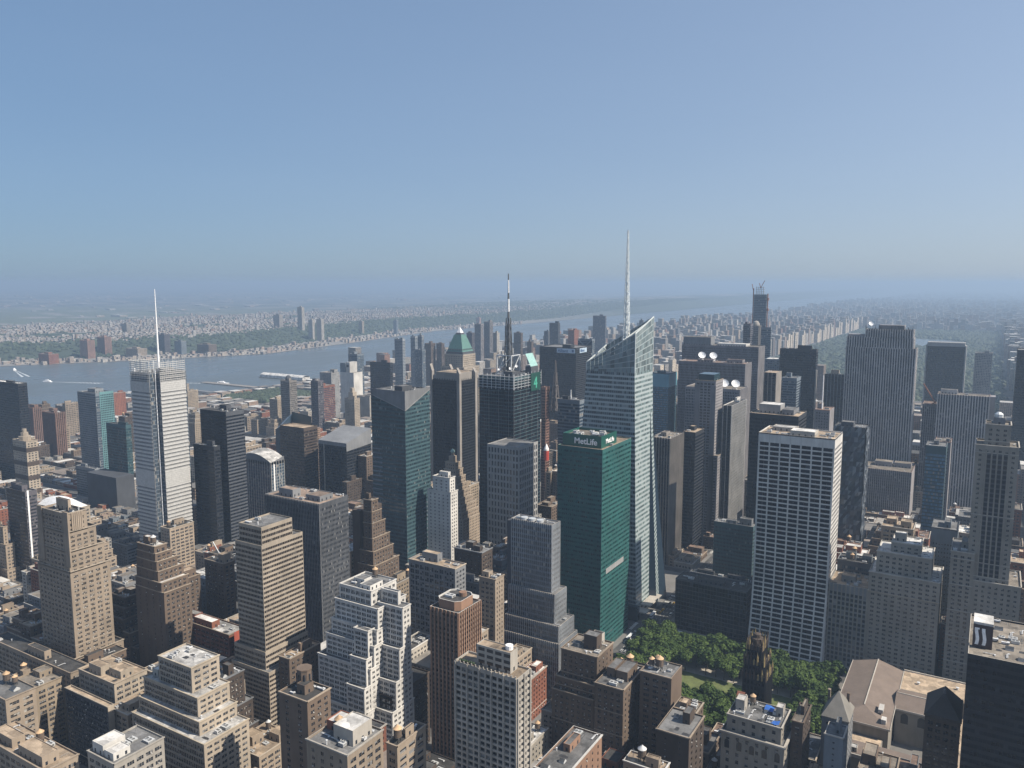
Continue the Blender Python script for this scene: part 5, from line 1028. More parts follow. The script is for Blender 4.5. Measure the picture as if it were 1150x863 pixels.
def sts_x(r):
    x0,x1,y0,y1,z = HEROES['seven_ts'][0]; b = MB(); o = .5
    pS = [(x0,y0-o,z-4.5),(x1+o,y0-o,z-18),(x1+o,y0-o,z+1.2),(x0,y0-o,z+1.2)]; pE = [(x1+o,y0-o,z-18),(x1+o,y1,z-1),(x1+o,y1,z+1.2),(x1+o,y0-o,z+1.2)]
    b.quads([pS,pE]); b.quads([[(x0,y0-o,z+1.2),(x1+o,y0-o,z+1.2),(x1,y0,z+1.2),(x0,y0,z+1.2)],[(x1+o,y0-o,z+1.2),(x1+o,y1,z+1.2),(x1,y1,z+1.2),(x1,y0,z+1.2)]])
    b.bar(pS[0],pS[1],.7,1); b.bar(pE[0],pE[1],.7,1); b.obj('crown_panel',[W('gray'),W('gray_light')],r)
    c = MB()
    for i in range(30): zz = 20+i*4.6; c.box(x0-.05,x0+13,y0-.35,y0-.03,zz,zz+1.3)
    for i in range(20): zz = 8+i*4.6; c.box(x1+.03,x1+.35,y1-12,y1-.3,zz,zz+1.4)
    c.obj('pale_spandrel',[W('blue_gray')],r)
B('seven_ts','office_tower','dark blue green glass tower with gray folded triangular crown panels','gray_dark',cop='gray',sp='teal',gl='teal',roof='gray',s=CURT(bay=1.6,wz=.58),se=CURT(bay=1.6,wz=.5,hm=1),units=8,pent=1,cat='tower',extra=sts_x)
def astor_x(r):
    x0,x1,y0,y1,z = HEROES['astor'][0]; w_ = W('concrete'); b = MB()
    for (xx,yy,hh,dx,dy) in ((x0-2.5,y0+2,20,1.6,5),(x0+2,y1-3,16,2,5),(x1-.6,y0-1.2,17,2.2,4.5),(x1-1.2,y1-6,14,2.2,5)):
        b.quads([[(xx-dx,yy-dy/2,0),(xx+dx,yy-dy/2,0),(xx+dx,yy-dy/2,z+hh*.55),(xx-dx,yy-dy/2,z+hh)],[(xx+dx,yy-dy/2,0),(xx+dx,yy+dy/2,0),(xx+dx,yy+dy/2,z+hh*.55),(xx+dx,yy-dy/2,z+hh*.55)],[(xx+dx,yy+dy/2,0),(xx-dx,yy+dy/2,0),(xx-dx,yy+dy/2,z+hh),(xx+dx,yy+dy/2,z+hh*.55)],[(xx-dx,yy+dy/2,0),(xx-dx,yy-dy/2,0),(xx-dx,yy-dy/2,z+hh),(xx-dx,yy+dy/2,z+hh)],[(xx-dx,yy-dy/2,z+hh),(xx+dx,yy-dy/2,z+hh*.55),(xx+dx,yy+dy/2,z+hh*.55),(xx-dx,yy+dy/2,z+hh)]])
    b.obj('concrete_fin',[w_],r); penthouse(r,x0+3,x1-4,y0+3,y1-3,z-1,10,w_,RF('tan'))
B('astor','office_tower','black ribbed tower framed by tan concrete fins in front of the green pyramid','black',sp='black',gl='black',roof='tar',s=RIB(bay=1.9,fin=(.35,.3,1,0)),se=RIB(bay=1.9,fin=(.4,.3,1,0)),units=0,pent=0,cat='tower',extra=astor_x)
def par_x(r):
    x0,x1,y0,y1,z = HEROES['paramount'][0]; b = MB(); cx,cy = (x0+x1)/2,(y0+y1)/2; b.box(cx-3.5,cx+3.5,cy-3.5,cy+3.5,z-1,z+7); b.ring(cx,cy,[(2.2,z+7),(2.0,z+9.5)],10,0); b.ring(cx,cy,[(.6,z+9.5),(2.1,z+10.6),(2.7,z+12.2),(2.1,z+13.9),(.5,z+14.9),(.1,z+16)],12,1); b.obj('clock_crown',[W('tan'),plain('globe_copper',(.28,.4,.36),.5)],r)
PAR = [HEROES['paramount'][0]]
for i_ in range(1,9):
    a_ = HEROES['paramount'][0]; e_ = HEROES['paramount'][3]; f_ = i_/8
    PAR.append([a_[0]+(e_[0]-3-a_[0])*f_, a_[1]+(e_[1]+4-a_[1])*f_, a_[2]+(e_[2]-a_[2])*f_, a_[3]+(e_[3]+6-a_[3])*f_, a_[4]-8.5*i_])
HEROES['paramount'] = PAR
B('paramount','stepped_tower','tan ziggurat tower tapering in many steps to a globe crown','tan',cop='tan_light',gl='dark',roof='tan',s=MAS(bay=3.4,k=1,wx=.42,cap=1.4),se=MAS(bay=3.4,k=1,wx=.42,cap=1.4),units=0,pent=0,cat='tower',extra=par_x)
def conde():
    x0,x1,y0,y1,z = HEROES['conde_glass'][0]; m0 = HEROES['conde'][0]
    def ex(r):
        st = plain('white_steel',(.5,.52,.54),.5); c = (-518.7,735.); b = MB(); F = 18.5; zz = z-1
        for sx in (-1,1):
            for sy in (-1,1):
                b.bar((c[0]+sx*F/2,c[1]+sy*F/2,zz),(c[0]+sx*F/2,c[1]+sy*F/2,zz+22),1.1)
        for h in (0.6,21.6):
            for sx in (-1,1): b.bar((c[0]+sx*F/2,c[1]-F/2,zz+h),(c[0]+sx*F/2,c[1]+F/2,zz+h),.9); b.bar((c[0]-F/2,c[1]+sx*F/2,zz+h),(c[0]+F/2,c[1]+sx*F/2,zz+h),.9)
        for sx in (-1,1): b.bar((c[0]+sx*F/2,c[1]-F/2,zz+1),(c[0]+sx*F/2,c[1]+F/2,zz+21),.6); b.bar((c[0]-F/2,c[1]+sx*F/2,zz+1),(c[0]+F/2,c[1]+sx*F/2,zz+21),.6)
        b.obj('roof_frame',[st],r)
        q = MB()
        for i in range(5):
            for (a,b_) in (((x0,y0),(x1,y0)),((x1,y0),(x1,y1))): q.bar((a[0],a[1]-.8,z-12+i*3),(b_[0]+(.8 if a[0]==b_[0] else 0),b_[1]-(.8 if a[1]==b_[1] else 0),z-12+i*3),.35)
        for i in range(9):
            q.bar((x0+i*(x1-x0)/8,y0-.8,z-14),(x0+i*(x1-x0)/8,y0-.8,z+3),.4); q.bar((x1+.8,y0+i*(y1-y0)/8,z-14),(x1+.8,y0+i*(y1-y0)/8,z+3),.4)
        q.obj('scaffold_rail',[st],r)
        dk = plain('mast_dark',(.10,.105,.11),.6); lt = plain('mast_white',(.7,.7,.7),.6)
        mast(r,*c,z-1,z+62,7.5,3.6,[dk,lt]); a = mast(r,*c,z+62,330,2.7,1.3,[dk,lt],bands=[0,1,1,0,1,1,0],lattice=False)
        for i,(dx,dy) in enumerate(((-8,-6),(7,-7),(9,2))): dish(r,c[0]+dx,c[1]+dy,z+2+i*2,1.8)
        g = wall('sign_four_green',(.012,.06,.045),.1,.4); box_part('sign_panel',g,r,(x1+.9,x1+1.4,y1-24,y1-3,z-19,z+1))
        lettering('4',17,plain('sign_mint',(.06,.34,.24),.5),r,(x1+1.45,y1-18.5,z-16),(0,1),'sign_lettering')
        p = MB(); p.quads([[(x1-2,y1-19,z+8),(x1-2,y1-3,z+8),(x1-9,y1-3,z+22),(x1-9,y1-19,z+22)]]); p.box(x1-9,x1-1.5,y1-19,y1-3,z-1,z+7.9,1); p.obj('slanted_cap',[plain('mint_panel',(.25,.42,.4),.5),W('gray_dark')],r)
    root = building('office_tower','dark glass tower topped by white steel frames, a tall antenna and a green numeral',[[(x0,x1,y0,y1,z)]],'gray_dark',sp='teal',gl='black',roof='gray',s=CURT(bay=3.2,wz=.8,wx=.93,fin=(.25,.2,4,2)),se=CURT(bay=3.2,wz=.8,wx=.93,fin=(.25,.2,4,2)),cop='gray_light',cat='tower',units=6,pent=1,extra=ex)
    NOGO.append((x0,x1,y0,y1)); NOGO.append(tuple(m0[:4])); BD['conde_glass'] = root
    panes = []; mb = MB(); mr = MB(); s = style(bay=3.9,k=1,wx=.56,wz=.7,flr=7.2,d=.5,edge=.8,cap=1.8,pm=0,hm=0); tiers_build(root,[tuple(m0)],s,s,None,None,panes,mb,mr)
    mb.obj('masonry_wing',[W('gray_light'),W('gray_light'),W('pale')],root); panes = [np.asarray(p).reshape(-1,4,3) for p in panes]; mr.obj('wing_roof',[RF('gray')],root); b = MB(); q = np.concatenate(panes); b.quads(q,0,FR.random(len(q))); b.obj('wing_window',[G('dark')],root,kind='stuff')
conde()
def bs2_x(r):
    x0,x1,y0,y1,z = HEROES['blackslope'][0]; b = MB(); b.quads([[(x0,y0-.4,z-3),(x1+.4,y0-.4,z-3),(x1+.4,y0-.4,z+2),(x0,y0-.4,z+2)],[(x1+.4,y0-.4,z-9),(x1+.4,y1,z-6),(x1+.4,y1,z+15),(x1+.4,y0-.4,z+2)],[(x1+.4,y0-.4,z+2),(x1+.4,y1,z+15),(x0,y1,z+15),(x0,y0-.4,z+2)],[(x1,y1,z-6),(x0,y1,z-6),(x0,y1,z+15),(x1,y1,z+15)],[(x0,y1,z-3),(x0,y0,z-3),(x0,y0,z+2),(x0,y1,z+15)]]); b.obj('sloped_crown',[W('gray')],r)
    box_part('white_fin',W('pale'),r,(x0+10,x0+11,y0-.7,y0-.02,0,z-2))
B('blackslope','office_tower','black glass block with a big sloping gray metal crown','black',sp='black',gl='black',roof='gray',s=CURT(),units=0,pent=0,cat='tower',extra=bs2_x)
def rb_x(r):
    x0,x1,y0,y1,z = HEROES['redbrown301'][0]; b = MB(); b.quads([[(x0-12,y0+3,0),(x0-.2,y0+3,0),(x0-.2,y0+3,z-1),(x0-12,y0+3,z-8)],[(x0-12,y1,0),(x0-12,y0+3,0),(x0-12,y0+3,z-8),(x0-12,y1,z+6)],[(x0-12,y0+3,z-8),(x0-.2,y0+3,z-1),(x0-.2,y1,z+14),(x0-12,y1,z+6)],[(x0-.2,y0+3,0),(x0-.2,y1,0),(x0-.2,y1,z+14),(x0-.2,y0+3,z-1)]]); b.obj('glass_wing',[G('blue')],r)
    c = MB(); c.quads([[(x0,y1-3,z),(x1-8,y1-3,z),(x1-8,y1-3,z+12),(x0,y1-3,z+16)]]); c.obj('glass_screen',[G('teal')],r)
B('redbrown301','hotel_tower','dark red brown slab with a tan roof and a slanted glass screen behind it','brown_dark',sp='brown_dark',gl='bronze',roof='tan',s=CURT(bay=2.4,wz=.5),se=CURT(bay=2.4),units=1,pent=0,cat='tower',extra=rb_x)
def west_x(r):
    x0,x1,y0,y1,z = HEROES['westin'][0]; b = MB(); n = 10
    for i in range(n):
        a, c = i/n, (i+1)/n; h = lambda t: z-1+14*math.sin(t*2.3+.5)-4
        A,Bx = x0+(x1-x0)*a, x0+(x1-x0)*c; b.quads([[(A,y0,z-4),(Bx,y0,z-4),(Bx,y0,h(c)),(A,y0,h(a))],[(A,y0,h(a)),(Bx,y0,h(c)),(Bx,y1,h(c)+3),(A,y1,h(a)+3)]],[0,1])
    b.quads([[(x1,y0,z-4),(x1,y1,z-4),(x1,y1,z+5),(x1,y0,h(1))]],0); b.obj('curved_crown',[W('gray'),RF('white')],r); c = MB()
    for o in (3,8): c.box(x0+o,x0+o+1.6,y0-.5,y0-.02,0,z-4)
    c.box(x1+.02,x1+.5,y0+4,y0+6,0,z-3); c.obj('white_stripe',[WHITEM],r)
B('westin','hotel_tower','glass hotel tower with white vertical stripes and a curved pale roof','blue_gray',sp='mauve',cop='white',gl='blue',roof='white',s=CURT(bay=2.2,fin=(.5,.3,2,2)),se=CURT(bay=2.2,hm=0,fin=(.5,.3,2,2)),units=0,pent=0,cat='tower',extra=west_x)
B('dark225','office_tower','dark blue black office tower with pale bands right of the mast topped skyscraper','gray_dark',sp='black',gl='black',roof='tar',s=CURT(wz=.55),se=CURT(wz=.5,bay=2.2,hm=0),units=6,pent=1,cat='tower')
B('dark217','office_building','lower dark glass wing at the left foot of the dark blue black tower','gray_dark',sp='black',gl='black',roof='tar',s=CURT(),units=4,pent=1,cat='tower')
B('blue626','office_tower','small dark blue tower with rooftop mast peeking over the green tower','gray_dark',cop='gray_light',sp='blue_gray',gl='blue',roof='tar',s=CURT(bay=3),se=CURT(bay=3),units=5,pent=1,cat='tower',extra=lambda r: mast(r,-492,838,178,190,1.6,.5,[WHITEM]))
def pink_x(r):
    x0,x1,y0,y1,z = HEROES['pink608'][0]; b = MB(); mast(r,x1+10,y0+8,150,z+36,9,.6,[plain('mast_brown',(.16,.14,.13),.7)])
    b.ring(x1+4,y0-5,[(3.5,97),(3.5,99),(.5,106)],12,0); b.ring(x1+4,y0-5,[(3.5,84),(3.5,97)],12,1); b.obj('lit_drum',[WHITEM,plain('billboard_red',(.45,.06,.04),.5)],r)
B('pink608','office_tower','thin pink granite strip tower between the antenna tower and green tower','pink',sp='pink',gl='bronze',roof='gravel',s=RIB(bay=2.4),se=RIB(bay=2.4),units=1,pent=0,cat='tower',extra=pink_x)
def boa():
    root = tag(empty('office_tower',(-360,690,0)),'tallest faceted pale glass skyscraper with a slanted top and white spire','tower'); NOGO.append((-402,-322,655,722))
    X0b,X1b,Y0b,Y1b = -402.,-329.5,659.,706.; X0t,X1t,Y0t,Y1t = -384.,-338.3,663.,708.5; ZB = 236.
    ms = wall('mullion_silver',(.31,.36,.37),.1,.5); gl_s = glass('glass_boa_shaded',(.04,.06,.072),(.2,.24,.25),.2,.1); gl_e = glass('glass_boa_pale',(.10,.14,.145),(.3,.35,.35),.2,.12)  # sun and shade put into the glass colour: pale on the east, dark elsewhere
    def lerp(a,b,t): return np.array(a)+(np.array(b)-np.array(a))*t
    def sloped(p0,p1,q0,q1,za,zb,b,pan,nb,fl,wz):
        """trapezoid wall between bottom edge p0-p1 and top edge q0-q1, split into floors of glass and spandrel"""
        nf = int((zb-za)/fl)
        for k in range(nf):
            t0,t1,t2 = k/nf,(k+1-wz)/nf,(k+1)/nf; A,B_,C_,D_,E_,F_ = lerp(p0,q0,t0),lerp(p1,q1,t0),lerp(p1,q1,t1),lerp(p0,q0,t1),lerp(p0,q0,t2),lerp(p1,q1,t2)
            z_ = lambda v,t: (v[0],v[1],za+(zb-za)*t); b.quads([[z_(A,t0),z_(B_,t0),z_(C_,t1),z_(D_,t1)]])
            for i in range(nb):
                u0,u1 = (i+.05)/nb,(i+.95)/nb; pan.append([z_(lerp(D_,C_,u0),t1),z_(lerp(D_,C_,u1),t1),z_(lerp(E_,F_,u1),t2),z_(lerp(E_,F_,u0),t2)])
                b.quads([[z_(lerp(D_,C_,i/nb),t1),z_(lerp(D_,C_,u0),t1),z_(lerp(E_,F_,u0),t2),z_(lerp(E_,F_,i/nb),t2)],[z_(lerp(D_,C_,u1),t1),z_(lerp(D_,C_,(i+1)/nb),t1),z_(lerp(E_,F_,(i+1)/nb),t2),z_(lerp(E_,F_,u1),t2)]])
    mb = MB(); ps = []; pe = []; me = MB(); zt = ZB
    f = ZB/273.; X1m = X1b+(X1t-X1b)*f; X0m = X0b+(X0t-X0b)*f; Y0m = Y0b+(Y0t-Y0b)*f; Y1m = Y1b+(Y1t-Y1b)*f
    sloped((X0b,Y0b),(X1b,Y0b),(X0m,Y0m),(X1m,Y0m),0,ZB,mb,ps,24,4.25,.58)
    sloped((X1b,Y0b),(X1b,Y1b),(X1m,Y0m),(X1m,Y1m),0,ZB,me,pe,15,4.25,.5)
    sloped((X1b,Y1b),(X0b,Y1b),(X1m,Y1m),(X0m,Y1m),0,ZB,mb,ps,10,4.25,.58); sloped((X0b,Y1b),(X0b,Y0b),(X0m,Y1m),(X0m,Y0m),0,ZB,mb,ps,8,4.25,.58)
    mb.obj('south_wall',[ms],root); me.obj('east_wall',[ms],root); b = MB(); b.quads(np.array(ps),0,FR.random(len(ps))); b.obj('window',[gl_s],root,kind='stuff'); b = MB(); b.quads(np.array(pe),0,FR.random(len(pe))); b.obj('window',[gl_e],root,kind='stuff')
    # pale screen walls above the last floor, tops slanting up to the north east corner
    sc_ = glass('glass_screen_pale',(.145,.185,.195),(.22,.26,.265),.3,.2,spec=.4); b = MB()
    def band(p0,p1,h0,h1,n):
        for i in range(n):
            a0,a1 = ZB+(h0-ZB)*i/n, ZB+(h0-ZB)*(i+.86)/n; c0,c1 = ZB+(h1-ZB)*i/n, ZB+(h1-ZB)*(i+.86)/n
            for j in range(12):
                u0,u1 = j/12+.004,(j+1)/12-.004; P_ = lerp(p0,p1,u0); Q_ = lerp(p0,p1,u1); b.quads([[(*P_,a0+(c0-a0)*u0),(*Q_,a0+(c0-a0)*u1),(*Q_,a1+(c1-a1)*u1),(*P_,a1+(c1-a1)*u0)]],0,FR.random())
            e0 = ZB+(h0-ZB)*(i+1)/n; e1 = ZB+(h1-ZB)*(i+1)/n; b.quads([[(*p0,a1),(*p1,c1),(*p1,e1),(*p0,e0)]],1)
    band((X0m,Y0m),(X1m,Y0m),244,273,6); band((X1m,Y0m),(X1m,Y1m),273,287,8); band((X1m,Y1m),(X0m,Y1m),287,258,6); band((X0m,Y1m),(X0m,Y0m),258,244,5)
    b.obj('glass_screen',[sc_,ms],root); fr = MB()
    E = [(X0m,Y0m,244),(X1m,Y0m,273),(X1m,Y1m,287),(X0m,Y1m,258)]
    for i in range(4): fr.bar(E[i],E[(i+1)%4],.9); fr.bar((E[i][0],E[i][1],ZB),E[i],.7)
    fr.bar((X1m-14,Y0m+4,266),(X1m-2,Y1m-2,284),.6); fr.bar((X1m-24,Y0m+6,258),(X1m-12,Y1m-4,276),.6); fr.bar((X0m+4,Y0m+1,244),(X0m+14,Y0m+8,258),1.0); fr.bar((X0m+14,Y0m+8,258),(X0m+16,Y0m+8,256),1.0); fr.obj('crown_frame',[plain('frame_silver',(.5,.54,.54),.5)],root)
    c = MB(); c.quads([[(X0m+1,Y0m+1,ZB-.5),(X1m-1,Y0m+1,ZB-.5),(X1m-1,Y1m-1,ZB-.5),(X0m+1,Y1m-1,ZB-.5)]]); c.obj('roof',[RF('gray')],root); box_part('roof_house',W('gray'),root,(X0m+12,X1m-12,Y0m+12,Y1m-10,ZB,ZB+16))
    mast(root,-357.8,690,ZB+16,369,5.2,1.0,[plain('spire_white',(.72,.76,.76),.5)],name='spire')
    # low flaring crystal wing on the east front
    w_ = MB(); pw = []; A0,A1,B0,B1 = (X1b+.2,692.),(X1b+7.5,694.),(X1b+7.5,722.),(X1b+.2,722.); q = lambda p,z_: (p[0]+(X1m-X1b)*z_/ZB,p[1],z_)
    xa_ = X1b+(X1m-X1b)*196/ZB+.15; ap0,ap1 = (xa_,701.),(xa_,706.)
    sloped(A1,B1,ap0,ap1,0,196,w_,pw,8,4.25,.5); n0 = len(pw); w_.poly([(A0[0],A0[1],0),(A1[0],A1[1],0),(ap0[0],ap0[1],196)],1); w_.poly([(B1[0],B1[1],0),(B0[0],B0[1],0),(ap1[0],ap1[1],196)],1); w_.poly([(B0[0],B0[1],0),(X1b-8,706.4,0),(ap1[0]-.5,706.4,196),(ap1[0],ap1[1],196)],1)
    w_.obj('crystal_wing',[ms,G('blue')],root); b = MB(); b.quads(np.array(pw),0,FR.random(len(pw))); b.obj('window',[gl_e],root,kind='stuff')
    box_part('entrance_canopy',W('pale'),root,(-334,-318.5,657,668,8,9.2),(-329,-319,668.1,700,11,12.2)); box_part('podium',G('teal'),root,(-401,-326,653.5,658.8,.16,14)); BD['boa'] = root
boa()
# ---------------------------------------------------------------- left middle distance
B('darkleft','apartment_tower','black glass tower cut by the left edge of the frame above the piers','black',cop='pale',sp='black',gl='black',roof='white',s=CURT(),units=3,pent=1,cat='tower')
def band_x(r):
    b = MB(); x0,x1,y0,y1,z = HEROES['bandtower'][0]; b.ring((x0+x1)/2,(y0+y1)/2,[(8,z-1),(8,z+5),(5,z+5),(5,z+10),(3,z+10),(3,z+15)],8,0); b.obj('stepped_cap',[W('tan_light')],r); c = MB()
    for zz in (24,44,64,84): c.box(x0-.4,x1+.4,y0-.5,y0-.01,zz,zz+6); c.box(x1+.01,x1+.5,y0,y1,zz,zz+6)
    c.obj('dark_band',[W('brown_dark')],r)
B('bandtower','apartment_tower','cream tower ringed by dark bands with a stepped drum top at the left','tan_light',gl='dark',roof='tan',s=MAS(bay=4,k=1,wx=.5),se=MAS(bay=4,k=1,wx=.5),units=0,pent=0,cat='tower',extra=band_x)
for kk,lb in (('brick48','red brown brick apartment tower with vertical ribs left of the turquoise tower'),('brick24','red brown brick apartment tower partly hidden behind the cream banded tower')):
    B(kk,'apartment_tower',lb,'brickbrown',sp='brown_dark',gl='bronze',roof='gravel',s=RIB(bay=3.5,fin=(1.4,.6,1,0),wx=.6,flr=3.0),se=RIB(bay=3.5,fin=(1.4,.6,1,0),wx=.6,flr=3.0),units=3,pent=2,cat='tower',group='red brown brick apartment towers')
def bg_x(r):
    x0,x1,y0,y1,z = HEROES['blueglass'][0]; b = MB(); b.box(x1+.05,x1+.6,y0+6,y1,0,z+1); b.obj('turquoise_grid',[W('turquoise')],r); g = MB()
    for k in range(int(z/3.4)):
        for j in range(8): yy = y0+7+j*(y1-y0-7)/8; g.quads([[(x1+.65,yy+.4,k*3.4+.8),(x1+.65,yy+(y1-y0-7)/8-.5,k*3.4+.8),(x1+.65,yy+(y1-y0-7)/8-.5,k*3.4+2.7),(x1+.65,yy+.4,k*3.4+2.7)]],0,.3)
    g.obj('window',[G('dark')],r,kind='stuff')
B('blueglass','apartment_tower','blue glass tower with a bright turquoise gridded east side near the river','steel',sp='blue_gray',gl='blue',roof='gray',s=BAND(wz=.55,flr=3.4,hm=0,cap=1.5),se=CURT(hm=1),units=3,pent=2,cat='tower',extra=bg_x)
B('blueglass_low','office_building','lower light banded block standing in front of the turquoise tower','steel',sp='steel',gl='teal',roof='gray',s=BAND(wz=.5),se=BAND(),units=2,pent=1)
B('greenset','stepped_tower','dark green glass stepped tower just left of the mast topped skyscraper','teal',sp='teal',gl='teal',roof='tar',s=CURT(hm=1),se=CURT(),units=3,pent=1,cat='tower',extra=lambda r: box_part('low_wing',W('gray_dark'),r,(-1150,-1080,612,639,0,52)))
B('whitestripe','hotel_tower','dark mauve tower with one white vertical stripe at the left edge','mauve',sp='brown_dark',gl='dark',roof='tar',s=CURT(bay=3,wz=.5),se=BAND(bay=3,wz=.5),units=2,pent=2,cat='tower',extra=lambda r: box_part('white_stripe',WHITEM,r,(-920.97,-920.3,412.5,414.3,0,101)))
def dome_x(r):
    x0,x1,y0,y1,z = HEROES['dome_host'][0]; b = MB(); n,mm = 10,10; cx,cy = (x0+x1)/2+.5,(y0+y1)/2; P_ = [[(cx-25+50*i/n, cy-13+26*j/mm, z-1+10.5*math.sin(math.pi*(.06+.88*j/mm))*(.62+.38*math.sin(math.pi*i/n))) for j in range(mm+1)] for i in range(n+1)]
    for i in range(n):
        for j in range(mm): b.quads([[P_[i][j],P_[i+1][j],P_[i+1][j+1],P_[i][j+1]]])
    for i in (0,n): b.poly([p for p in P_[i]]+[(P_[i][-1][0],P_[i][-1][1],z-12),(P_[i][0][0],P_[i][0][1],z-12)])
    b.obj('tennis_bubble',[plain('bubble_white',(.78,.79,.8),.5)],r)
B('dome_host','loft_building','tan loft carrying a smooth white vaulted bubble on its roof','tan_light',gl='dark',roof='gravel',s=LOFT(),se=LOFT(),units=2,pent=0,extra=dome_x)
B('setback153','stepped_tower','brown setback tower with dark left flank and white roof below the silver skyscraper','brown',cop='tan',gl='dark',roof='white',s=MAS(bay=9,k=1,wx=.1,cap=1.6),se=MAS(bay=4,k=2,wx=.54,cap=1.6),units=3,pent=1,tanks=1,cat='tower')
def crane_x(r):
    x0,x1,y0,y1,z = HEROES['crane_brown'][0]; b = MB(); b.bar((x0+14,y0+5,z-1),(x0+14,y0+5,z+6),.9); b.bar((x0+14,y0+5,z+5),(x0+7,y0+4,z+15),.8); b.bar((x0+14,y0+5,z+6),(x0+19,y0+6,z+4),.8); b.obj('roof_hoist',[METAL],r); penthouse(r,x1-9,x1-2,y0+2,y1-2,z-1,7,W('tan'),RF('tan'))
B('crane_brown','loft_building','brown loft with a pale hoist and roof cabin between the setback and banded towers','brown',cop='tan',gl='dark',roof='tar',s=MAS(),se=MAS(bay=5,k=1),units=4,pent=0,extra=crane_x)
B('redlow','loft_building','long red brick block with a bright red end wall left of the brown banded tower','red',cop='tan',gl='dark',roof='white',s=LOFT(),se=MAS(),units=4,pent=3,extra=lambda r: box_part('red_end_wall',W('redbright'),r,(-531.3,-530.9,356.5,371.5,0,57)))
B('leftsetback','stepped_tower','tan setback loft cut by the left edge below the white striped tower','tan',gl='dark',roof='gravel',s=MAS(),se=MAS(),units=1,pent=1)
# ---------------------------------------------------------------- right middle distance
B('stripe753','office_tower','slab with dark stripes on one side and pale stone ribs on the other','concrete',sp='black',gl='black',roof='gravel',s=RIB(bay=3.2,fin=(1.1,.6,1,0)),se=RIB(bay=1.6,fin=(.5,.5,1,0),hm=0,wz=.4,wx=.5),units=8,pent=1,cat='tower')
B('dark768','office_tower','black box tower with a tan rooftop behind the pale ribbed slab','black',cop='tan',sp='black',gl='black',roof='tan',s=CURT(),units=2,pent=1,cat='tower')
def am_x(r):
    x0,x1,y0,y1,z = HEROES['brown1177'][0]; box_part('granite_frame',W('granite'),r,(x0-.5,x0+5,y0-1,y0-.02,0,z-6),(x1-5,x1+.5,y0-1,y0-.02,0,z-6)); box_part('glass_crown',G('teal'),r,(x0+3,x1-3,y0+3,y1-3,z-1,z+7))
B('brown1177','office_tower','stepped brown granite tower with a glass topped crown beside the two lower white dishes','granite',cop='tan',sp='mauve',gl='bronze',roof='gravel',s=MAS(bay=4.5,k=2,wx=.66,wz=.6),se=MAS(bay=4,k=1,wx=.4),units=2,pent=0,cat='tower',extra=am_x)
B('grayhost','office_tower','plain gray ribbed slab carrying the two lower white dishes','granite',sp='granite',gl='dark',roof='gravel',s=RIB(bay=2.2,fin=(.9,.4,1,0)),se=RIB(bay=2.2,fin=(.9,.4,1,0),wx=.3),units=2,pent=1,cat='tower',extra=lambda r:(dish(r,-352,1006,182,5.6),dish(r,-338,1008,182,5.6)))
B('bw811','office_tower','slim black tower edged with white vertical strips left of the white flaring slab','white',sp='black',gl='black',roof='tar',s=RIB(bay=4.5,fin=(.5,.5,1,0),wx=.95),se=RIB(bay=4.5,fin=(1.2,.6,1,0),wx=.9),units=3,pent=1,cat='tower')
B('slab1211','office_tower','wide dark brown slab with a pair of small white dishes on its roof','granite',sp='mauve',gl='bronze',roof='brownred',s=RIB(bay=1.8,fin=(.7,.4,1,0)),se=RIB(bay=1.8,fin=(.9,.4,1,0),wx=.3,hm=0),units=8,pent=2,cat='tower',extra=lambda r:(dish(r,-401,1062,213,5.2),dish(r,-385,1062,213,5.2)))
B('slab1221','office_tower','widest brown gray slab with a ribbed roof house at the back of the avenue row','granite',sp='mauve',gl='bronze',roof='gravel',s=RIB(bay=1.8,fin=(.7,.4,1,0)),se=RIB(bay=1.8,fin=(.9,.4,1,0),wx=.3,hm=0),units=5,pent=0,cat='tower',extra=lambda r:(penthouse(r,-482,-437,1219,1240,221,13,W('gray'),RF('gravel')),penthouse(r,-428,-382,1222,1246,221,4,W('white'),RF('white'))))
B('greenglass735','office_tower','pale turquoise glass tower behind the right edge of the faceted skyscraper','teal',sp='teal',gl='sky',roof='gray',s=BAND(hm=1,wz=.6),se=BAND(hm=1,wz=.6),units=2,pent=1,cat='tower',extra=lambda r: box_part('bright_top',wall('turquoise_glass',(.10,.26,.33),.15,.3),r,(-535.4,-503.6,1214.5,1254,150,171.5)))
B('black842','office_tower','black tower with a tan roof and a gray roof box above the white flaring slab','black',cop='tan_light',sp='black',gl='black',roof='tan',s=CURT(),se=BAND(wz=.4,hm=0),units=3,pent=0,cat='tower',extra=lambda r:(penthouse(r,-262,-240,826,846,183,9,W('gray_light'),RF('white')),penthouse(r,-238,-226,824,850,183,5,W('gray'),RF('gray'))))
B('bluegrid','office_tower','blue gray gridded tower with white rooftop machines beside the brown slabs','blue_gray',sp='blue_gray',gl='blue',roof='white',s=MAS(bay=4,k=1,wx=.6,wz=.5),se=MAS(bay=4,k=1,wx=.6),units=8,pent=2,cat='tower')
B('black876','office_tower','flat topped black slab standing against the green park','black',cop='gray_light',sp='black',gl='black',roof='gray',s=CURT(),units=3,pent=1,cat='tower',extra=lambda r: box_part('white_end_fin',W('pale'),r,(-289.6,-287.5,1289,1292,0,184)))
B('bands880','office_building','blue gray tower with horizontal bands in front of the flat topped black slab','blue_gray',sp='steel',gl='blue',roof='gray',s=BAND(wz=.5),se=BAND(wz=.5,hm=0),units=3,pent=1,cat='tower')
B('striped858','office_tower','slim dark tower with pale side walls wedged right of the wide brown slabs','concrete',sp='black',gl='black',roof='tan',s=RIB(bay=5.5,fin=(1,.5,1,0),wx=.95),se=SOLID,units=2,pent=0,cat='tower')
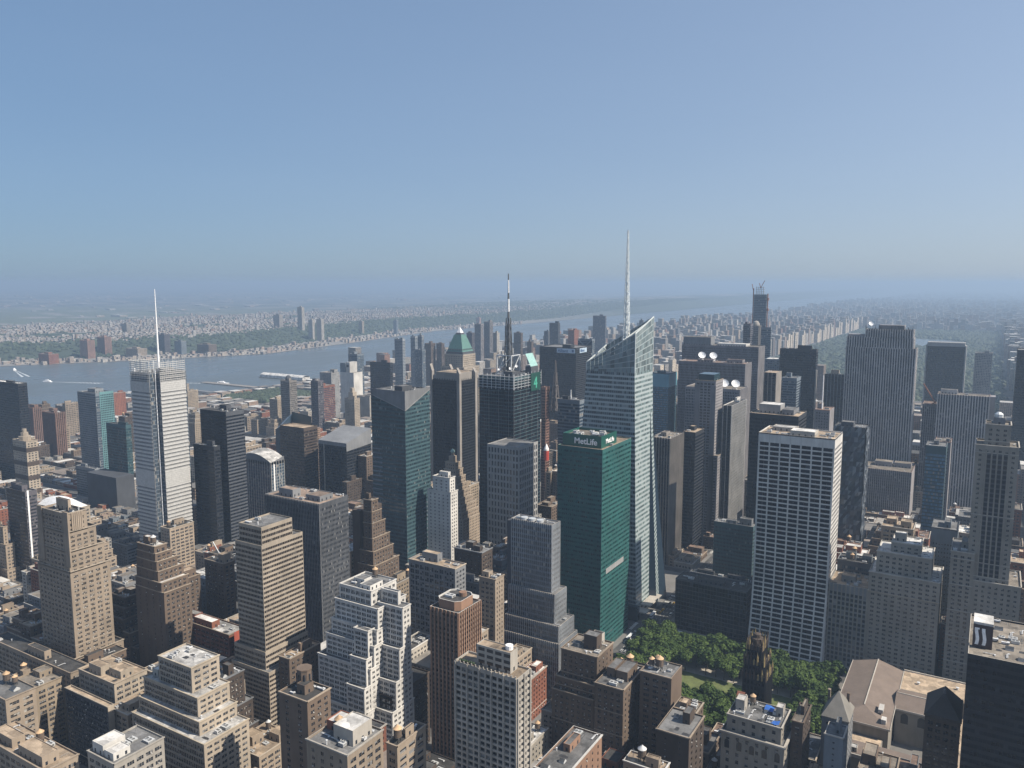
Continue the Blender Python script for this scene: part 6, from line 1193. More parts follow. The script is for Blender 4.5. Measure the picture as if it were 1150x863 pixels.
B('darkstripes926','office_tower','dark tower with light vertical lines and orange roof cap left of the tallest slab','steel',sp='black',gl='black',roof='tan',s=RIB(bay=5,fin=(.7,.5,1,0),wx=.93),se=RIB(bay=5,fin=(.7,.5,1,0)),units=2,pent=0,cat='tower',extra=lambda r: penthouse(r,-268,-256,1297.5,1301.5,177.5,7,W('tan_light'),RF('tan')))
B('pole915','stepped_tower','small brown stepped tower with a tall white pole on its roof','granite',cop='pink',gl='dark',roof='brownred',s=MAS(bay=3.4,k=1,wx=.45),se=SOLID,units=1,pent=1,cat='tower',extra=lambda r: mast(r,-232,1022,163,205,1.5,1.0,[DISHW],name='flagpole',lattice=False))
def rca_x(r):
    t = HEROES['rca']; w_ = W('granite'); b = MB(); x0,x1,y0,y1,z = t[0]
    for zz,(a,c) in ((t[1][4],(t[1][0],t[0][0])),): b.box(a+1,c-.1,y0+2,y1-2,zz-1,zz+3)
    b.obj('roof_step',[W('granite')],r); b = MB(); b.box(x0+18,x1-12,y0+3,y1-3,z-1,z+6); b.obj('roof_house',[W('granite')],r); dish(r,x0+6,y0+6,z+3,3.4)
    c = MB(); rr = random.Random(5)
    for i in range(30): xx = rr.uniform(x0,x1); c.bar((xx,y0+1.5,z-1),(xx,y0+1.5,z+rr.uniform(2,6)),.5)
    c.obj('roof_mast',[IRON],r)
B('rca','office_tower','tallest broad gray limestone slab with countless thin vertical ribs at right','rock',cop='granite',sp='gray_dark',gl='dark',roof='tar',s=RIB(bay=3.3,fin=(1.3,.9,1,0),wx=.55,wz=.56,d=.3,cap=2),se=RIB(bay=2.6,fin=(1.0,.5,1,0),cap=2),units=6,pent=0,cat='tower',extra=rca_x)
B('rca_base','office_building','lower gray block with a pinkish roof line at the foot of the tallest gray slab','granite',cop='pink',sp='gray_dark',gl='dark',roof='gravel',s=RIB(bay=2.6,fin=(.9,.4,1,0),wx=.6),se=SOLID,units=6,pent=2)
def cry_x(r):
    x0,x1,y0,y1,z = HEROES['crystal'][0]; b = MB(); rr = random.Random(3); nx,nz = 9,34
    for face in (0,1):
        V_ = {}
        for i in range(nx+1):
            for k in range(nz+1):
                j = rr.uniform(-.2,1.3); t = i/nx; V_[i,k] = (x0+(x1-x0)*t,y0-.3-j,z*k/nz) if face == 0 else (x1+.3+j,y0+(y1-y0)*t,z*k/nz)
        for i in range(nx):
            for k in range(nz): b.poly([V_[i,k],V_[i+1,k],V_[i+1,k+1]],0,rr.random()); b.poly([V_[i,k],V_[i+1,k+1],V_[i,k+1]],0,rr.random())
    b.obj('faceted_glass',[glass('glass_facets',(.05,.06,.075),(.2,.22,.24),.2,.15)],r)
B('crystal','office_tower','dark tower with irregular faceted glass skin in front of the tallest gray slab','gray_dark',sp='black',gl='black',roof='gray',s=SOLID,units=5,pent=1,cat='tower',extra=cry_x)
def sol_x(r):
    x0,x1,y0,y1,z = HEROES['solow'][0]; box_part('white_frame',W('gray_light'),r,(x0-2.5,x0-.02,y0-2,y1,0,z+2),(x1+.02,x1+2.5,y0-2,y1,0,z+2),(x0,x1,y0-2,y1,z+.02,z+8))
B('solow','office_tower','black glass slab framed by pale edges and a pale top band before the park','black',sp='black',gl='black',roof='gray',s=CURT(),units=0,pent=0,cat='tower',extra=sol_x)
B('graygrid1095','office_tower','light gray gridded tower against the park right of the framed black slab','gray_light',sp='gray',gl='dark',roof='gray',s=MAS(bay=3.2,k=1,wx=.6,wz=.55),units=1,pent=1,cat='tower')
B('intl','office_tower','wide gray ribbed limestone block right of the tallest gray slab','rock',cop='pink',sp='gray_dark',gl='dark',roof='gravel',s=RIB(bay=3.3,fin=(1.3,.8,1,0),wx=.55),se=RIB(bay=2.6),units=4,pent=1,cat='tower',extra=lambda r: box_part('rear_wing',W('granite'),r,(-72,-45,1256,1275,0,163)))
B('intl_west','office_tower','gray limestone wing with red roof line squeezed between the two ribbed slabs','granite',cop='pink',sp='gray_dark',gl='dark',roof='brownred',s=RIB(bay=2.6,fin=(.9,.4,1,0)),units=1,pent=0,cat='tower',extra=lambda r: (lambda b: (b.bar((-124,1238,148),(-117,1238,153),1.4), b.bar((-134,1240,178),(-117,1238,151),1.4), b.obj('roof_boom',[RUST],r)))(MB()))
B('glass1040','office_building','small teal glass building with a gray top below the ribbed limestone block','gray',sp='teal',gl='sky',roof='gray',s=BAND(wz=.62,hm=1,cap=8),units=3,pent=1)
B('brown1052','loft_building','slim brown tower directly behind the small teal glass building','granite',cop='pink',gl='dark',roof='gravel',s=MAS(bay=3.2,k=1,wx=.45),se=SOLID,units=2,pent=1)
B('dark1145','office_tower','dark slab sliced off by the right frame edge near the haze','black',sp='black',gl='black',roof='gray',s=CURT(),units=1,pent=0,cat='tower')
# ---------------------------------------------------------------- far west side and river front
def far(key, label, wallm, st='mas', gl='dark', **k):
    s = dict(mas=MAS(bay=3.6,k=1,wx=.5,wz=.5,flr=3.2),cur=CURT(bay=2.6),rib=RIB(bay=3.2,fin=(1.0,.4,1,0)),band=BAND(),solid=SOLID)[st]
    k.setdefault('roof','gravel'); k.setdefault('sp',wallm); B(key,'apartment_tower',label,wallm,gl=gl,s=s,units=1,pent=1,cat='tower',**k)
far('tan315','tan tower with a dark dome cap standing by the river park','concrete','rib',extra=lambda r: (lambda b: (b.ring(-1242,1084,[(6,129),(6,134),(4,138),(.5,140)],10,0), b.obj('dome_cap',[W('gray_dark')],r)))(MB()))
far('gray350','dark narrow apartment tower leftmost of the river front cluster','mauve','rib'); far('zigzag360','light gray zigzag apartment slab on the river front','gray_light','mas'); far('redblue352','red and blue glazed block before the gray zigzag slab','red','cur',gl='blue')
def wt_x(r):
    x0,x1,y0,y1,z = HEROES['whitetower'][0]; b = MB(); b.box(x0,x0+16,y0+.5,y1-6,z-1,z+22); b.box(x0+16.02,x0+28,y0+3,y1-2,z-1,z+24,1); b.box(x0+18,x0+25,y0+2.9,y0+2.99,z+12,z+18,2); b.obj('upper_shaft',[W('blue_gray'),W('white'),W('brown_dark')],r); mast(r,x0+20,y0+12,z+24,z+50,2,.6,[IRON])
far('whitetower','windowless white telephone tower with notched top near the river','white','solid',extra=wt_x,top=False); far('whitebox400','low white block at the right foot of the white telephone tower','pale','solid')
far('tanstep','tan art deco stepped tower right below the white telephone tower','tan_light','mas',extra=lambda r: (lambda b: (b.box(-1152,-1140,1157,1168,91,104), b.box(-1150,-1143,1159,1166,104,112), b.obj('upper_step',[W('tan_light')],r)))(MB()))
far('darkblue400','dark blue glass tower with slanted top behind the white telephone tower','blue_gray','cur',gl='blue'); far('dark416','broad dark glass block on the river front right of the white telephone tower','black','cur',gl='black')
far('gray443','blue gray apartment tower in the river cluster, tallest at its left','steel','band',gl='blue'); far('twin461','left of two matching slim towers by the river','steel','cur',gl='blue',group='slim twin towers by the river'); far('twin468','right of two matching slim towers by the river','steel','cur',gl='blue',group='slim twin towers by the river')
far('tower467','dark blue glass tower in front of the two matching slim towers','blue_gray','cur',gl='blue'); far('brown477','brown apartment tower left of two beside the green pyramid','brown','rib'); far('brown490','brown apartment tower directly left of the green pyramid','brown','rib')
far('dark525','gray tower just right of the green pyramid tip','mauve','rib'); far('tall533','tall dark and tan slab right of the green pyramid, left of a pair','granite','rib'); far('tall543','tall dark and tan slab right of the green pyramid, right of a pair','granite','rib'); far('white554','small pale tower right of the pair of tall tan slabs','pale','mas')
far('dark568','dark tower hidden behind the tall antenna mast','mauve','cur'); far('brown576','brown tower just right of the tall antenna mast','brown','rib'); far('brown592','brown apartment block far behind the green numeral sign','brown','mas')
far('gray611','pale gray slim tower beside the dark round edged tower up the river','gray','rib'); far('gray617','dark gray round edged tower overlooking the river beyond the black sign tower','gray_dark','rib'); far('brown639','red brown tower with pointed roof house behind the black sign tower','red','mas'); far('dark666','tall dark lone tower beside the river left of the white spire','mauve','cur',gl='blue'); far('thin718','thin far tower behind the slanted glass top','gray','rib')
def axa_x(r):
    x0,x1,y0,y1,z = HEROES['axa_black'][0]; pn = plain('sign_pale',(.42,.52,.62),.5); ink = plain('sign_ink',(.08,.14,.26),.5)
    box_part('sign_panel',pn,r,(x1-40,x1-2,y0-.8,y0-.3,z-10.5,z-2)); lettering('Allianz',8.2,ink,r,(x1-38,y0-.85,z-9),(1,0),'sign_lettering'); b = MB(); b.ring(0,0,[(2.6,0),(2.6,.3),(2.0,.3)],16,0); o = b.obj('sign_emblem',[ink]); o.parent = r; o.location = (x1-6-r.location.x,y0-.85-r.location.y,z-6.2); o.rotation_euler = (R(90),0,0)
    box_part('sign_panel',pn,r,(x1+.3,x1+.8,y0+14,y0+44,z-10.5,z-2)); lettering('Allianz',7.2,ink,r,(x1+.85,y0+15,z-8.6),(0,1),'sign_lettering')
B('axa_black','office_tower','black tower with pale rooftop signs behind the faceted skyscraper','black',sp='black',gl='black',roof='gray',s=CURT(),se=BAND(wz=.5,hm=1),units=3,pent=1,cat='tower',extra=axa_x)
def br_x(r):
    x0,x1,y0,y1,z = HEROES['brace650'][0]; b = MB()
    for a in range(4): b.bar((x0,y0-.6,z-30*a-1),(x1,y0-.6,z-30*(a+1)),1.3); b.bar((x1,y0-.7,z-30*a-1),(x0,y0-.7,z-30*(a+1)),1.3)
    b.ring((x0+x1)/2,y0+6,[(7,z-1),(5,z+4),(.5,z+11)],8,0); b.obj('diagonal_brace',[W('steel')],r)
B('brace650','office_tower','dark tower crossed by pale diagonal braces behind the black sign tower','blue_gray',sp='blue_gray',gl='blue',roof='gray',s=CURT(bay=2.6),units=0,pent=0,cat='tower',extra=br_x)
def wwp():
    cx,cy = -945.,1252.; z0,za = 186.,235.; NOGO.append((cx-32,cx+32,cy-32,cy+32)); root = tag(empty('office_tower',(cx,cy,0)),'pale stone tower wearing a green copper pyramid with a bright tip','tower'); cu = wall('copper_green',(.085,.195,.17),.2,.7,.3); dk = W('gray_dark'); mb = MB(); mr = MB(); pn = []
    tiers_build(root,[(cx-21.5,cx+21.5,cy-21.5,cy+21.5,z0-2),(cx-27,cx+27,cy-27,cy+27,160.)],MAS(bay=4,k=1,wx=.45),MAS(bay=4,k=1,wx=.45),None,None,pn,mb,mr); mb.obj('wall',[W('tan_light'),W('tan_light'),W('pale')],root); mr.obj('roof',[RF('gravel')],root); finish_panes(root,pn,G('dark'),False)
    b = MB(); h = 18.5
    b.box(cx-h-1,cx+h+1,cy-h-1,cy+h+1,z0-3,z0+2.5,1)
    for a,c,zl,zh in ((h,8.,z0+2.5,za-14),(6.9,5.4,za-14,za-10.5)):
        for i in range(4):
            s_ = [(-1,-1),(1,-1),(1,1),(-1,1)]; p,q = s_[i],s_[(i+1)%4]; b.quads([[(cx+p[0]*a,cy+p[1]*a,zl),(cx+q[0]*a,cy+q[1]*a,zl),(cx+q[0]*c,cy+q[1]*c,zh),(cx+p[0]*c,cy+p[1]*c,zh)]],0 if a > 8 else 1)
    b.quads([[(cx-8,cy-8,za-14),(cx+8,cy-8,za-14),(cx+8,cy+8,za-14),(cx-8,cy+8,za-14)]],0); b.ring(cx,cy,[(7.2,za-10.5),(.2,za)],4,2,ph=.5)
    for i in range(8): t = -.8+i*.23; b.box(cx+t*h-1,cx+t*h+1,cy-h*.93-.6,cy-h*.93+.3,z0+5,z0+8,1); b.box(cx+h*.93-.3,cx+h*.93+.6,cy+t*h-1,cy+t*h+1,z0+5,z0+8,1)
    b.obj('pyramid_roof',[cu,dk,WHITEM],root); BD['wwp'] = root
wwp()
def o57_x(r):
    x0,x1,y0,y1,z = HEROES['one57'][0]; b = MB(); rr = random.Random(7)
    for i in range(5): b.box(x0+3,x1-7,y0+2,y1-2,z-1+i*4,z-.4+i*4)
    for xx in np.linspace(x0+4,x1-8,5): b.bar((xx,y0+2.5,z-1),(xx,y0+2.5,z+18),.8)
    b.obj('raw_floor',[W('concrete')],r); c = MB()
    for zz in (z-38,z-14): c.box(x1+.2,x1+5,y0,y0+5,zz,zz+6)
    c.bar((x1+2.5,y0+2,120),(x1+2.5,y0+2,z+2),2.2); c.bar((x0-2,y0+2,150),(x0-2,y0+2,z+14),2.0); c.bar((x0-3,y0+2,z+10),(x0-6,y0+2,z+24),1.4); c.bar((x0+14,y0+4,z+16),(x0+22,y0+4,z+32),1.2); c.bar((x0+14,y0+4,z+14),(x0+10,y0+4,z+26),1.2); c.obj('tower_crane',[RUST],r)
B('one57','apartment_tower','unfinished skyscraper topped by raw floors and cranes, highest on the hazy skyline','steel',sp='blue_gray',gl='blue',roof='gray',s=CURT(bay=2.6),units=0,pent=0,cat='tower',extra=o57_x)
far('citydark835','dark flat topped tower left of the domed pale tower under the cranes','mauve','cur')
far('cityspire','pale octagonal tower with a rounded dome in front of the unfinished skyscraper','concrete','rib',top=False,extra=lambda r: (lambda b: (b.ring(-490.2,1711,[(8,229),(7.6,233),(5.5,238),(2.5,240),(.2,240.6)],12,0), b.obj('dome',[W('pale')],r)))(MB()))
far('dark855','dark blue tower right of the domed pale tower under the cranes','blue_gray','cur',gl='blue')
FILL = [
 (-454.8, -445.0, 331.0, 360.3, 68.8, 'brown', 'tan', 0, 0, 'tall brown brick building with tan roof beside the brown banded tower'),
 (-450.0, -422.9, 284.0, 313.0, 31.2, 'tan', 'tan', 1, 0, 'mid-height tan brick building with tan roof below the brown banded tower'),
 (-811.6, -796.0, 492.0, 522.1, 58.5, 'tan', 'tar', 1, 0, 'tall tan brick building with black roof just left of the blue black tower'),
 (-661.0, -631.0, 331.0, 358.3, 69.2, 'dark', 'gravel', 1, 2, 'stepped tall dark brick building with sandy roof just left of the brown setback tower'),
 (-530.0, -510.0, 255.4, 279.7, 46.7, 'buff', 'tan', 0, 0, 'mid-height buff building with tan roof just left of the beige stepped block'),
 (-339.0, -326.0, 443.7, 474.0, 33.5, 'red', 'white', 1, 0, 'mid-height red brick building with white roof below the gray striped tower'),
 (-106.0, -86.0, 444.3, 474.0, 38.0, 'brown', 'gravel', 0, 0, 'mid-height brown brick building with sandy roof below the limestone block'),
 (-158.1, -129.9, 696.2, 715.5, 80.2, 'glassy', 'tar', 1, 0, 'tall blue glass building with black roof below the faceted glass tower'),
 (-721.0, -691.0, 283.9, 313.0, 53.2, 'brown', 'brownred', 0, 2, 'stepped tall brown brick building with rusty roof below the white striped tower'),
 (-907.0, -874.0, 492.0, 519.3, 26.0, 'gray', 'tan', 0, 0, 'mid-height gray building with tan roof below the green stepped tower'),
 (-296.0, -281.0, 362.8, 393.5, 38.0, 'limestone', 'white', 1, 0, 'mid-height limestone building with white roof just left of the broad dark brick loft'),
 (-352.2, -339.0, 443.7, 474.0, 44.7, 'tan', 'gravel', 1, 0, 'mid-height tan brick building with sandy roof below the gray striped tower'),
 (-200.0, -185.0, 419.0, 442.7, 38.0, 'brown', 'gray', 0, 0, 'mid-height brown brick building with gray roof just left of the ornate clubhouse'),
 (-1707.0, -1696.0, 894.5, 922.2, 72.2, 'tan', 'gravel', 0, 0, 'tall tan brick building with sandy roof behind and right of the red brick tower'),
 (-774.0, -759.0, 764.8, 796.0, 90.3, 'brown', 'white', 0, 0, 'tall brown brick building with white roof behind the sloping-crown block'),
 (-637.0, -617.0, 363.4, 393.5, 75.0, 'brown', 'tan', 0, 0, 'tall brown brick building with tan roof behind the brown setback tower'),
 (-612.9, -600.0, 283.9, 313.0, 45.3, 'brown', 'tar', 0, 0, 'mid-height brown brick building with black roof beside the tall tan tower'),
 (-609.0, -600.0, 773.0, 796.0, 69.7, 'buff', 'tan', 0, 0, 'tall buff building with tan roof below the black finned tower'),
 (-691.0, -676.0, 283.9, 313.0, 56.3, 'brown', 'tan', 1, 0, 'tall brown brick building with tan roof just left of the tall tan tower'),
 (-774.0, -766.0, 733.5, 762.6, 60.8, 'dark', 'gray', 0, 0, 'tall dark brick building with gray roof below the sloping-crown block'),
 (-555.0, -537.2, 492.0, 520.6, 79.3, 'tan', 'white', 0, 0, 'tall tan brick building with white roof just left of the brown staircase tower'),
 (-442.0, -427.0, 572.5, 597.2, 66.1, 'glassy', 'brownred', 0, 0, 'tall blue glass building with rusty roof below the antenna tower'),
 (-654.0, -624.0, 604.2, 629.0, 68.5, 'tan', 'white', 0, 0, 'tall tan brick building with white roof below the sloping-crown block'),
 (-422.0, -407.0, 411.5, 441.2, 50.7, 'pale', 'tar', 0, 0, 'tall pale building with black roof below the wide cornice building'),
 (-241.0, -216.0, 362.8, 393.5, 35.3, 'red', 'tar', 0, 0, 'mid-height red brick building with black roof below the broad dark brick loft'),
 (-347.0, -326.0, 814.0, 844.1, 7.0, 'pale', 'gravel', 0, 0, 'low pale building with sandy roof just left of the granite stepped tower'),
 (-296.0, -285.2, 411.5, 442.7, 38.0, 'limestone', 'gravel', 1, 0, 'mid-height limestone building with sandy roof just left of the broad dark brick loft'),
 (-631.0, -623.0, 331.0, 358.3, 44.9, 'brown', 'tar', 0, 0, 'mid-height brown brick building with black roof just left of the brown setback tower'),
 (-482.0, -462.0, 733.5, 761.8, 72.7, 'brown', 'gravel', 0, 0, 'tall brown brick building with sandy roof just right of the antenna tower'),
 (-151.0, -128.5, 444.3, 474.0, 38.0, 'tan', 'gray', 0, 0, 'mid-height tan brick building with gray roof just right of the ornate clubhouse'),
 (-151.0, -126.0, 847.5, 876.5, 65.2, 'brown', 'tar', 0, 2, 'stepped tall brown brick building with black roof just right of the faceted glass tower'),
 (-181.0, -141.0, 765.2, 796.0, 62.5, 'red', 'white', 1, 1, 'stepped tall red brick building with white roof below the faceted glass tower'),
 (-836.0, -811.0, 411.5, 439.9, 56.9, 'tan', 'tan', 0, 2, 'stepped tall tan brick building with tan roof below the green stepped tower'),
 (-1795.0, -1783.0, 1055.5, 1085.8, 68.7, 'red', 'tan', 0, 0, 'tall red brick building with tan roof behind and right of the turquoise tower'),
 (-27.0, -15.0, 814.0, 844.5, 65.9, 'red', 'tan', 0, 0, 'tall red brick building with tan roof well right of the pale gridded block'),
 (-500.0, -487.2, 492.0, 520.6, 58.4, 'buff', 'tar', 1, 0, 'tall buff building with black roof below the blue green glass tower'),
 (-1279.0, -1255.5, 1055.5, 1083.5, 52.5, 'tan', 'white', 0, 2, 'stepped tall tan brick building with white roof just left of the dome-capped tan tower'),
 (-779.0, -739.0, 331.0, 358.3, 44.4, 'gray', 'gravel', 0, 1, 'stepped mid-height gray building with sandy roof below the white striped tower'),
 (-1322.0, -1304.0, 1055.5, 1083.5, 49.0, 'buff', 'tan', 0, 0, 'tall buff building with tan roof just left of the dome-capped tan tower'),
 (-756.0, -741.0, 492.0, 522.1, 41.4, 'tan', 'gravel', 1, 0, 'mid-height tan brick building with sandy roof and water tank below the blue black tower'),
 (-76.0, -64.0, 698.2, 714.8, 39.3, 'red', 'tar', 0, 0, 'mid-height red brick building with black roof below the pale gridded block'),
 (-440.0, -400.0, 492.0, 503.8, 76.8, 'gray', 'tar', 1, 0, 'tall gray building with black roof just right of the wide cornice building'),
 (-36.0, -15.0, 975.0, 1003.4, 76.4, 'red', 'gravel', 0, 0, 'tall red brick building with sandy roof behind the slim striped skyscraper'),
 (-697.0, -677.0, 363.4, 393.5, 63.1, 'gray', 'gravel', 1, 0, 'tall gray building with sandy roof behind the tall tan tower'),
 (-733.0, -693.0, 492.0, 522.1, 44.0, 'brown', 'tar', 1, 0, 'mid-height brown brick building with black roof and water tank below the blue black tower'),
 (-1366.0, -1326.0, 927.0, 957.0, 74.8, 'buff', 'gray', 0, 2, 'stepped tall buff building with gray roof well left of the dome-capped tan tower'),
 (-1392.0, -1367.0, 1167.4, 1198.5, 71.8, 'buff', 'white', 1, 0, 'tall buff building with white roof behind and left of the dome-capped tan tower'),
 (-361.0, -346.0, 284.0, 313.0, 61.5, 'red', 'tar', 0, 0, 'tall red brick building with black roof below the white stepped tower'),
 (-670.0, -634.7, 411.5, 439.9, 54.6, 'gray', 'white', 0, 0, 'tall gray building with white roof just right of the brown setback tower'),
 (-532.0, -524.0, 846.9, 876.5, 80.5, 'tan', 'white', 1, 0, 'tall tan brick loft with white roof and tank behind and right of the antenna tower'),
 (-173.0, -133.0, 1136.0, 1153.8, 7.0, 'red', 'white', 0, 0, 'low red brick building with white roof below the tallest gray slab'),
 (-377.0, -357.0, 411.5, 441.2, 68.3, 'tan', 'white', 0, 0, 'tall tan brick building with white roof just left of the gray striped tower'),
 (-886.0, -874.0, 365.5, 393.5, 7.0, 'brown', 'gravel', 0, 0, 'low brown brick building with sandy roof below the white striped tower'),
 (-977.0, -957.0, 733.5, 761.8, 87.2, 'tan', 'white', 0, 0, 'tall tan brick building with white roof just left of the red brown slab'),
 (-455.0, -447.0, 602.0, 629.0, 67.1, 'brown', 'white', 0, 0, 'tall brown brick building with white roof below the antenna tower'),
 (-86.0, -73.9, 444.3, 474.0, 38.0, 'gray', 'brownred', 0, 0, 'mid-height gray building with rusty roof below the limestone block'),
 (-952.0, -932.0, 492.0, 519.3, 32.0, 'gray', 'tan', 1, 0, 'mid-height gray building with tan roof and water tank below the green stepped tower'),
 (-427.0, -387.0, 572.5, 597.2, 55.7, 'buff', 'tan', 0, 0, 'tall buff building with tan roof behind the gray striped tower'),
 (-828.0, -798.0, 363.4, 393.5, 49.2, 'red', 'gray', 0, 0, 'tall red brick building with gray roof below the white striped tower'),
 (-623.0, -614.3, 331.0, 358.3, 34.3, 'dark', 'gray', 0, 0, 'mid-height dark brick building with gray roof behind the brown setback tower'),
 (-1516.0, -1508.0, 733.5, 758.8, 29.5, 'dark', 'white', 1, 0, 'mid-height dark brick building with white roof beside the red brick tower'),
 (-350.0, -326.0, 846.9, 868.8, 7.0, 'brown', 'brownred', 0, 0, 'low brown brick building with rusty roof beside the granite stepped tower'),
 (-143.6, -125.0, 1216.5, 1233.8, 26.1, 'tan', 'gravel', 1, 0, 'mid-height tan brick building with sandy roof behind and left of the small teal building'),
 (-185.0, -176.3, 411.5, 442.7, 30.9, 'brown', 'gray', 1, 0, 'mid-height brown brick building with gray roof and water tank just left of the ornate clubhouse'),
 (-1228.0, -1188.0, 1167.4, 1198.5, 35.8, 'tan', 'white', 1, 0, 'mid-height tan brick building with white roof just left of the telephone tower'),
 (-75.0, -50.0, 1006.6, 1037.5, 52.4, 'gray', 'gray', 0, 0, 'tall gray building with gray roof below the ribbed limestone block'),
 (-193.0, -153.0, 814.0, 838.8, 55.7, 'red', 'brownred', 1, 1, 'stepped tall red brick building with rusty roof below the faceted glass tower'),
 (-1098.0, -1073.0, 445.5, 474.0, 47.0, 'red', 'gray', 1, 0, 'mid-height red brick building with gray roof behind the white striped tower'),
 (-756.0, -722.0, 1250.6, 1279.0, 64.6, 'brown', 'tan', 0, 0, 'tall brown brick building with tan roof behind and right of the black finned tower'),
 (-126.0, -96.0, 847.5, 876.5, 66.0, 'red', 'brownred', 0, 0, 'tall red brick building with rusty roof below the small teal building'),
 (-844.0, -836.0, 363.4, 393.5, 43.3, 'pale', 'gravel', 0, 0, 'mid-height pale building with sandy roof below the white striped tower'),
 (-354.1, -347.0, 814.0, 844.1, 12.6, 'tan', 'gravel', 0, 0, 'low tan brick building with sandy roof beside the pale ribbed slab'),
 (-524.0, -504.0, 850.9, 876.5, 82.3, 'tan', 'white', 0, 0, 'tall tan brick building with white roof behind and right of the antenna tower'),
 (-39.0, -15.0, 703.2, 715.5, 78.5, 'brown', 'brownred', 0, 0, 'tall brown brick building with rusty roof behind the slim striped skyscraper'),
 (-339.0, -326.0, 894.5, 909.8, 15.6, 'dark', 'brownred', 0, 0, 'low dark brick building with rusty roof beside the granite stepped tower'),
 (-72.0, -47.0, 894.5, 925.1, 64.4, 'tan', 'white', 0, 0, 'tall tan brick building with white roof below the ribbed limestone block'),
 (-1088.0, -1048.0, 600.8, 629.0, 7.0, 'gray', 'gravel', 0, 0, 'low gray building with sandy roof beside the green stepped tower'),
 (-759.0, -719.0, 764.8, 796.0, 66.0, 'brown', 'gray', 1, 1, 'stepped tall brown brick building with gray roof beside the sloping-crown block'),
 (-932.0, -907.0, 492.0, 519.3, 26.8, 'gray', 'gravel', 0, 0, 'mid-height gray building with sandy roof below the green stepped tower'),
 (-1054.0, -1029.0, 572.5, 599.5, 7.0, 'glassy', 'gray', 0, 0, 'low blue glass building with gray roof below the green stepped tower'),
 (-901.0, -886.0, 365.5, 393.5, 7.0, 'gray', 'gray', 0, 0, 'low gray building with gray roof below the white striped tower'),
 (-1118.0, -1103.0, 1055.5, 1086.3, 46.6, 'brown', 'gravel', 0, 0, 'mid-height brown brick building with sandy roof just right of the dome-capped tan tower'),
 (-1202.9, -1176.0, 659.0, 683.9, 18.7, 'brown', 'gray', 0, 0, 'low brown brick building with gray roof behind the green stepped tower'),
 (-47.0, -15.0, 894.5, 925.1, 58.7, 'brown', 'tar', 0, 0, 'tall brown brick building with black roof behind the slim striped skyscraper'),
 (-1118.0, -1088.0, 600.8, 629.0, 7.0, 'red', 'tan', 0, 0, 'low red brick building with tan roof below the turquoise tower'),
 (-1118.0, -1098.0, 894.5, 924.0, 51.2, 'dark', 'gray', 0, 0, 'tall dark brick building with gray roof just left of the dome-capped tan tower'),
 (-1741.0, -1733.0, 1216.5, 1246.1, 59.1, 'buff', 'gray', 0, 0, 'tall buff building with gray roof behind and left of the dome-capped tan tower'),
 (-619.0, -600.0, 572.5, 596.9, 57.2, 'red', 'gray', 0, 0, 'tall red brick building with gray roof behind the brown staircase tower'),
 (-1380.0, -1372.0, 1088.7, 1118.0, 44.8, 'tan', 'gray', 1, 0, 'mid-height tan brick building with gray roof just left of the dome-capped tan tower'),
 (-1234.0, -1194.0, 601.8, 629.0, 7.0, 'red', 'tan', 0, 0, 'low red brick building with tan roof below the red brick tower'),
 (-723.0, -687.0, 1136.0, 1166.1, 33.4, 'dark', 'tan', 0, 0, 'mid-height dark brick building with tan roof behind and right of the antenna tower'),
 (-1816.0, -1791.0, 894.5, 922.2, 61.0, 'brown', 'gravel', 0, 2, 'stepped tall brown brick building with sandy roof behind the red brick tower'),
 (-1029.0, -999.0, 572.5, 599.5, 7.0, 'brown', 'tar', 0, 0, 'low brown brick building with black roof below the green stepped tower'),
 (-337.4, -326.0, 1055.5, 1086.4, 51.5, 'buff', 'gray', 0, 0, 'tall buff building with gray roof behind and left of the tan-roofed black tower'),
 (-929.0, -909.0, 365.5, 393.5, 7.0, 'tan', 'white', 0, 0, 'low tan brick building with white roof below the white striped tower'),
 (-1513.0, -1473.0, 1216.5, 1247.1, 26.8, 'red', 'gray', 0, 0, 'mid-height red brick building with gray roof behind and left of the dome-capped tan tower'),
 (-196.0, -181.0, 444.3, 474.0, 27.3, 'tan', 'brownred', 1, 0, 'mid-height tan brick building with rusty roof behind the ornate clubhouse'),
 (-1508.0, -1468.0, 733.5, 758.8, 7.0, 'limestone', 'gray', 0, 0, 'low limestone building with gray roof beside the red brick tower'),
 (-1297.0, -1257.0, 659.0, 683.9, 7.0, 'red', 'white', 0, 0, 'low red brick building with white roof just right of the red brick tower'),
 (-535.0, -520.0, 331.0, 360.3, 37.4, 'brown', 'tan', 0, 0, 'mid-height brown brick building with tan roof below the long red block'),
 (-1162.0, -1148.0, 601.8, 629.0, 7.0, 'pale', 'brownred', 0, 0, 'low pale building with rusty roof beside the turquoise tower'),
 (-724.0, -684.0, 659.0, 687.2, 52.8, 'brown', 'brownred', 0, 0, 'tall brown brick building with rusty roof below the sloping-crown block'),
 (-213.0, -173.0, 1136.0, 1153.8, 7.0, 'brown', 'tan', 0, 0, 'low brown brick building with tan roof below the tallest gray slab'),
 (-1090.0, -1070.0, 894.5, 924.0, 50.0, 'red', 'tan', 0, 0, 'tall red brick building with tan roof just left of the dome-capped tan tower'),
 (-540.0, -500.0, 287.1, 313.0, 56.4, 'tan', 'gray', 0, 0, 'tall tan brick building with gray roof below the brown setback tower'),
 (-130.9, -121.5, 411.5, 442.7, 38.0, 'brown', 'tan', 0, 0, 'mid-height brown brick building with tan roof just right of the ornate clubhouse'),
 (-148.0, -134.6, 1249.3, 1279.0, 56.0, 'dark', 'tan', 1, 0, 'tall dark brick building with tan roof behind and left of the small teal building'),
 (-1440.0, -1422.0, 733.5, 764.7, 7.0, 'dark', 'tar', 0, 0, 'low dark brick building with black roof beside the red brick tower'),
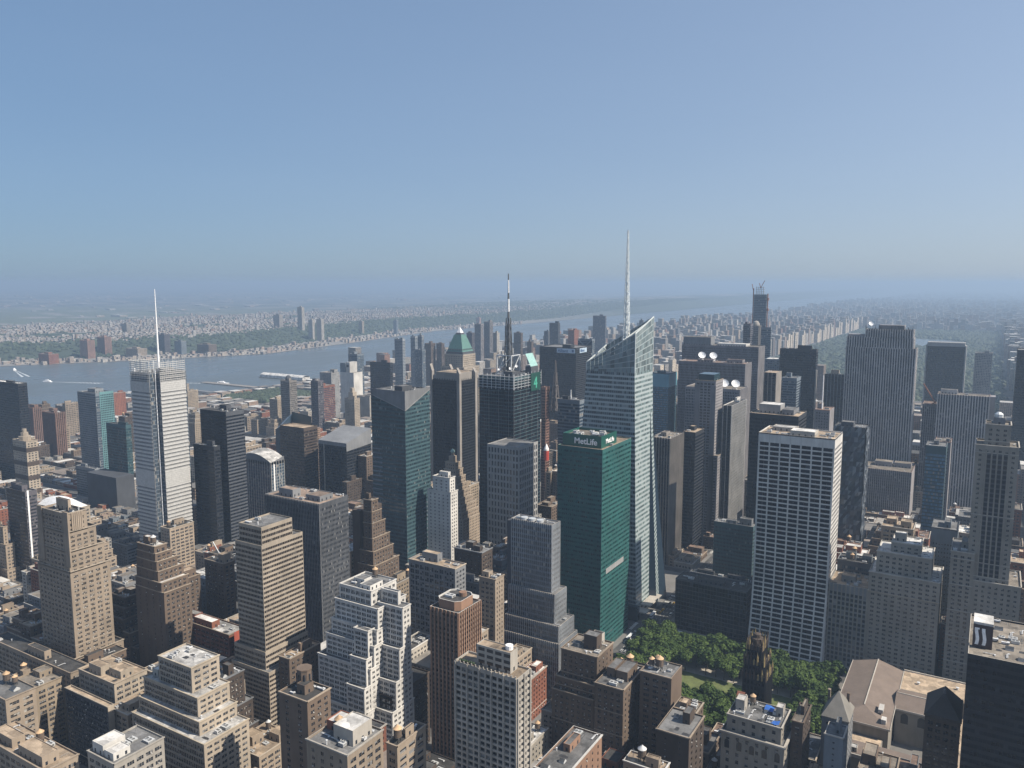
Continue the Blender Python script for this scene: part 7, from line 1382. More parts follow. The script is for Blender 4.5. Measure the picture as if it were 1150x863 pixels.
 (-676.0, -663.4, 283.9, 313.0, 47.6, 'tan', 'brownred', 0, 0, 'mid-height tan brick building with rusty roof behind the tall tan tower'),
 (-133.0, -118.0, 1136.0, 1164.0, 7.0, 'dark', 'gray', 0, 0, 'low dark brick building with gray roof below the tallest gray slab'),
 (-1437.0, -1422.0, 688.8, 715.5, 7.0, 'buff', 'tar', 0, 0, 'low buff building with black roof beside the red brick tower'),
 (-1442.0, -1422.0, 849.2, 876.5, 73.6, 'dark', 'gravel', 1, 0, 'tall dark brick building with sandy roof behind and right of the turquoise tower'),
 (-638.0, -623.0, 250.5, 260.8, 42.0, 'tan', 'tan', 1, 0, 'mid-height tan brick building with tan roof just left of the tall tan tower'),
 (-1259.0, -1234.0, 601.8, 629.0, 7.0, 'red', 'gray', 0, 0, 'low red brick building with gray roof below the red brick tower'),
 (-369.0, -361.0, 284.0, 313.0, 62.1, 'buff', 'white', 1, 0, 'tall buff building with white roof below the white stepped tower'),
 (-741.0, -733.0, 492.0, 522.1, 43.0, 'red', 'white', 0, 0, 'mid-height red brick building with white roof below the blue black tower'),
 (-751.0, -721.0, 283.9, 313.0, 44.2, 'gray', 'gravel', 1, 1, 'stepped mid-height gray building with sandy roof and water tank below the white striped tower'),
 (-1055.0, -1025.0, 526.9, 554.5, 18.6, 'tan', 'white', 0, 0, 'low tan brick building with white roof below the turquoise tower'),
 (-196.0, -171.0, 1087.5, 1118.0, 7.0, 'brown', 'white', 0, 0, 'low brown brick building with white roof below the tallest gray slab'),
 (-1372.0, -1347.0, 659.0, 683.9, 7.0, 'buff', 'gray', 0, 0, 'low buff building with gray roof beside the red brick tower'),
 (-778.0, -758.0, 411.5, 439.9, 36.7, 'tan', 'tan', 1, 0, 'mid-height tan brick building with tan roof below the silver mast skyscraper'),
 (-1074.0, -1054.0, 572.5, 599.5, 7.0, 'tan', 'brownred', 0, 0, 'low tan brick building with rusty roof below the turquoise tower'),
 (-774.0, -734.0, 894.5, 923.0, 85.9, 'red', 'white', 0, 1, 'stepped tall red brick building with white roof behind the black finned tower'),
 (-550.0, -530.0, 373.2, 393.5, 56.3, 'glassy', 'brownred', 0, 0, 'tall blue glass building with rusty roof behind the long red block'),
 (-1384.0, -1359.0, 1248.1, 1279.0, 34.6, 'pale', 'gray', 0, 0, 'mid-height pale building with gray roof behind and right of the dome-capped tan tower'),
 (-759.0, -751.0, 283.9, 313.0, 44.9, 'tan', 'brownred', 1, 0, 'mid-height tan brick building with rusty roof below the white striped tower'),
 (-1462.0, -1454.0, 767.9, 796.0, 21.8, 'brown', 'gray', 0, 0, 'low brown brick building with gray roof just right of the red brick tower'),
 (-88.0, -73.0, 1136.0, 1164.0, 23.3, 'red', 'brownred', 1, 0, 'mid-height red brick building with rusty roof below the ribbed limestone block'),
 (-482.4, -455.0, 602.0, 629.0, 60.1, 'limestone', 'gray', 1, 2, 'stepped tall limestone building with gray roof below the antenna tower'),
 (-1118.0, -1093.0, 1010.2, 1037.5, 49.2, 'red', 'white', 0, 1, 'stepped tall red brick building with white roof just right of the dome-capped tan tower'),
 (-570.0, -550.0, 373.2, 393.5, 50.4, 'limestone', 'tan', 0, 0, 'tall limestone building with tan roof behind the long red block'),
 (-1537.0, -1512.0, 778.9, 796.0, 55.5, 'tan', 'gravel', 1, 0, 'tall tan brick building with sandy roof behind the red brick tower'),
 (-1341.0, -1323.0, 689.2, 715.5, 15.9, 'brown', 'tar', 0, 0, 'low brown brick building with black roof just right of the red brick tower'),
 (-655.0, -625.0, 442.9, 474.0, 56.6, 'gray', 'gray', 0, 1, 'stepped tall gray building with gray roof behind the brown banded tower'),
 (-165.0, -135.0, 926.6, 957.0, 40.4, 'gray', 'tan', 1, 2, 'stepped mid-height gray building with tan roof behind the faceted glass tower'),
 (-1347.0, -1329.0, 659.0, 683.9, 7.0, 'buff', 'brownred', 0, 0, 'low buff building with rusty roof beside the red brick tower'),
 (-1351.0, -1311.0, 1167.4, 1198.5, 33.4, 'brown', 'tar', 1, 0, 'mid-height brown brick building with black roof behind and right of the dome-capped tan tower'),
 (-1094.0, -1074.0, 572.5, 599.5, 7.0, 'tan', 'tar', 0, 0, 'low tan brick building with black roof below the turquoise tower'),
 (-724.0, -712.0, 1216.5, 1246.8, 36.2, 'brown', 'brownred', 1, 0, 'mid-height brown brick building with rusty roof behind and right of the antenna tower'),
 (-919.8, -899.0, 411.5, 426.8, 27.8, 'buff', 'tar', 1, 0, 'mid-height buff building with black roof beside the white striped tower'),
 (-909.0, -901.0, 365.5, 393.5, 7.0, 'tan', 'gray', 0, 0, 'low tan brick building with gray roof below the white striped tower'),
 (-1073.0, -1053.0, 846.3, 876.5, 45.6, 'red', 'tan', 0, 0, 'mid-height red brick building with tan roof behind and left of the red brown slab'),
 (-937.0, -912.0, 526.9, 554.5, 23.3, 'tan', 'gray', 1, 0, 'mid-height tan brick building with gray roof below the green stepped tower'),
 (-385.0, -377.0, 492.0, 520.6, 57.1, 'dark', 'white', 0, 0, 'tall dark brick building with white roof behind the gray striped tower'),
 (-811.0, -786.0, 411.5, 439.9, 30.6, 'buff', 'gray', 0, 0, 'mid-height buff building with gray roof just left of the silver mast skyscraper'),
 (-821.0, -796.0, 975.0, 1003.2, 94.1, 'red', 'gravel', 1, 1, 'stepped tall red brick building with sandy roof behind the black finned tower'),
 (-281.0, -241.0, 362.8, 393.5, 24.6, 'tan', 'white', 1, 0, 'mid-height tan brick building with white roof just left of the broad dark brick loft'),
 (-712.0, -697.0, 363.4, 393.5, 59.5, 'gray', 'gravel', 1, 0, 'tall gray building with sandy roof just left of the silver mast skyscraper'),
 (-1055.0, -1040.0, 1089.2, 1118.0, 47.4, 'tan', 'tan', 0, 0, 'mid-height tan brick building with tan roof just right of the telephone tower'),
 (-1314.0, -1296.0, 572.5, 597.7, 16.4, 'dark', 'tar', 0, 0, 'low dark brick building with black roof just left of the cream banded tower'),
]
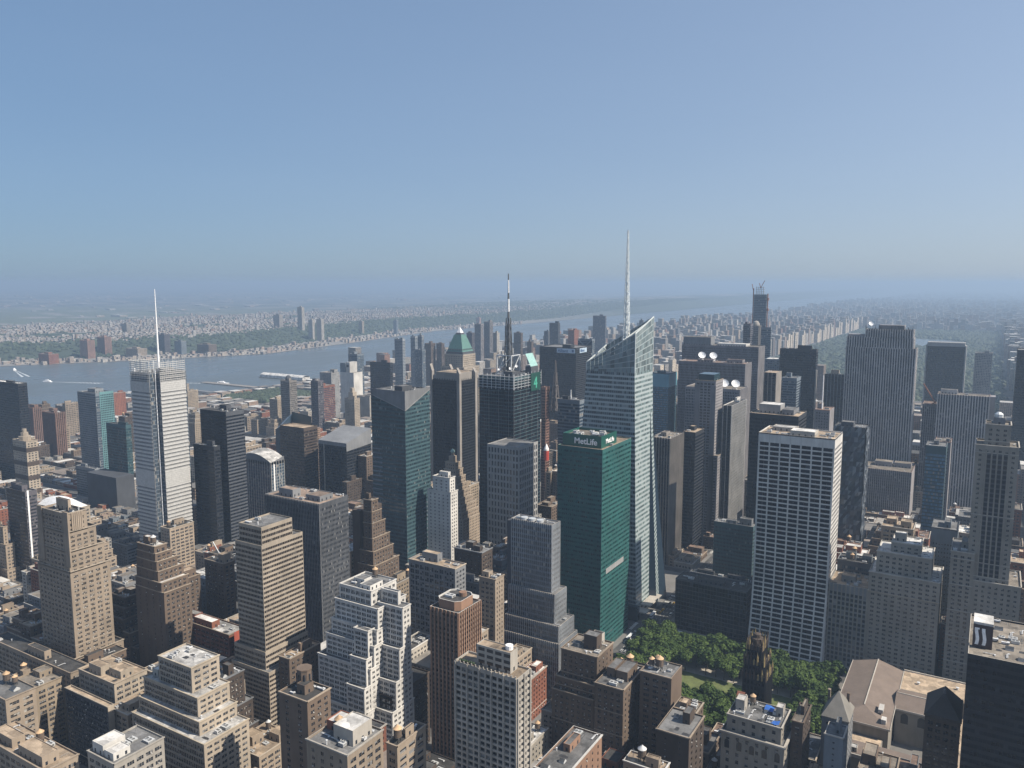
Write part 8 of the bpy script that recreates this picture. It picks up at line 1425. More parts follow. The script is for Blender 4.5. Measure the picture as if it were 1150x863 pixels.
REST = [(-256, -216, 9, 38, 33), (-151, -126, 9, 38, 63), (-288, -268, 42, 72, 43), (-245, -215, 42, 72, 58), (-155, -147, 42, 72, 54), (-107, -99, 42, 72, 28), (-59, -34, 42, 72, 54), (-246, -216, 90, 117, 52), (-171, -156, 90, 117, 35), (-118, -78, 90, 117, 44), (-28, -15, 90, 117, 32), (-266, -236, 124, 152, 54), (-203, -183, 124, 152, 47), (-138, -98, 124, 152, 52), (-43, -28, 124, 152, 51), (-266, -251, 170, 200, 70), (-196, -171, 170, 200, 64), (-138, -123, 170, 200, 52), (-53, -33, 170, 200, 46), (-282, -266, 203, 232, 38), (-218, -193, 203, 232, 58), (-128, -98, 203, 232, 44), (-65, -40, 203, 232, 28), (-276, -261, 250, 280, 46), (-225, -201, 250, 274, 54), (-178, -158, 250, 280, 52), (-108, -68, 250, 280, 51), (-30, -15, 250, 280, 61), (-236, -228, 285, 313, 55), (-157, -132, 285, 313, 47), (-92, -52, 285, 313, 60), (-296, -271, 331, 359, 25), (-271, -263, 331, 359, 38), (-233, -208, 331, 359, 38), (-160, -145, 331, 359, 38), (-105, -97, 331, 359, 30), (-52, -44, 331, 359, 29), (-176, -146, 363, 394, 38), (-86, -56, 363, 394, 38), (-120, -112, 433, 443, 34), (-26, -15, 412, 443, 38), (-51, -36, 461, 474, 30), (-296, -276, 698, 716, 36), (-95, -87, 705, 715, 27), (-64, -39, 703, 716, 28), (-296, -281, 734, 764, 24), (-266, -241, 750, 764, 26), (-240, -226, 734, 764, 36), (-196, -156, 734, 764, 52), (-96, -66, 747, 764, 78), (-33, -15, 734, 764, 28), (-241, -221, 765, 796, 23), (-141, -121, 765, 796, 26), (-61, -15, 765, 796, 30), (-153, -123, 814, 844, 40), (-115, -107, 814, 844, 48), (-251, -221, 857, 876, 48), (-56, -31, 848, 876, 55), (-31, -15, 848, 876, 60), (-271, -263, 894, 925, 38), (-228, -220, 894, 925, 81), (-192, -152, 894, 925, 33), (-127, -112, 894, 925, 54), (-87, -72, 894, 925, 40), (-296, -266, 927, 957, 49), (-236, -206, 927, 957, 76), (-190, -165, 927, 957, 35), (-115, -102, 929, 957, 38), (-40, -25, 927, 957, 79), (-271, -231, 975, 1003, 79), (-196, -171, 975, 1003, 24), (-171, -141, 975, 1003, 29), (-121, -91, 975, 1003, 32), (-263, -243, 1007, 1038, 63), (-195, -175, 1007, 1038, 15), (-175, -135, 1007, 1038, 19), (-135, -110, 1007, 1038, 23), (-95, -75, 1007, 1038, 27), (-25, -15, 1007, 1038, 36), (-280, -272, 1056, 1086, 39), (-222, -207, 1056, 1086, 23), (-187, -147, 1056, 1086, 7), (-147, -132, 1056, 1086, 10), (-124, -104, 1056, 1086, 14), (-104, -79, 1056, 1086, 28), (-79, -59, 1056, 1086, 41), (-44, -24, 1056, 1086, 29), (-281, -241, 1088, 1118, 82), (-171, -151, 1088, 1118, 7), (-131, -91, 1088, 1118, 7), (-91, -61, 1088, 1118, 22), (-41, -15, 1088, 1118, 50), (-261, -253, 1136, 1164, 30), (-118, -88, 1136, 1164, 18), (-73, -58, 1136, 1164, 25), (-294, -281, 1168, 1198, 32), (-243, -218, 1168, 1198, 64), (-130, -122, 1168, 1198, 7), (-122, -82, 1168, 1198, 10), (-82, -57, 1168, 1198, 16), (-37, -15, 1168, 1198, 31), (-273, -258, 1216, 1246, 85), (-125, -116, 1216, 1234, 24), (-296, -271, 1249, 1279, 53), (-211, -171, 1249, 1279, 85), (-63, -38, 1256, 1279, 26), (-435, -427, 90, 120, 57), (-540, -510, 123, 152, 38), (-465, -440, 123, 152, 51), (-570, -562, 170, 200, 21), (-497, -457, 186, 200, 46), (-424, -404, 170, 184, 59), (-552, -540, 203, 232, 10), (-490, -470, 203, 232, 29), (-425, -400, 214, 232, 49), (-422, -413, 250, 280, 27), (-372, -357, 250, 261, 34), (-570, -540, 287, 313, 38), (-480, -468, 284, 313, 56), (-346, -326, 284, 313, 45), (-570, -550, 331, 355, 38), (-550, -535, 331, 355, 36), (-520, -494, 331, 360, 40), (-470, -455, 366, 394, 52), (-477, -463, 412, 441, 42), (-407, -377, 412, 441, 42), (-570, -555, 444, 474, 80), (-522, -514, 444, 474, 56), (-393, -384, 444, 474, 76), (-507, -500, 492, 521, 38), (-400, -385, 492, 521, 52), (-347, -339, 510, 521, 29), (-540, -510, 526, 554, 41), (-435, -420, 524, 554, 31), (-420, -390, 524, 554, 38), (-365, -340, 524, 554, 12), (-540, -522, 572, 597, 42), (-522, -511, 572, 597, 32), (-473, -462, 572, 597, 68), (-570, -555, 619, 629, 41), (-447, -407, 602, 629, 57), (-570, -550, 659, 686, 20), (-442, -427, 659, 686, 28), (-570, -548, 690, 716, 21), (-491, -480, 706, 716, 58), (-480, -465, 706, 716, 69), (-457, -432, 690, 716, 43), (-432, -403, 690, 716, 89), (-422, -382, 734, 762, 33), (-502, -482, 768, 796, 32), (-417, -392, 768, 796, 67), (-540, -510, 814, 844, 31), (-462, -447, 814, 844, 56), (-402, -376, 814, 844, 78), (-558, -532, 847, 876, 23), (-504, -489, 851, 876, 35), (-444, -436, 847, 876, 37), (-413, -405, 847, 876, 65), (-560, -550, 894, 924, 41), (-520, -505, 894, 924, 88), (-450, -425, 894, 924, 45), (-375, -367, 894, 924, 7), (-545, -515, 930, 957, 95), (-467, -437, 930, 957, 28), (-414, -374, 930, 957, 7), (-550, -542, 975, 1004, 29), (-504, -496, 975, 1004, 24), (-436, -406, 975, 1004, 20), (-383, -375, 975, 999, 68), (-570, -562, 1006, 1038, 40), (-539, -514, 1006, 1038, 26), (-476, -461, 1006, 1038, 21), (-570, -545, 1056, 1086, 30), (-490, -460, 1056, 1086, 40), (-570, -540, 1090, 1118, 23), (-524, -494, 1090, 1118, 40), (-461, -453, 1090, 1118, 24), (-418, -410, 1090, 1118, 67), (-365, -326, 1090, 1118, 72), (-537, -497, 1136, 1167, 61), (-497, -472, 1136, 1167, 84), (-447, -439, 1136, 1167, 93), (-411, -371, 1136, 1167, 71), (-341, -326, 1136, 1167, 19), (-505, -465, 1170, 1198, 68), (-425, -417, 1170, 1198, 22), (-357, -326, 1170, 1198, 34), (-503, -484, 1216, 1246, 43), (-545, -525, 1255, 1279, 45), (-480, -465, 1255, 1279, 72), (-405, -365, 1255, 1279, 46), (-655, -640, 170, 200, 54), (-742, -702, 203, 232, 41), (-686, -646, 203, 232, 39), (-844, -836, 250, 279, 37), (-788, -768, 250, 279, 58), (-718, -694, 250, 279, 36), (-668, -638, 250, 261, 32), (-779, -759, 284, 313, 39), (-844, -829, 331, 358, 12), (-829, -799, 331, 358, 15), (-799, -779, 331, 358, 22), (-731, -701, 331, 358, 72), (-836, -828, 363, 394, 32), (-778, -770, 363, 394, 47), (-762, -742, 363, 394, 50), (-742, -712, 363, 394, 36), (-677, -637, 363, 394, 52), (-844, -836, 412, 440, 58), (-786, -778, 412, 440, 35), (-738, -718, 412, 440, 46), (-703, -678, 412, 440, 49), (-678, -670, 412, 440, 52), (-630, -600, 424, 440, 31), (-844, -829, 443, 474, 15), (-829, -814, 443, 474, 19), (-774, -749, 443, 474, 29), (-749, -709, 443, 474, 31), (-701, -693, 443, 474, 43), (-796, -756, 492, 522, 10), (-693, -653, 492, 522, 49), (-653, -633, 492, 522, 43), (-617, -600, 492, 522, 70), (-812, -791, 527, 544, 25), (-791, -776, 527, 544, 30), (-776, -768, 527, 554, 30), (-768, -743, 527, 554, 32), (-743, -728, 527, 554, 36), (-673, -665, 527, 554, 47), (-642, -600, 527, 554, 33), (-764, -734, 572, 597, 20), (-679, -639, 572, 597, 44), (-844, -804, 604, 629, 7), (-749, -724, 604, 629, 13), (-679, -654, 604, 629, 39), (-833, -819, 659, 687, 35), (-789, -764, 659, 687, 45), (-684, -664, 659, 687, 54), (-609, -600, 659, 687, 38), (-806, -766, 689, 716, 40), (-741, -716, 689, 716, 45), (-716, -708, 689, 716, 32), (-663, -655, 689, 716, 37), (-844, -828, 734, 763, 23), (-766, -758, 734, 763, 32), (-758, -733, 734, 763, 34), (-733, -693, 734, 763, 38), (-658, -643, 734, 763, 71), (-844, -828, 765, 796, 24), (-719, -689, 765, 796, 52), (-649, -609, 773, 796, 37), (-824, -799, 814, 842, 87), (-751, -743, 814, 842, 78), (-723, -708, 814, 842, 60), (-708, -688, 814, 842, 43), (-633, -608, 814, 842, 50), (-844, -814, 845, 876, 82), (-744, -719, 845, 876, 25), (-719, -694, 845, 876, 69), (-679, -654, 859, 876, 40), (-844, -804, 894, 923, 45), (-734, -726, 894, 923, 32), (-686, -666, 894, 923, 44), (-633, -612, 894, 923, 92), (-811, -786, 928, 957, 53), (-731, -691, 928, 957, 41), (-691, -651, 928, 957, 52), (-643, -628, 928, 957, 71), (-756, -716, 975, 1003, 33), (-666, -641, 975, 1003, 42), (-764, -724, 1006, 1038, 78), (-659, -647, 1006, 1038, 21), (-789, -774, 1056, 1084, 19), (-729, -704, 1056, 1084, 81), (-676, -668, 1056, 1084, 53), (-844, -829, 1089, 1118, 32), (-796, -756, 1089, 1118, 61), (-723, -715, 1089, 1118, 39), (-690, -672, 1089, 1118, 28), (-633, -610, 1089, 1118, 91), (-844, -836, 1136, 1166, 91), (-836, -821, 1136, 1166, 88), (-793, -773, 1136, 1166, 77), (-844, -824, 1168, 1198, 41), (-776, -756, 1168, 1198, 33), (-736, -697, 1168, 1198, 27), (-653, -628, 1168, 1198, 82), (-819, -779, 1216, 1247, 51), (-779, -749, 1216, 1247, 70), (-749, -724, 1216, 1247, 23), (-616, -600, 1216, 1247, 41), (-811, -796, 1251, 1279, 49), (-633, -608, 1251, 1279, 66), (-1073, -1065, 331, 359, 39), (-1030, -1010, 331, 359, 18), (-955, -935, 331, 359, 84), (-900, -874, 331, 359, 7), (-1078, -1070, 366, 394, 50), (-1025, -1010, 366, 394, 22), (-977, -957, 366, 394, 18), (-949, -929, 366, 394, 7), (-1073, -1053, 412, 439, 37), (-1037, -1007, 412, 439, 15), (-999, -979, 413, 439, 37), (-979, -960, 413, 439, 36), (-899, -874, 412, 427, 16), (-1073, -1065, 446, 474, 17), (-1035, -1010, 446, 474, 42), (-1010, -985, 446, 474, 17), (-925, -885, 459, 474, 24), (-882, -874, 446, 474, 40), (-1118, -1088, 492, 519, 42), (-1088, -1080, 492, 519, 29), (-1080, -1072, 492, 519, 43), (-1042, -1017, 492, 519, 20), (-1118, -1093, 527, 554, 14), (-1025, -1005, 527, 554, 11), (-1005, -975, 527, 554, 14), (-975, -967, 527, 554, 19), (-967, -937, 527, 554, 15), (-912, -874, 527, 554, 24), (-1118, -1110, 572, 600, 7), (-1110, -1102, 572, 600, 7), (-1102, -1094, 572, 600, 7), (-999, -969, 572, 600, 7), (-969, -929, 572, 600, 15), (-906, -874, 572, 600, 50), (-1048, -1040, 601, 629, 7), (-1040, -1032, 601, 629, 7), (-1032, -1007, 601, 629, 15), (-1007, -987, 601, 629, 36), (-922, -897, 601, 629, 65), (-1093, -1078, 659, 687, 17), (-1030, -1015, 659, 687, 43), (-975, -935, 659, 687, 27), (-1118, -1088, 687, 716, 13), (-1023, -993, 687, 716, 76), (-933, -903, 687, 716, 15), (-1110, -1102, 734, 762, 24), (-1067, -1027, 734, 762, 18), (-897, -882, 734, 744, 13), (-1058, -1033, 768, 796, 24), (-978, -938, 768, 796, 13), (-903, -874, 772, 796, 91), (-1090, -1050, 814, 842, 21), (-1050, -1020, 814, 842, 50), (-1005, -965, 814, 842, 17), (-917, -874, 814, 842, 72), (-1013, -1005, 846, 876, 86), (-967, -942, 846, 876, 70), (-919, -894, 846, 876, 23), (-1098, -1090, 894, 924, 14), (-1030, -1000, 894, 924, 83), (-965, -950, 894, 924, 12), (-922, -892, 894, 924, 32), (-1093, -1068, 928, 957, 32), (-1013, -973, 928, 957, 14), (-923, -915, 928, 957, 35), (-1118, -1103, 975, 1005, 17), (-1058, -1028, 975, 1005, 38), (-980, -950, 975, 1005, 16), (-895, -874, 975, 1005, 23), (-1078, -1053, 1010, 1038, 39), (-1038, -1018, 1010, 1038, 46), (-1018, -998, 1010, 1038, 19), (-998, -958, 1010, 1038, 42), (-928, -920, 1010, 1038, 24), (-887, -874, 1010, 1038, 53), (-1088, -1063, 1056, 1086, 13), (-1063, -1055, 1056, 1086, 37), (-1055, -1025, 1056, 1086, 36), (-1025, -995, 1056, 1086, 44), (-935, -920, 1056, 1086, 33), (-1118, -1110, 1089, 1118, 13), (-1040, -1020, 1089, 1118, 42), (-1000, -960, 1089, 1118, 19), (-925, -885, 1089, 1118, 12), (-1093, -1085, 1136, 1166, 50), (-1085, -1070, 1136, 1166, 53), (-1040, -1032, 1136, 1166, 19), (-1002, -994, 1136, 1166, 13), (-949, -941, 1136, 1166, 42), (-1118, -1098, 1170, 1198, 17), (-1043, -1023, 1170, 1198, 25), (-968, -938, 1170, 1198, 39), (-883, -874, 1170, 1198, 54), (-1078, -1048, 1216, 1245, 23), (-988, -980, 1216, 1245, 19), (-1088, -1058, 1250, 1279, 38), (-988, -980, 1250, 1279, 30), (-1162, -1148, 362, 394, 19), (-1231, -1213, 412, 441, 59), (-1187, -1175, 412, 441, 13), (-1380, -1355, 445, 474, 36), (-1312, -1294, 445, 474, 12), (-1268, -1243, 445, 474, 15), (-1193, -1175, 445, 474, 27), (-1384, -1376, 492, 521, 19), (-1343, -1335, 492, 521, 28), (-1309, -1301, 492, 521, 15), (-1265, -1257, 492, 521, 19), (-1231, -1223, 492, 521, 15), (-1175, -1148, 492, 521, 11), (-1312, -1304, 526, 554, 66), (-1279, -1261, 526, 554, 17), (-1261, -1221, 526, 554, 11), (-1185, -1173, 526, 554, 37), (-1384, -1372, 572, 598, 14), (-1364, -1339, 572, 598, 16), (-1339, -1314, 572, 598, 10), (-1296, -1284, 572, 598, 19), (-1284, -1272, 572, 598, 15), (-1260, -1242, 572, 598, 20), (-1242, -1217, 577, 598, 7), (-1217, -1209, 577, 598, 9), (-1209, -1191, 577, 598, 10), (-1191, -1179, 572, 598, 13), (-1392, -1384, 602, 629, 7), (-1384, -1376, 602, 629, 8), (-1376, -1368, 602, 629, 9), (-1368, -1350, 602, 629, 10), (-1350, -1325, 602, 629, 12), (-1325, -1317, 602, 629, 14), (-1317, -1309, 602, 629, 12), (-1309, -1301, 602, 629, 13), (-1301, -1283, 602, 629, 7), (-1283, -1271, 602, 629, 7), (-1271, -1259, 602, 629, 7), (-1194, -1182, 602, 629, 7), (-1182, -1170, 602, 629, 7), (-1170, -1162, 602, 629, 7), (-1392, -1380, 659, 684, 7), (-1380, -1372, 659, 684, 7), (-1329, -1321, 659, 684, 7), (-1321, -1309, 659, 684, 7), (-1309, -1297, 659, 684, 7), (-1176, -1148, 659, 684, 7), (-1392, -1374, 689, 716, 7), (-1374, -1349, 689, 716, 7), (-1349, -1341, 689, 716, 7), (-1323, -1298, 689, 716, 12), (-1290, -1282, 689, 716, 18), (-1266, -1258, 689, 716, 11), (-1210, -1185, 695, 716, 16), (-1392, -1352, 734, 764, 16), (-1326, -1301, 734, 764, 12), (-1251, -1243, 734, 764, 15), (-1227, -1202, 734, 764, 16), (-1159, -1148, 734, 764, 16), (-1359, -1341, 766, 796, 12), (-1325, -1317, 766, 796, 27), (-1297, -1289, 766, 796, 17), (-1259, -1247, 766, 796, 18), (-1199, -1191, 766, 796, 19), (-1392, -1367, 814, 844, 12), (-1347, -1329, 814, 844, 15), (-1309, -1284, 814, 844, 21), (-1226, -1208, 814, 844, 38), (-1182, -1174, 814, 844, 19), (-1392, -1384, 846, 876, 16), (-1358, -1350, 846, 876, 24), (-1326, -1314, 846, 876, 16), (-1284, -1276, 846, 876, 19), (-1256, -1231, 846, 876, 25), (-1188, -1180, 846, 876, 20), (-1392, -1352, 894, 925, 11), (-1315, -1275, 894, 925, 18), (-1225, -1200, 894, 925, 35), (-1174, -1166, 894, 925, 18), (-1384, -1366, 927, 957, 18), (-1308, -1300, 927, 957, 19), (-1257, -1249, 927, 957, 18), (-1223, -1198, 927, 957, 27), (-1198, -1173, 927, 957, 35), (-1392, -1380, 975, 1004, 10), (-1360, -1352, 975, 1004, 19), (-1319, -1311, 975, 1004, 10), (-1287, -1262, 975, 1004, 13), (-1242, -1234, 975, 1004, 11), (-1234, -1222, 975, 1004, 25), (-1197, -1189, 975, 1004, 11), (-1189, -1177, 975, 1004, 38), (-1392, -1367, 1007, 1038, 19), (-1327, -1287, 1007, 1038, 17), (-1287, -1247, 1007, 1038, 18), (-1182, -1174, 1007, 1038, 14), (-1392, -1384, 1056, 1084, 67), (-1384, -1372, 1056, 1084, 26), (-1372, -1347, 1056, 1084, 15), (-1347, -1322, 1056, 1084, 18), (-1304, -1279, 1056, 1084, 19), (-1189, -1171, 1056, 1084, 29), (-1348, -1336, 1089, 1118, 20), (-1310, -1270, 1089, 1118, 15), (-1244, -1219, 1095, 1118, 35), (-1199, -1191, 1089, 1118, 21), (-1158, -1148, 1089, 1118, 14), (-1344, -1319, 1136, 1167, 12), (-1267, -1259, 1136, 1167, 10), (-1207, -1195, 1136, 1167, 14), (-1367, -1359, 1167, 1198, 20), (-1311, -1288, 1167, 1198, 17), (-1246, -1228, 1167, 1198, 31), (-1188, -1176, 1167, 1198, 16), (-1176, -1148, 1171, 1198, 13), (-1392, -1367, 1216, 1245, 14), (-1337, -1329, 1216, 1245, 30), (-1329, -1289, 1216, 1245, 17), (-1281, -1269, 1229, 1245, 17), (-1217, -1205, 1216, 1245, 35), (-1193, -1168, 1216, 1245, 20), (-1168, -1148, 1216, 1245, 17), (-1359, -1341, 1248, 1279, 14), (-1315, -1275, 1248, 1279, 21), (-1227, -1202, 1248, 1279, 24), (-1492, -1484, 492, 521, 19), (-1434, -1422, 492, 521, 18), (-1554, -1514, 524, 554, 19), (-1481, -1473, 524, 554, 29), (-1440, -1432, 524, 554, 11), (-1654, -1614, 572, 598, 15), (-1588, -1570, 572, 598, 12), (-1554, -1514, 572, 598, 24), (-1498, -1473, 572, 598, 16), (-1666, -1654, 604, 629, 13), (-1628, -1588, 604, 629, 20), (-1568, -1556, 604, 629, 32), (-1508, -1496, 604, 629, 34), (-1470, -1452, 604, 629, 19), (-1452, -1422, 604, 629, 17), (-1648, -1608, 659, 685, 51), (-1550, -1510, 659, 685, 32), (-1473, -1448, 659, 685, 15), (-1654, -1629, 689, 716, 13), (-1613, -1573, 689, 716, 14), (-1557, -1517, 689, 716, 12), (-1469, -1461, 689, 716, 14), (-1461, -1449, 689, 716, 7), (-1449, -1437, 689, 716, 7), (-1608, -1596, 734, 765, 18), (-1548, -1540, 734, 765, 13), (-1468, -1460, 734, 765, 7), (-1460, -1448, 734, 765, 7), (-1448, -1440, 734, 765, 7), (-1666, -1654, 768, 796, 8), (-1602, -1562, 768, 796, 15), (-1512, -1487, 779, 796, 15), (-1487, -1462, 768, 796, 14), (-1454, -1422, 768, 796, 11), (-1666, -1626, 814, 842, 7), (-1614, -1606, 814, 842, 13), (-1581, -1573, 814, 842, 17), (-1573, -1561, 814, 842, 14), (-1561, -1549, 814, 842, 10), (-1549, -1509, 814, 842, 12), (-1509, -1484, 814, 842, 68), (-1451, -1433, 814, 842, 18), (-1658, -1640, 849, 876, 12), (-1640, -1615, 849, 876, 12), (-1615, -1603, 849, 876, 11), (-1603, -1595, 849, 876, 11), (-1587, -1579, 849, 876, 15), (-1579, -1567, 849, 876, 18), (-1519, -1494, 849, 876, 15), (-1666, -1658, 894, 922, 12), (-1658, -1650, 894, 922, 10), (-1650, -1610, 894, 922, 12), (-1558, -1546, 894, 922, 17), (-1494, -1476, 894, 922, 14), (-1456, -1438, 894, 922, 10), (-1626, -1618, 928, 957, 19), (-1588, -1580, 928, 957, 33), (-1554, -1536, 928, 957, 29), (-1520, -1495, 928, 957, 19), (-1462, -1422, 928, 957, 27), (-1666, -1648, 975, 1003, 35), (-1636, -1628, 975, 1003, 19), (-1612, -1594, 975, 1003, 47), (-1546, -1538, 975, 1003, 14), (-1490, -1472, 975, 1003, 20), (-1442, -1422, 975, 1003, 35), (-1666, -1648, 1006, 1038, 35), (-1630, -1612, 1006, 1038, 10), (-1564, -1556, 1006, 1038, 14), (-1536, -1518, 1006, 1038, 19), (-1510, -1470, 1006, 1038, 62), (-1470, -1462, 1006, 1038, 38), (-1442, -1434, 1006, 1038, 20), (-1641, -1623, 1056, 1083, 12), (-1603, -1585, 1056, 1083, 19), (-1548, -1540, 1056, 1083, 13), (-1510, -1498, 1056, 1083, 18), (-1478, -1438, 1056, 1083, 11), (-1654, -1646, 1090, 1118, 16), (-1588, -1580, 1090, 1118, 16), (-1580, -1572, 1090, 1118, 44), (-1532, -1492, 1090, 1118, 14), (-1452, -1444, 1090, 1118, 65), (-1444, -1432, 1090, 1118, 34), (-1654, -1646, 1136, 1167, 10), (-1613, -1605, 1136, 1167, 13), (-1589, -1581, 1136, 1167, 15), (-1551, -1511, 1136, 1167, 19), (-1495, -1483, 1136, 1167, 21), (-1463, -1445, 1136, 1167, 13), (-1445, -1422, 1136, 1167, 35), (-1666, -1658, 1168, 1198, 18), (-1658, -1650, 1168, 1198, 16), (-1630, -1590, 1168, 1198, 17), (-1570, -1552, 1168, 1198, 38), (-1536, -1496, 1168, 1198, 18), (-1431, -1422, 1168, 1198, 18), (-1646, -1628, 1216, 1247, 10), (-1595, -1577, 1216, 1247, 36), (-1537, -1525, 1216, 1247, 17), (-1525, -1513, 1216, 1247, 12), (-1473, -1455, 1216, 1247, 14), (-1455, -1422, 1216, 1247, 18), (-1646, -1621, 1251, 1279, 19), (-1601, -1593, 1251, 1279, 29), (-1593, -1553, 1251, 1279, 20), (-1528, -1510, 1251, 1279, 13), (-1484, -1459, 1251, 1279, 17), (-1433, -1422, 1251, 1279, 33), (-1748, -1740, 604, 629, 56), (-1707, -1696, 604, 629, 13), (-1861, -1836, 659, 686, 16), (-1820, -1780, 659, 686, 33), (-1732, -1707, 659, 686, 11), (-1913, -1888, 688, 716, 24), (-1872, -1854, 688, 716, 29), (-1821, -1803, 688, 716, 16), (-1745, -1720, 688, 716, 13), (-1930, -1918, 734, 761, 26), (-1875, -1857, 734, 761, 12), (-1837, -1797, 734, 761, 20), (-1764, -1746, 734, 761, 11), (-1938, -1920, 769, 796, 21), (-1894, -1854, 769, 796, 14), (-1828, -1820, 769, 796, 16), (-1783, -1743, 769, 796, 28), (-1938, -1898, 814, 843, 15), (-1882, -1857, 814, 843, 12), (-1792, -1774, 814, 843, 30), (-1744, -1732, 814, 829, 12), (-1707, -1696, 814, 829, 14), (-1938, -1930, 846, 876, 24), (-1914, -1896, 846, 876, 15), (-1880, -1862, 846, 876, 19), (-1836, -1828, 846, 876, 13), (-1795, -1783, 846, 876, 13), (-1758, -1733, 847, 876, 34), (-1733, -1721, 847, 876, 13), (-1721, -1696, 847, 876, 23), (-1913, -1888, 894, 922, 13), (-1858, -1850, 894, 922, 20), (-1824, -1816, 894, 922, 15), (-1779, -1767, 894, 922, 14), (-1719, -1707, 894, 922, 34), (-1930, -1890, 928, 957, 16), (-1832, -1820, 928, 957, 17), (-1800, -1792, 928, 957, 21), (-1792, -1767, 928, 957, 56), (-1742, -1734, 928, 957, 34), (-1718, -1710, 928, 957, 29), (-1898, -1873, 975, 1003, 19), (-1849, -1837, 975, 1003, 18), (-1789, -1777, 975, 1003, 17), (-1740, -1732, 975, 1003, 13), (-1712, -1696, 975, 1003, 27), (-1938, -1930, 1006, 1038, 37), (-1918, -1906, 1006, 1038, 36), (-1854, -1836, 1006, 1038, 16), (-1788, -1780, 1006, 1038, 16), (-1750, -1742, 1006, 1038, 22), (-1722, -1696, 1006, 1038, 11), (-1914, -1902, 1056, 1086, 12), (-1878, -1870, 1056, 1086, 14), (-1840, -1832, 1056, 1086, 61), (-1767, -1755, 1056, 1086, 12), (-1739, -1714, 1056, 1086, 20), (-1930, -1922, 1090, 1118, 19), (-1902, -1894, 1090, 1118, 14), (-1868, -1843, 1090, 1118, 17), (-1843, -1803, 1090, 1118, 17), (-1803, -1795, 1090, 1118, 18), (-1795, -1755, 1090, 1118, 15), (-1707, -1696, 1090, 1118, 16), (-1905, -1880, 1136, 1165, 38), (-1862, -1854, 1136, 1165, 30), (-1854, -1829, 1136, 1165, 18), (-1777, -1737, 1136, 1165, 15), (-1721, -1696, 1136, 1165, 14), (-1912, -1894, 1168, 1198, 20), (-1858, -1850, 1168, 1198, 37), (-1802, -1784, 1168, 1198, 32), (-1726, -1714, 1168, 1198, 35), (-1913, -1905, 1216, 1246, 17), (-1857, -1832, 1216, 1246, 13), (-1806, -1766, 1216, 1246, 72), (-1733, -1721, 1216, 1246, 13), (-1713, -1696, 1216, 1246, 15), (-1938, -1926, 1250, 1279, 12), (-1883, -1875, 1250, 1279, 18), (-1825, -1785, 1250, 1279, 11), (-1785, -1745, 1250, 1279, 23), (-1745, -1720, 1250, 1279, 11), (-1720, -1696, 1250, 1279, 11)]
# ---------------------------------------------------------------- across the river and on the water
def njt(x, y, w_, d_, h, label, wallm, st='rib', group=None):
    z = float(nj_height(np.array([x]), np.array([y]))[0]); s = dict(rib=RIB(bay=4.5,fin=(2.0,.8,1,0),flr=3.0),mas=MAS(bay=4,k=1,wx=.5,flr=3.0))[st]
    b = MB(); g = []; mr = MB(); tiers_build(None,[(x-w_/2,x+w_/2,y-d_/2,y+d_/2,z+h)],s,s,None,None,g,b,mr,zbase=z-6)
    r = tag(empty('apartment_tower',(x,y,z)),label,'tower',group); b.obj('wall',[W(wallm),W('brown_dark'),W('pale')],r); mr.obj('roof',[RF('gravel')],r); finish_panes(r,g,G('dark'),False); penthouse(r,x-w_*.2,x+w_*.2,y-d_*.2,y+d_*.2,z+h-1,6,W(wallm),RF('gravel'))
njt(-3377,1949,58,31,77,'pinkish slab leftmost of two matching slabs on the far wooded cliff','pink','rib','matching slabs on the far cliff')
njt(-3412,2048,58,30,71,'pinkish slab right of two matching slabs on the far wooded cliff','pink','rib','matching slabs on the far cliff')
njt(-3285,2253,54,28,85,'wide gray brown slab behind the mast on the far plateau','mauve','rib',None)
njt(-3172,2256,49,26,64,'pale blue gray slab right of the mast on the far plateau','blue_gray','mas',None)
njt(-3532,3338,37,20,131,'tall thin pale tower left of the far bank trio','pale','mas',None)
njt(-3317,3208,33,18,115,'middle pale tower of the far bank trio','pale','mas',None)
njt(-3276,3233,38,20,122,'right pale tower of the far bank trio','pale','mas',None)
njt(-3708,3324,51,27,80,'short pale slab left of the far bank trio','concrete','mas',None)
njt(-3469,3788,29,18,79,'lone tan tower in the green of the far cliff','tan_light','mas',None)
njt(-3283,3901,27,18,90,'lone dark slim tower on the far green cliff','blue_gray','mas',None)
njt(-4051,2571,46,24,53,'pale block on the far plateau right of the two pinkish slabs','concrete','mas',None)
njt(-3298,1739,75,39,40,'low brown brick waterfront complex on the far bank','red','mas',None)
njt(-3250,2092,85,45,39,'long tan waterfront block across the river','tan','mas',None)
njt(-3139,2370,82,43,43,'brown waterfront block on the far bank right of the mast','brown','mas',None)
njt(-3171,4678,30,18,82,'pinkish far tower up the river above the pair of tan slabs','pink','mas',None)
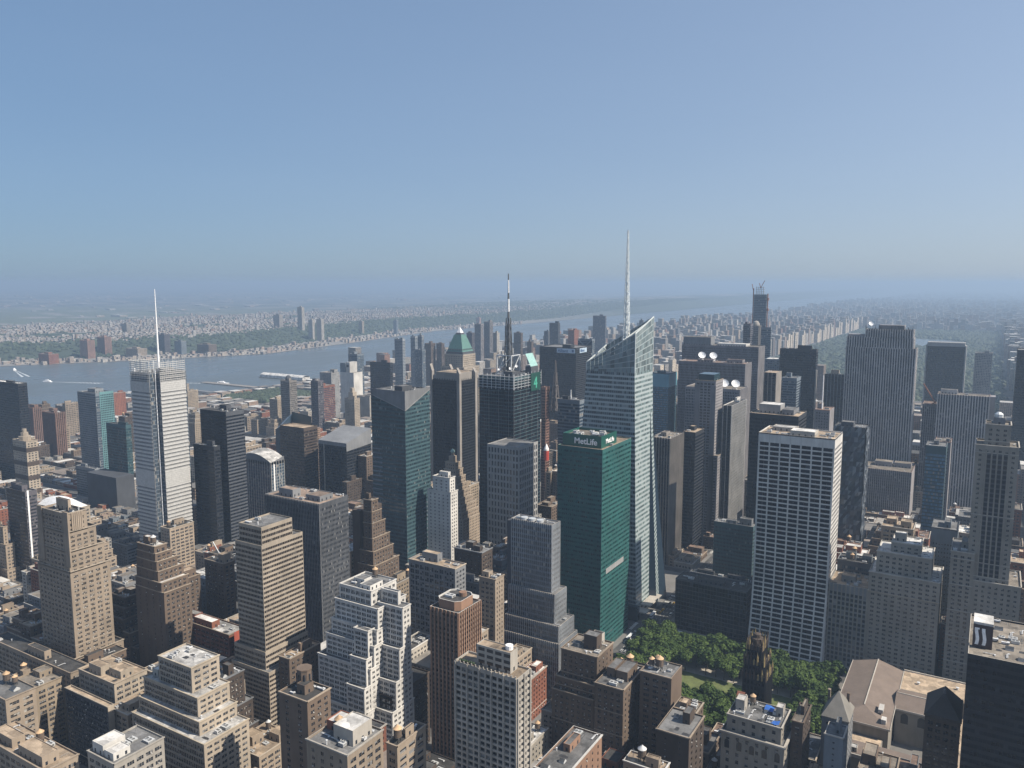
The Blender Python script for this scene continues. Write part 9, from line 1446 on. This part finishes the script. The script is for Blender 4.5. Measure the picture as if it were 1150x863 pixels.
# ---------------------------------------------------------------- boats, piers, stack
def boat(x, y, rz, L_, label):
    r = tag(empty('ferry_boat',(x,y,.4)),label,'boat',None); b = MB(); w_ = L_*.13
    P_ = [(-L_/2,-w_),(L_*.25,-w_),(L_/2,0),(L_*.25,w_),(-L_/2,w_)]; b.prism(P_,0,2.2,0); o = b.obj('hull',[DISHW]); c = MB(); c.box(-L_*.38,L_*.16,-w_*.75,w_*.75,2.2,5,0); c.box(-L_*.2,L_*.08,-w_*.5,w_*.5,5,7.4,0)
    c.box(-L_*.3,L_*.12,-w_*.77,-w_*.76,3.2,4.2,1); q = c.obj('cabin',[DISHW,G('dark')])
    for t in (o,q): t.parent = r
    r.rotation_euler = (0,0,rz); return r
FOAM = plain('wake_foam',(.62,.66,.68),.7)
def wake(x, y, rz, L_, w_):
    b = MB(); c, s_ = math.cos(rz), math.sin(rz); rr = random.Random(int(x))
    for i in range(14):
        a0,a1 = -i/14*L_, -(i+.75)/14*L_; h0,h1 = w_*(.15+i/14*.6), w_*(.15+(i+1)/14*.6)
        for sg in (-1,1):
            pts = [(a0,sg*h0*.4),(a1,sg*h1*.45),(a1,sg*(h1+rr.uniform(0,1))),(a0,sg*h0)]; b.quads([[(x+c*p[0]-s_*p[1],y+s_*p[0]+c*p[1],.55) for p in pts]])
    b.obj('water_foam',[FOAM],kind='stuff',label='white foam trailing behind a moving boat')
boat(-2700,1402,R(200),34,'small white boat leaving a long wake near the left edge of the river'); wake(-2684,1408,R(200),190,14)
boat(-2171,1672,R(28),44,'white ferry heading for the near piers right of the mast topped skyscraper'); wake(-2192,1661,R(28),210,16)
boat(-3170,1540,R(160),40,'white ferry close to the far bank at the left edge'); wake(-3150,1533,R(160),260,18)
def pier(x0,x1,y0,y1,h,label,mat,shed=True):
    r = tag(empty('pier',((x0+x1)/2,(y0+y1)/2,0)),label,'pier'); b = MB(); b.box(x0,x1,y0,y1,.41,3); b.obj('deck',[W('concrete')],r)
    if shed:
        c = MB(); n = 6; y_ = lambda t: y0+3+(y1-y0-6)*t
        for i in range(n): t0,t1 = i/n,(i+1)/n; c.quads([[(x0+4,y_(t0),3+h*(.6+.4*math.sin(math.pi*t0))),(x1-4,y_(t0),3+h*(.6+.4*math.sin(math.pi*t0))),(x1-4,y_(t1),3+h*(.6+.4*math.sin(math.pi*t1))),(x0+4,y_(t1),3+h*(.6+.4*math.sin(math.pi*t1)))]])
        c.box(x0+4,x1-4,y0+3,y1-3,3,3+h*.6); c.obj('shed',[mat],r)
pier(-2180,-1950,1330,1362,9,'long white roofed pier shed in front of the riverside trees',RF('white')); pier(-2160,-1950,1395,1415,7,'low pale pier shed next to the long white one',W('pale'))
pier(-2240,-1985,1640,1665,1.5,'narrow gray finger pier reaching into the river',W('concrete'),False); pier(-2200,-1990,1845,1885,14,'white vaulted pier shed shining beyond the tan tower',RF('white')); pier(-2140,-1960,1480,1500,5,'short pier beside the riverside trees',W('gray'))
b = MB(); b.ring(-1560,1890,[(5.2,0),(3.6,118)],16,0); b.ring(-1560,1890,[(4.2,117.5),(4.2,119)],16,1); tag(b.obj('smokestack',[W('tan'),W('brown_dark')]),'tall slender tan smokestack standing against the river','chimney')
# ---------------------------------------------------------------- park trees
def tree_mesh(seed, rad, ht):
    r = np.random.default_rng(seed); n = 1500; b = MB()
    cl = []
    for i in range(16):
        v = r.normal(size=3); v /= np.linalg.norm(v); v[2] = abs(v[2])*1.0-.15; cl.append((v*np.array((rad*.66,rad*.66,ht*.3))*r.uniform(.5,1.05), r.uniform(.3,.52)*rad))
    cc = np.array([c[0] for c in cl]); cr = np.array([c[1] for c in cl]); k = r.integers(0,16,n); v = r.normal(size=(n,3)); v /= np.linalg.norm(v,axis=1)[:,None]; v[:,2] = np.where(v[:,2] < -.3, -v[:,2], v[:,2])
    P_ = cc[k]+v*cr[k][:,None]*r.uniform(.8,1.05,(n,1)); P_[:,2] += ht*.6
    a = v+r.normal(size=(n,3))*.45; a /= np.linalg.norm(a,axis=1)[:,None]; u = np.cross(a,np.array((.3,.2,.93))); u /= np.linalg.norm(u,axis=1)[:,None]; w_ = np.cross(a,u); s_ = r.uniform(.45,.9,(n,1))
    b.quads(np.stack([P_-u*s_-w_*s_*.7,P_+u*s_-w_*s_*.6,P_+u*s_*.8+w_*s_,P_-u*s_*.9+w_*s_*.8],1),0,np.repeat(r.random(16),1)[k]*.6+r.random(n)*.4)
    t = MB(); t.ring(0,0,[(.42,0),(.3,ht*.3),(.2,ht*.5)],7,0)
    for i in range(5): an = i*1.3; t.bar((0,0,ht*.32+i*.4),(math.cos(an)*rad*.5,math.sin(an)*rad*.5,ht*.62),.2)
    return b, t
def leafmat():
    m, nt, p, N, L = nodes('leaves'); a = N('ShaderNodeAttribute'); a.attribute_name = 'rnd'; oi = N('ShaderNodeObjectInfo'); ad = N('ShaderNodeMath'); ad.operation = 'MULTIPLY_ADD'; L(oi.outputs['Random'],ad.inputs[0]); ad.inputs[1].default_value = .55; L(a.outputs['Fac'],ad.inputs[2])
    r = N('ShaderNodeValToRGB'); e = r.color_ramp.elements; e[0].color = (.016,.036,.010,1); e[1].color = (.066,.102,.024,1); e[1].position = 1; x = e.new(.55); x.color = (.032,.058,.014,1); L(ad.outputs[0],r.inputs[0]); L(r.outputs[0],p.inputs['Base Color']); p.inputs['Roughness'].default_value = .75; p.inputs['Specular IOR Level'].default_value = .15
    return m
LEAF = leafmat(); BARK = wall('bark',(.07,.055,.04),.3,.95,.8); TM = []
for i in range(6):
    b_, t_ = tree_mesh(40+i, 6.4+.35*i, 15+i*.8); TM.append((b_.mesh('crown',[LEAF]), t_.mesh('trunk',[BARK])))
rt_ = random.Random(77); spots = []
for x in np.arange(-291,-140,8.6):
    for y in np.r_[np.arange(499,536,8.4), np.arange(586,624,8.4)]: spots.append((x+rt_.uniform(-1.6,1.6), y+rt_.uniform(-1.6,1.6)))
for y in np.arange(540,586,8.8):
    for x in (-288,-279,-271,-160,-151,-143): spots.append((x+rt_.uniform(-1.5,1.5), y+rt_.uniform(-1.5,1.5)))
for x in (-302.5,-16.5): 
    for y in np.arange(500,640,14): spots.append((x,y))
def park_side(x, y):
    if y > 583: return 'leafy green plane tree in the dense rows behind the park lawn'
    if y < 537: return 'leafy green plane tree in the rows in front of the park lawn'
    return 'leafy green plane tree beside the end of the park lawn' if x > -265 else 'leafy green plane tree on the avenue side of the park'
for i,(x,y) in enumerate(spots):
    if rt_.random() < .06: continue
    c_, t_ = TM[rt_.randrange(6)]; r_ = tag(empty('plane_tree',(x,y,.17)), 'leafy green street tree on the kerb by the park' if x < -300 or x > -20 else park_side(x,y),'tree','plane trees of the park'); s_ = rt_.uniform(.84,1.22)
    r_.scale = (s_,s_,s_*rt_.uniform(.9,1.1)); r_.rotation_euler = (0,0,rt_.uniform(0,6.28))
    for nm, me in (('crown',c_),('trunk',t_)): o = bpy.data.objects.new(nm, me); COL.objects.link(o); o.parent = r_
# ---------------------------------------------------------------- traffic on the visible streets
def car_mesh(kind, col):
    b = MB(); L_, W_, H = dict(car=(4.6,1.8,.75),taxi=(4.8,1.85,.78),van=(6.2,2.2,1.1),bus=(12,2.6,3.0))[kind]
    b.box(-L_/2,L_/2,-W_/2,W_/2,.3,.3+H,0)
    if kind != 'bus':
        a,c,t = (-L_*.32,L_*.22,H*.9) if kind != 'van' else (-L_*.48,L_*.3,1.3); z0,z1 = .3+H,.3+H+t*.8; q = W_*.42
        b.quads([[(a,-W_/2*.95,z0),(c,-W_/2*.95,z0),(c-.6,-q,z1),(a+.3,-q,z1)],[(c,-W_/2*.95,z0),(c,W_/2*.95,z0),(c-.6,q,z1),(c-.6,-q,z1)],[(c,W_/2*.95,z0),(a,W_/2*.95,z0),(a+.3,q,z1),(c-.6,q,z1)],[(a,W_/2*.95,z0),(a,-W_/2*.95,z0),(a+.3,-q,z1),(a+.3,q,z1)]],1); b.quads([[(a+.3,-q,z1),(c-.6,-q,z1),(c-.6,q,z1),(a+.3,q,z1)]],0)
    else: b.box(-L_/2-.01,L_/2+.02,-W_/2-.02,W_/2+.02,1.6,2.6,1)
    for sx in (-.32,.32):
        for sy in (-1,1):
            for i in range(8): an = i*math.pi/4; an2 = an+math.pi/4; b.poly([(sx*L_,sy*(W_/2+.02),.34),(sx*L_+.34*math.cos(an),sy*(W_/2+.02),.34+.34*math.sin(an)),(sx*L_+.34*math.cos(an2),sy*(W_/2+.02),.34+.34*math.sin(an2))],2)
    return b.mesh(kind,[plain('paint_%s_%d'%(kind,int(col[0]*1000)),col,.35),G('black'),plain('tyre',(.02,.02,.02),.9)])
CM = dict(yellow_taxi=car_mesh('taxi',(.62,.36,.03)),white_van=car_mesh('van',(.7,.7,.68)),black_car=car_mesh('car',(.02,.02,.022)),silver_car=car_mesh('car',(.4,.41,.42)),city_bus=car_mesh('bus',(.66,.68,.7)))
rc_ = random.Random(12); k_ = 0; used_ = []
for y in np.arange(560,760,9.5):
    for lane in (-7.2,-3.6,0,3.6,7.2):
        if rc_.random() < .34 and not 634 < y < 655:
            nm = rc_.choice(['yellow_taxi','yellow_taxi','white_van','black_car','silver_car','city_bus'] if abs(lane) > 7 else ['yellow_taxi','yellow_taxi','black_car','silver_car','white_van'])
            o = bpy.data.objects.new(nm,CM[nm]); COL.objects.link(o); o.location = (-311+lane,y+rc_.uniform(-1.5,1.5),.02); o.rotation_euler = (0,0,R(90)); cat = nm.split('_')[1]
            tag(o, 'small %s on the avenue %s'%(nm.replace('_',' '),'beside the park' if y < 634 else 'past the green tower'),cat,'traffic on the avenue')
for x in np.arange(-305,-160,11):
    for lane in (-5.2,5.2):
        if rc_.random() < .4:
            nm = rc_.choice(['yellow_taxi','white_van','black_car','silver_car','city_bus']); o = bpy.data.objects.new(nm,CM[nm]); COL.objects.link(o); o.location = (x,644+lane,.02); o.rotation_euler = (0,0,0 if lane < 0 else math.pi); tag(o,'small %s on the wide cross street behind the park'%nm.replace('_',' '),nm.split('_')[1],'traffic on the cross street')
# ---------------------------------------------------------------- ordinary buildings between the named ones
FILL_STYLES = dict(
    brown=dict(wallm='brown',cop='tan',s=MAS(),se=MAS(bay=4.6,k=2,wx=.5)), tan=dict(wallm='tan',cop='tan_light',s=MAS(),se=LOFT()), dark=dict(wallm='brown_dark',cop='brown',s=LOFT(),se=MAS()), red=dict(wallm='red',cop='pale',s=MAS(),se=MAS(wx=.4)),
    buff=dict(wallm='buff',cop='pale',s=LOFT(),se=MAS()), gray=dict(wallm='gray',cop='gray_light',s=MAS(),se=BAND()), pale=dict(wallm='pale',cop='white',s=MAS(),se=MAS()), limestone=dict(wallm='limestone',cop='pale',s=MAS(),se=MAS(bay=4,k=1,wx=.4)), glassy=dict(wallm='blue_gray',cop='gray_light',sp='gray_dark',gl='blue',s=CURT(),se=BAND()))
FN = dict(brown='brown brick',tan='tan brick',dark='dark brick',red='red brick',buff='buff',gray='gray',pale='pale',limestone='limestone',glassy='blue glass')
for i,(x0,x1,y0,y1,h,st,rf,tk,stepn,lab) in enumerate(FILL):
    st_ = [(x0,x1,y0,y1,h)]
    if stepn: 
        a = [(x0+3*stepn,x1-2.5*stepn,y0+3*stepn,y1-2*stepn,h)]
        for k in range(1,stepn): f = stepn-k; a.append((x0+3*f,x1-2.5*f,y0+3*f,y1-2*f,h-7.5*k))
        st_ = a+[(x0,x1,y0,y1,h-7.5*stepn)]
    building('loft_building' if h < 70 else 'office_building',lab,[st_],roof=rf,seed=i+100,units=5,pent=2 if (x1-x0) > 18 else 1,tanks=tk,**FILL_STYLES[st])
b_rest = [tuple(t) for t in REST]
if b_rest:
    r = np.random.default_rng(2); c, rc = cols_for(len(b_rest), r); city('background_blocks', np.array([(a[0],a[1],a[2],a[3],0,a[4]) for a in b_rest]), c, rc, citymat(), 'small crowded brick buildings filling the gaps between the towers')
for a in REST: NOGO.append(a[:4])
for a in FILL: NOGO.append(a[:4])
manhattan(); jersey(); woods()
# ---------------------------------------------------------------- the air: pale haze round the whole scene
hz = MB(); hz.box(-36100,12100,-5100,38100,-1,382,0,True); hm = bpy.data.materials.new('haze'); hm.use_nodes = True; nt = hm.node_tree; nt.nodes.remove(nt.nodes['Principled BSDF'])
pv = nt.nodes.new('ShaderNodeVolumePrincipled'); pv.inputs['Color'].default_value = HAZE_COLOR; pv.inputs['Density'].default_value = HAZE_DENSITY; pv.inputs['Anisotropy'].default_value = .15; nt.links.new(pv.outputs[0], nt.nodes['Material Output'].inputs['Volume'])
hm.cycles.homogeneous_volume = True if hasattr(hm.cycles,'homogeneous_volume') else None
hz.obj('haze',[hm],kind='stuff')
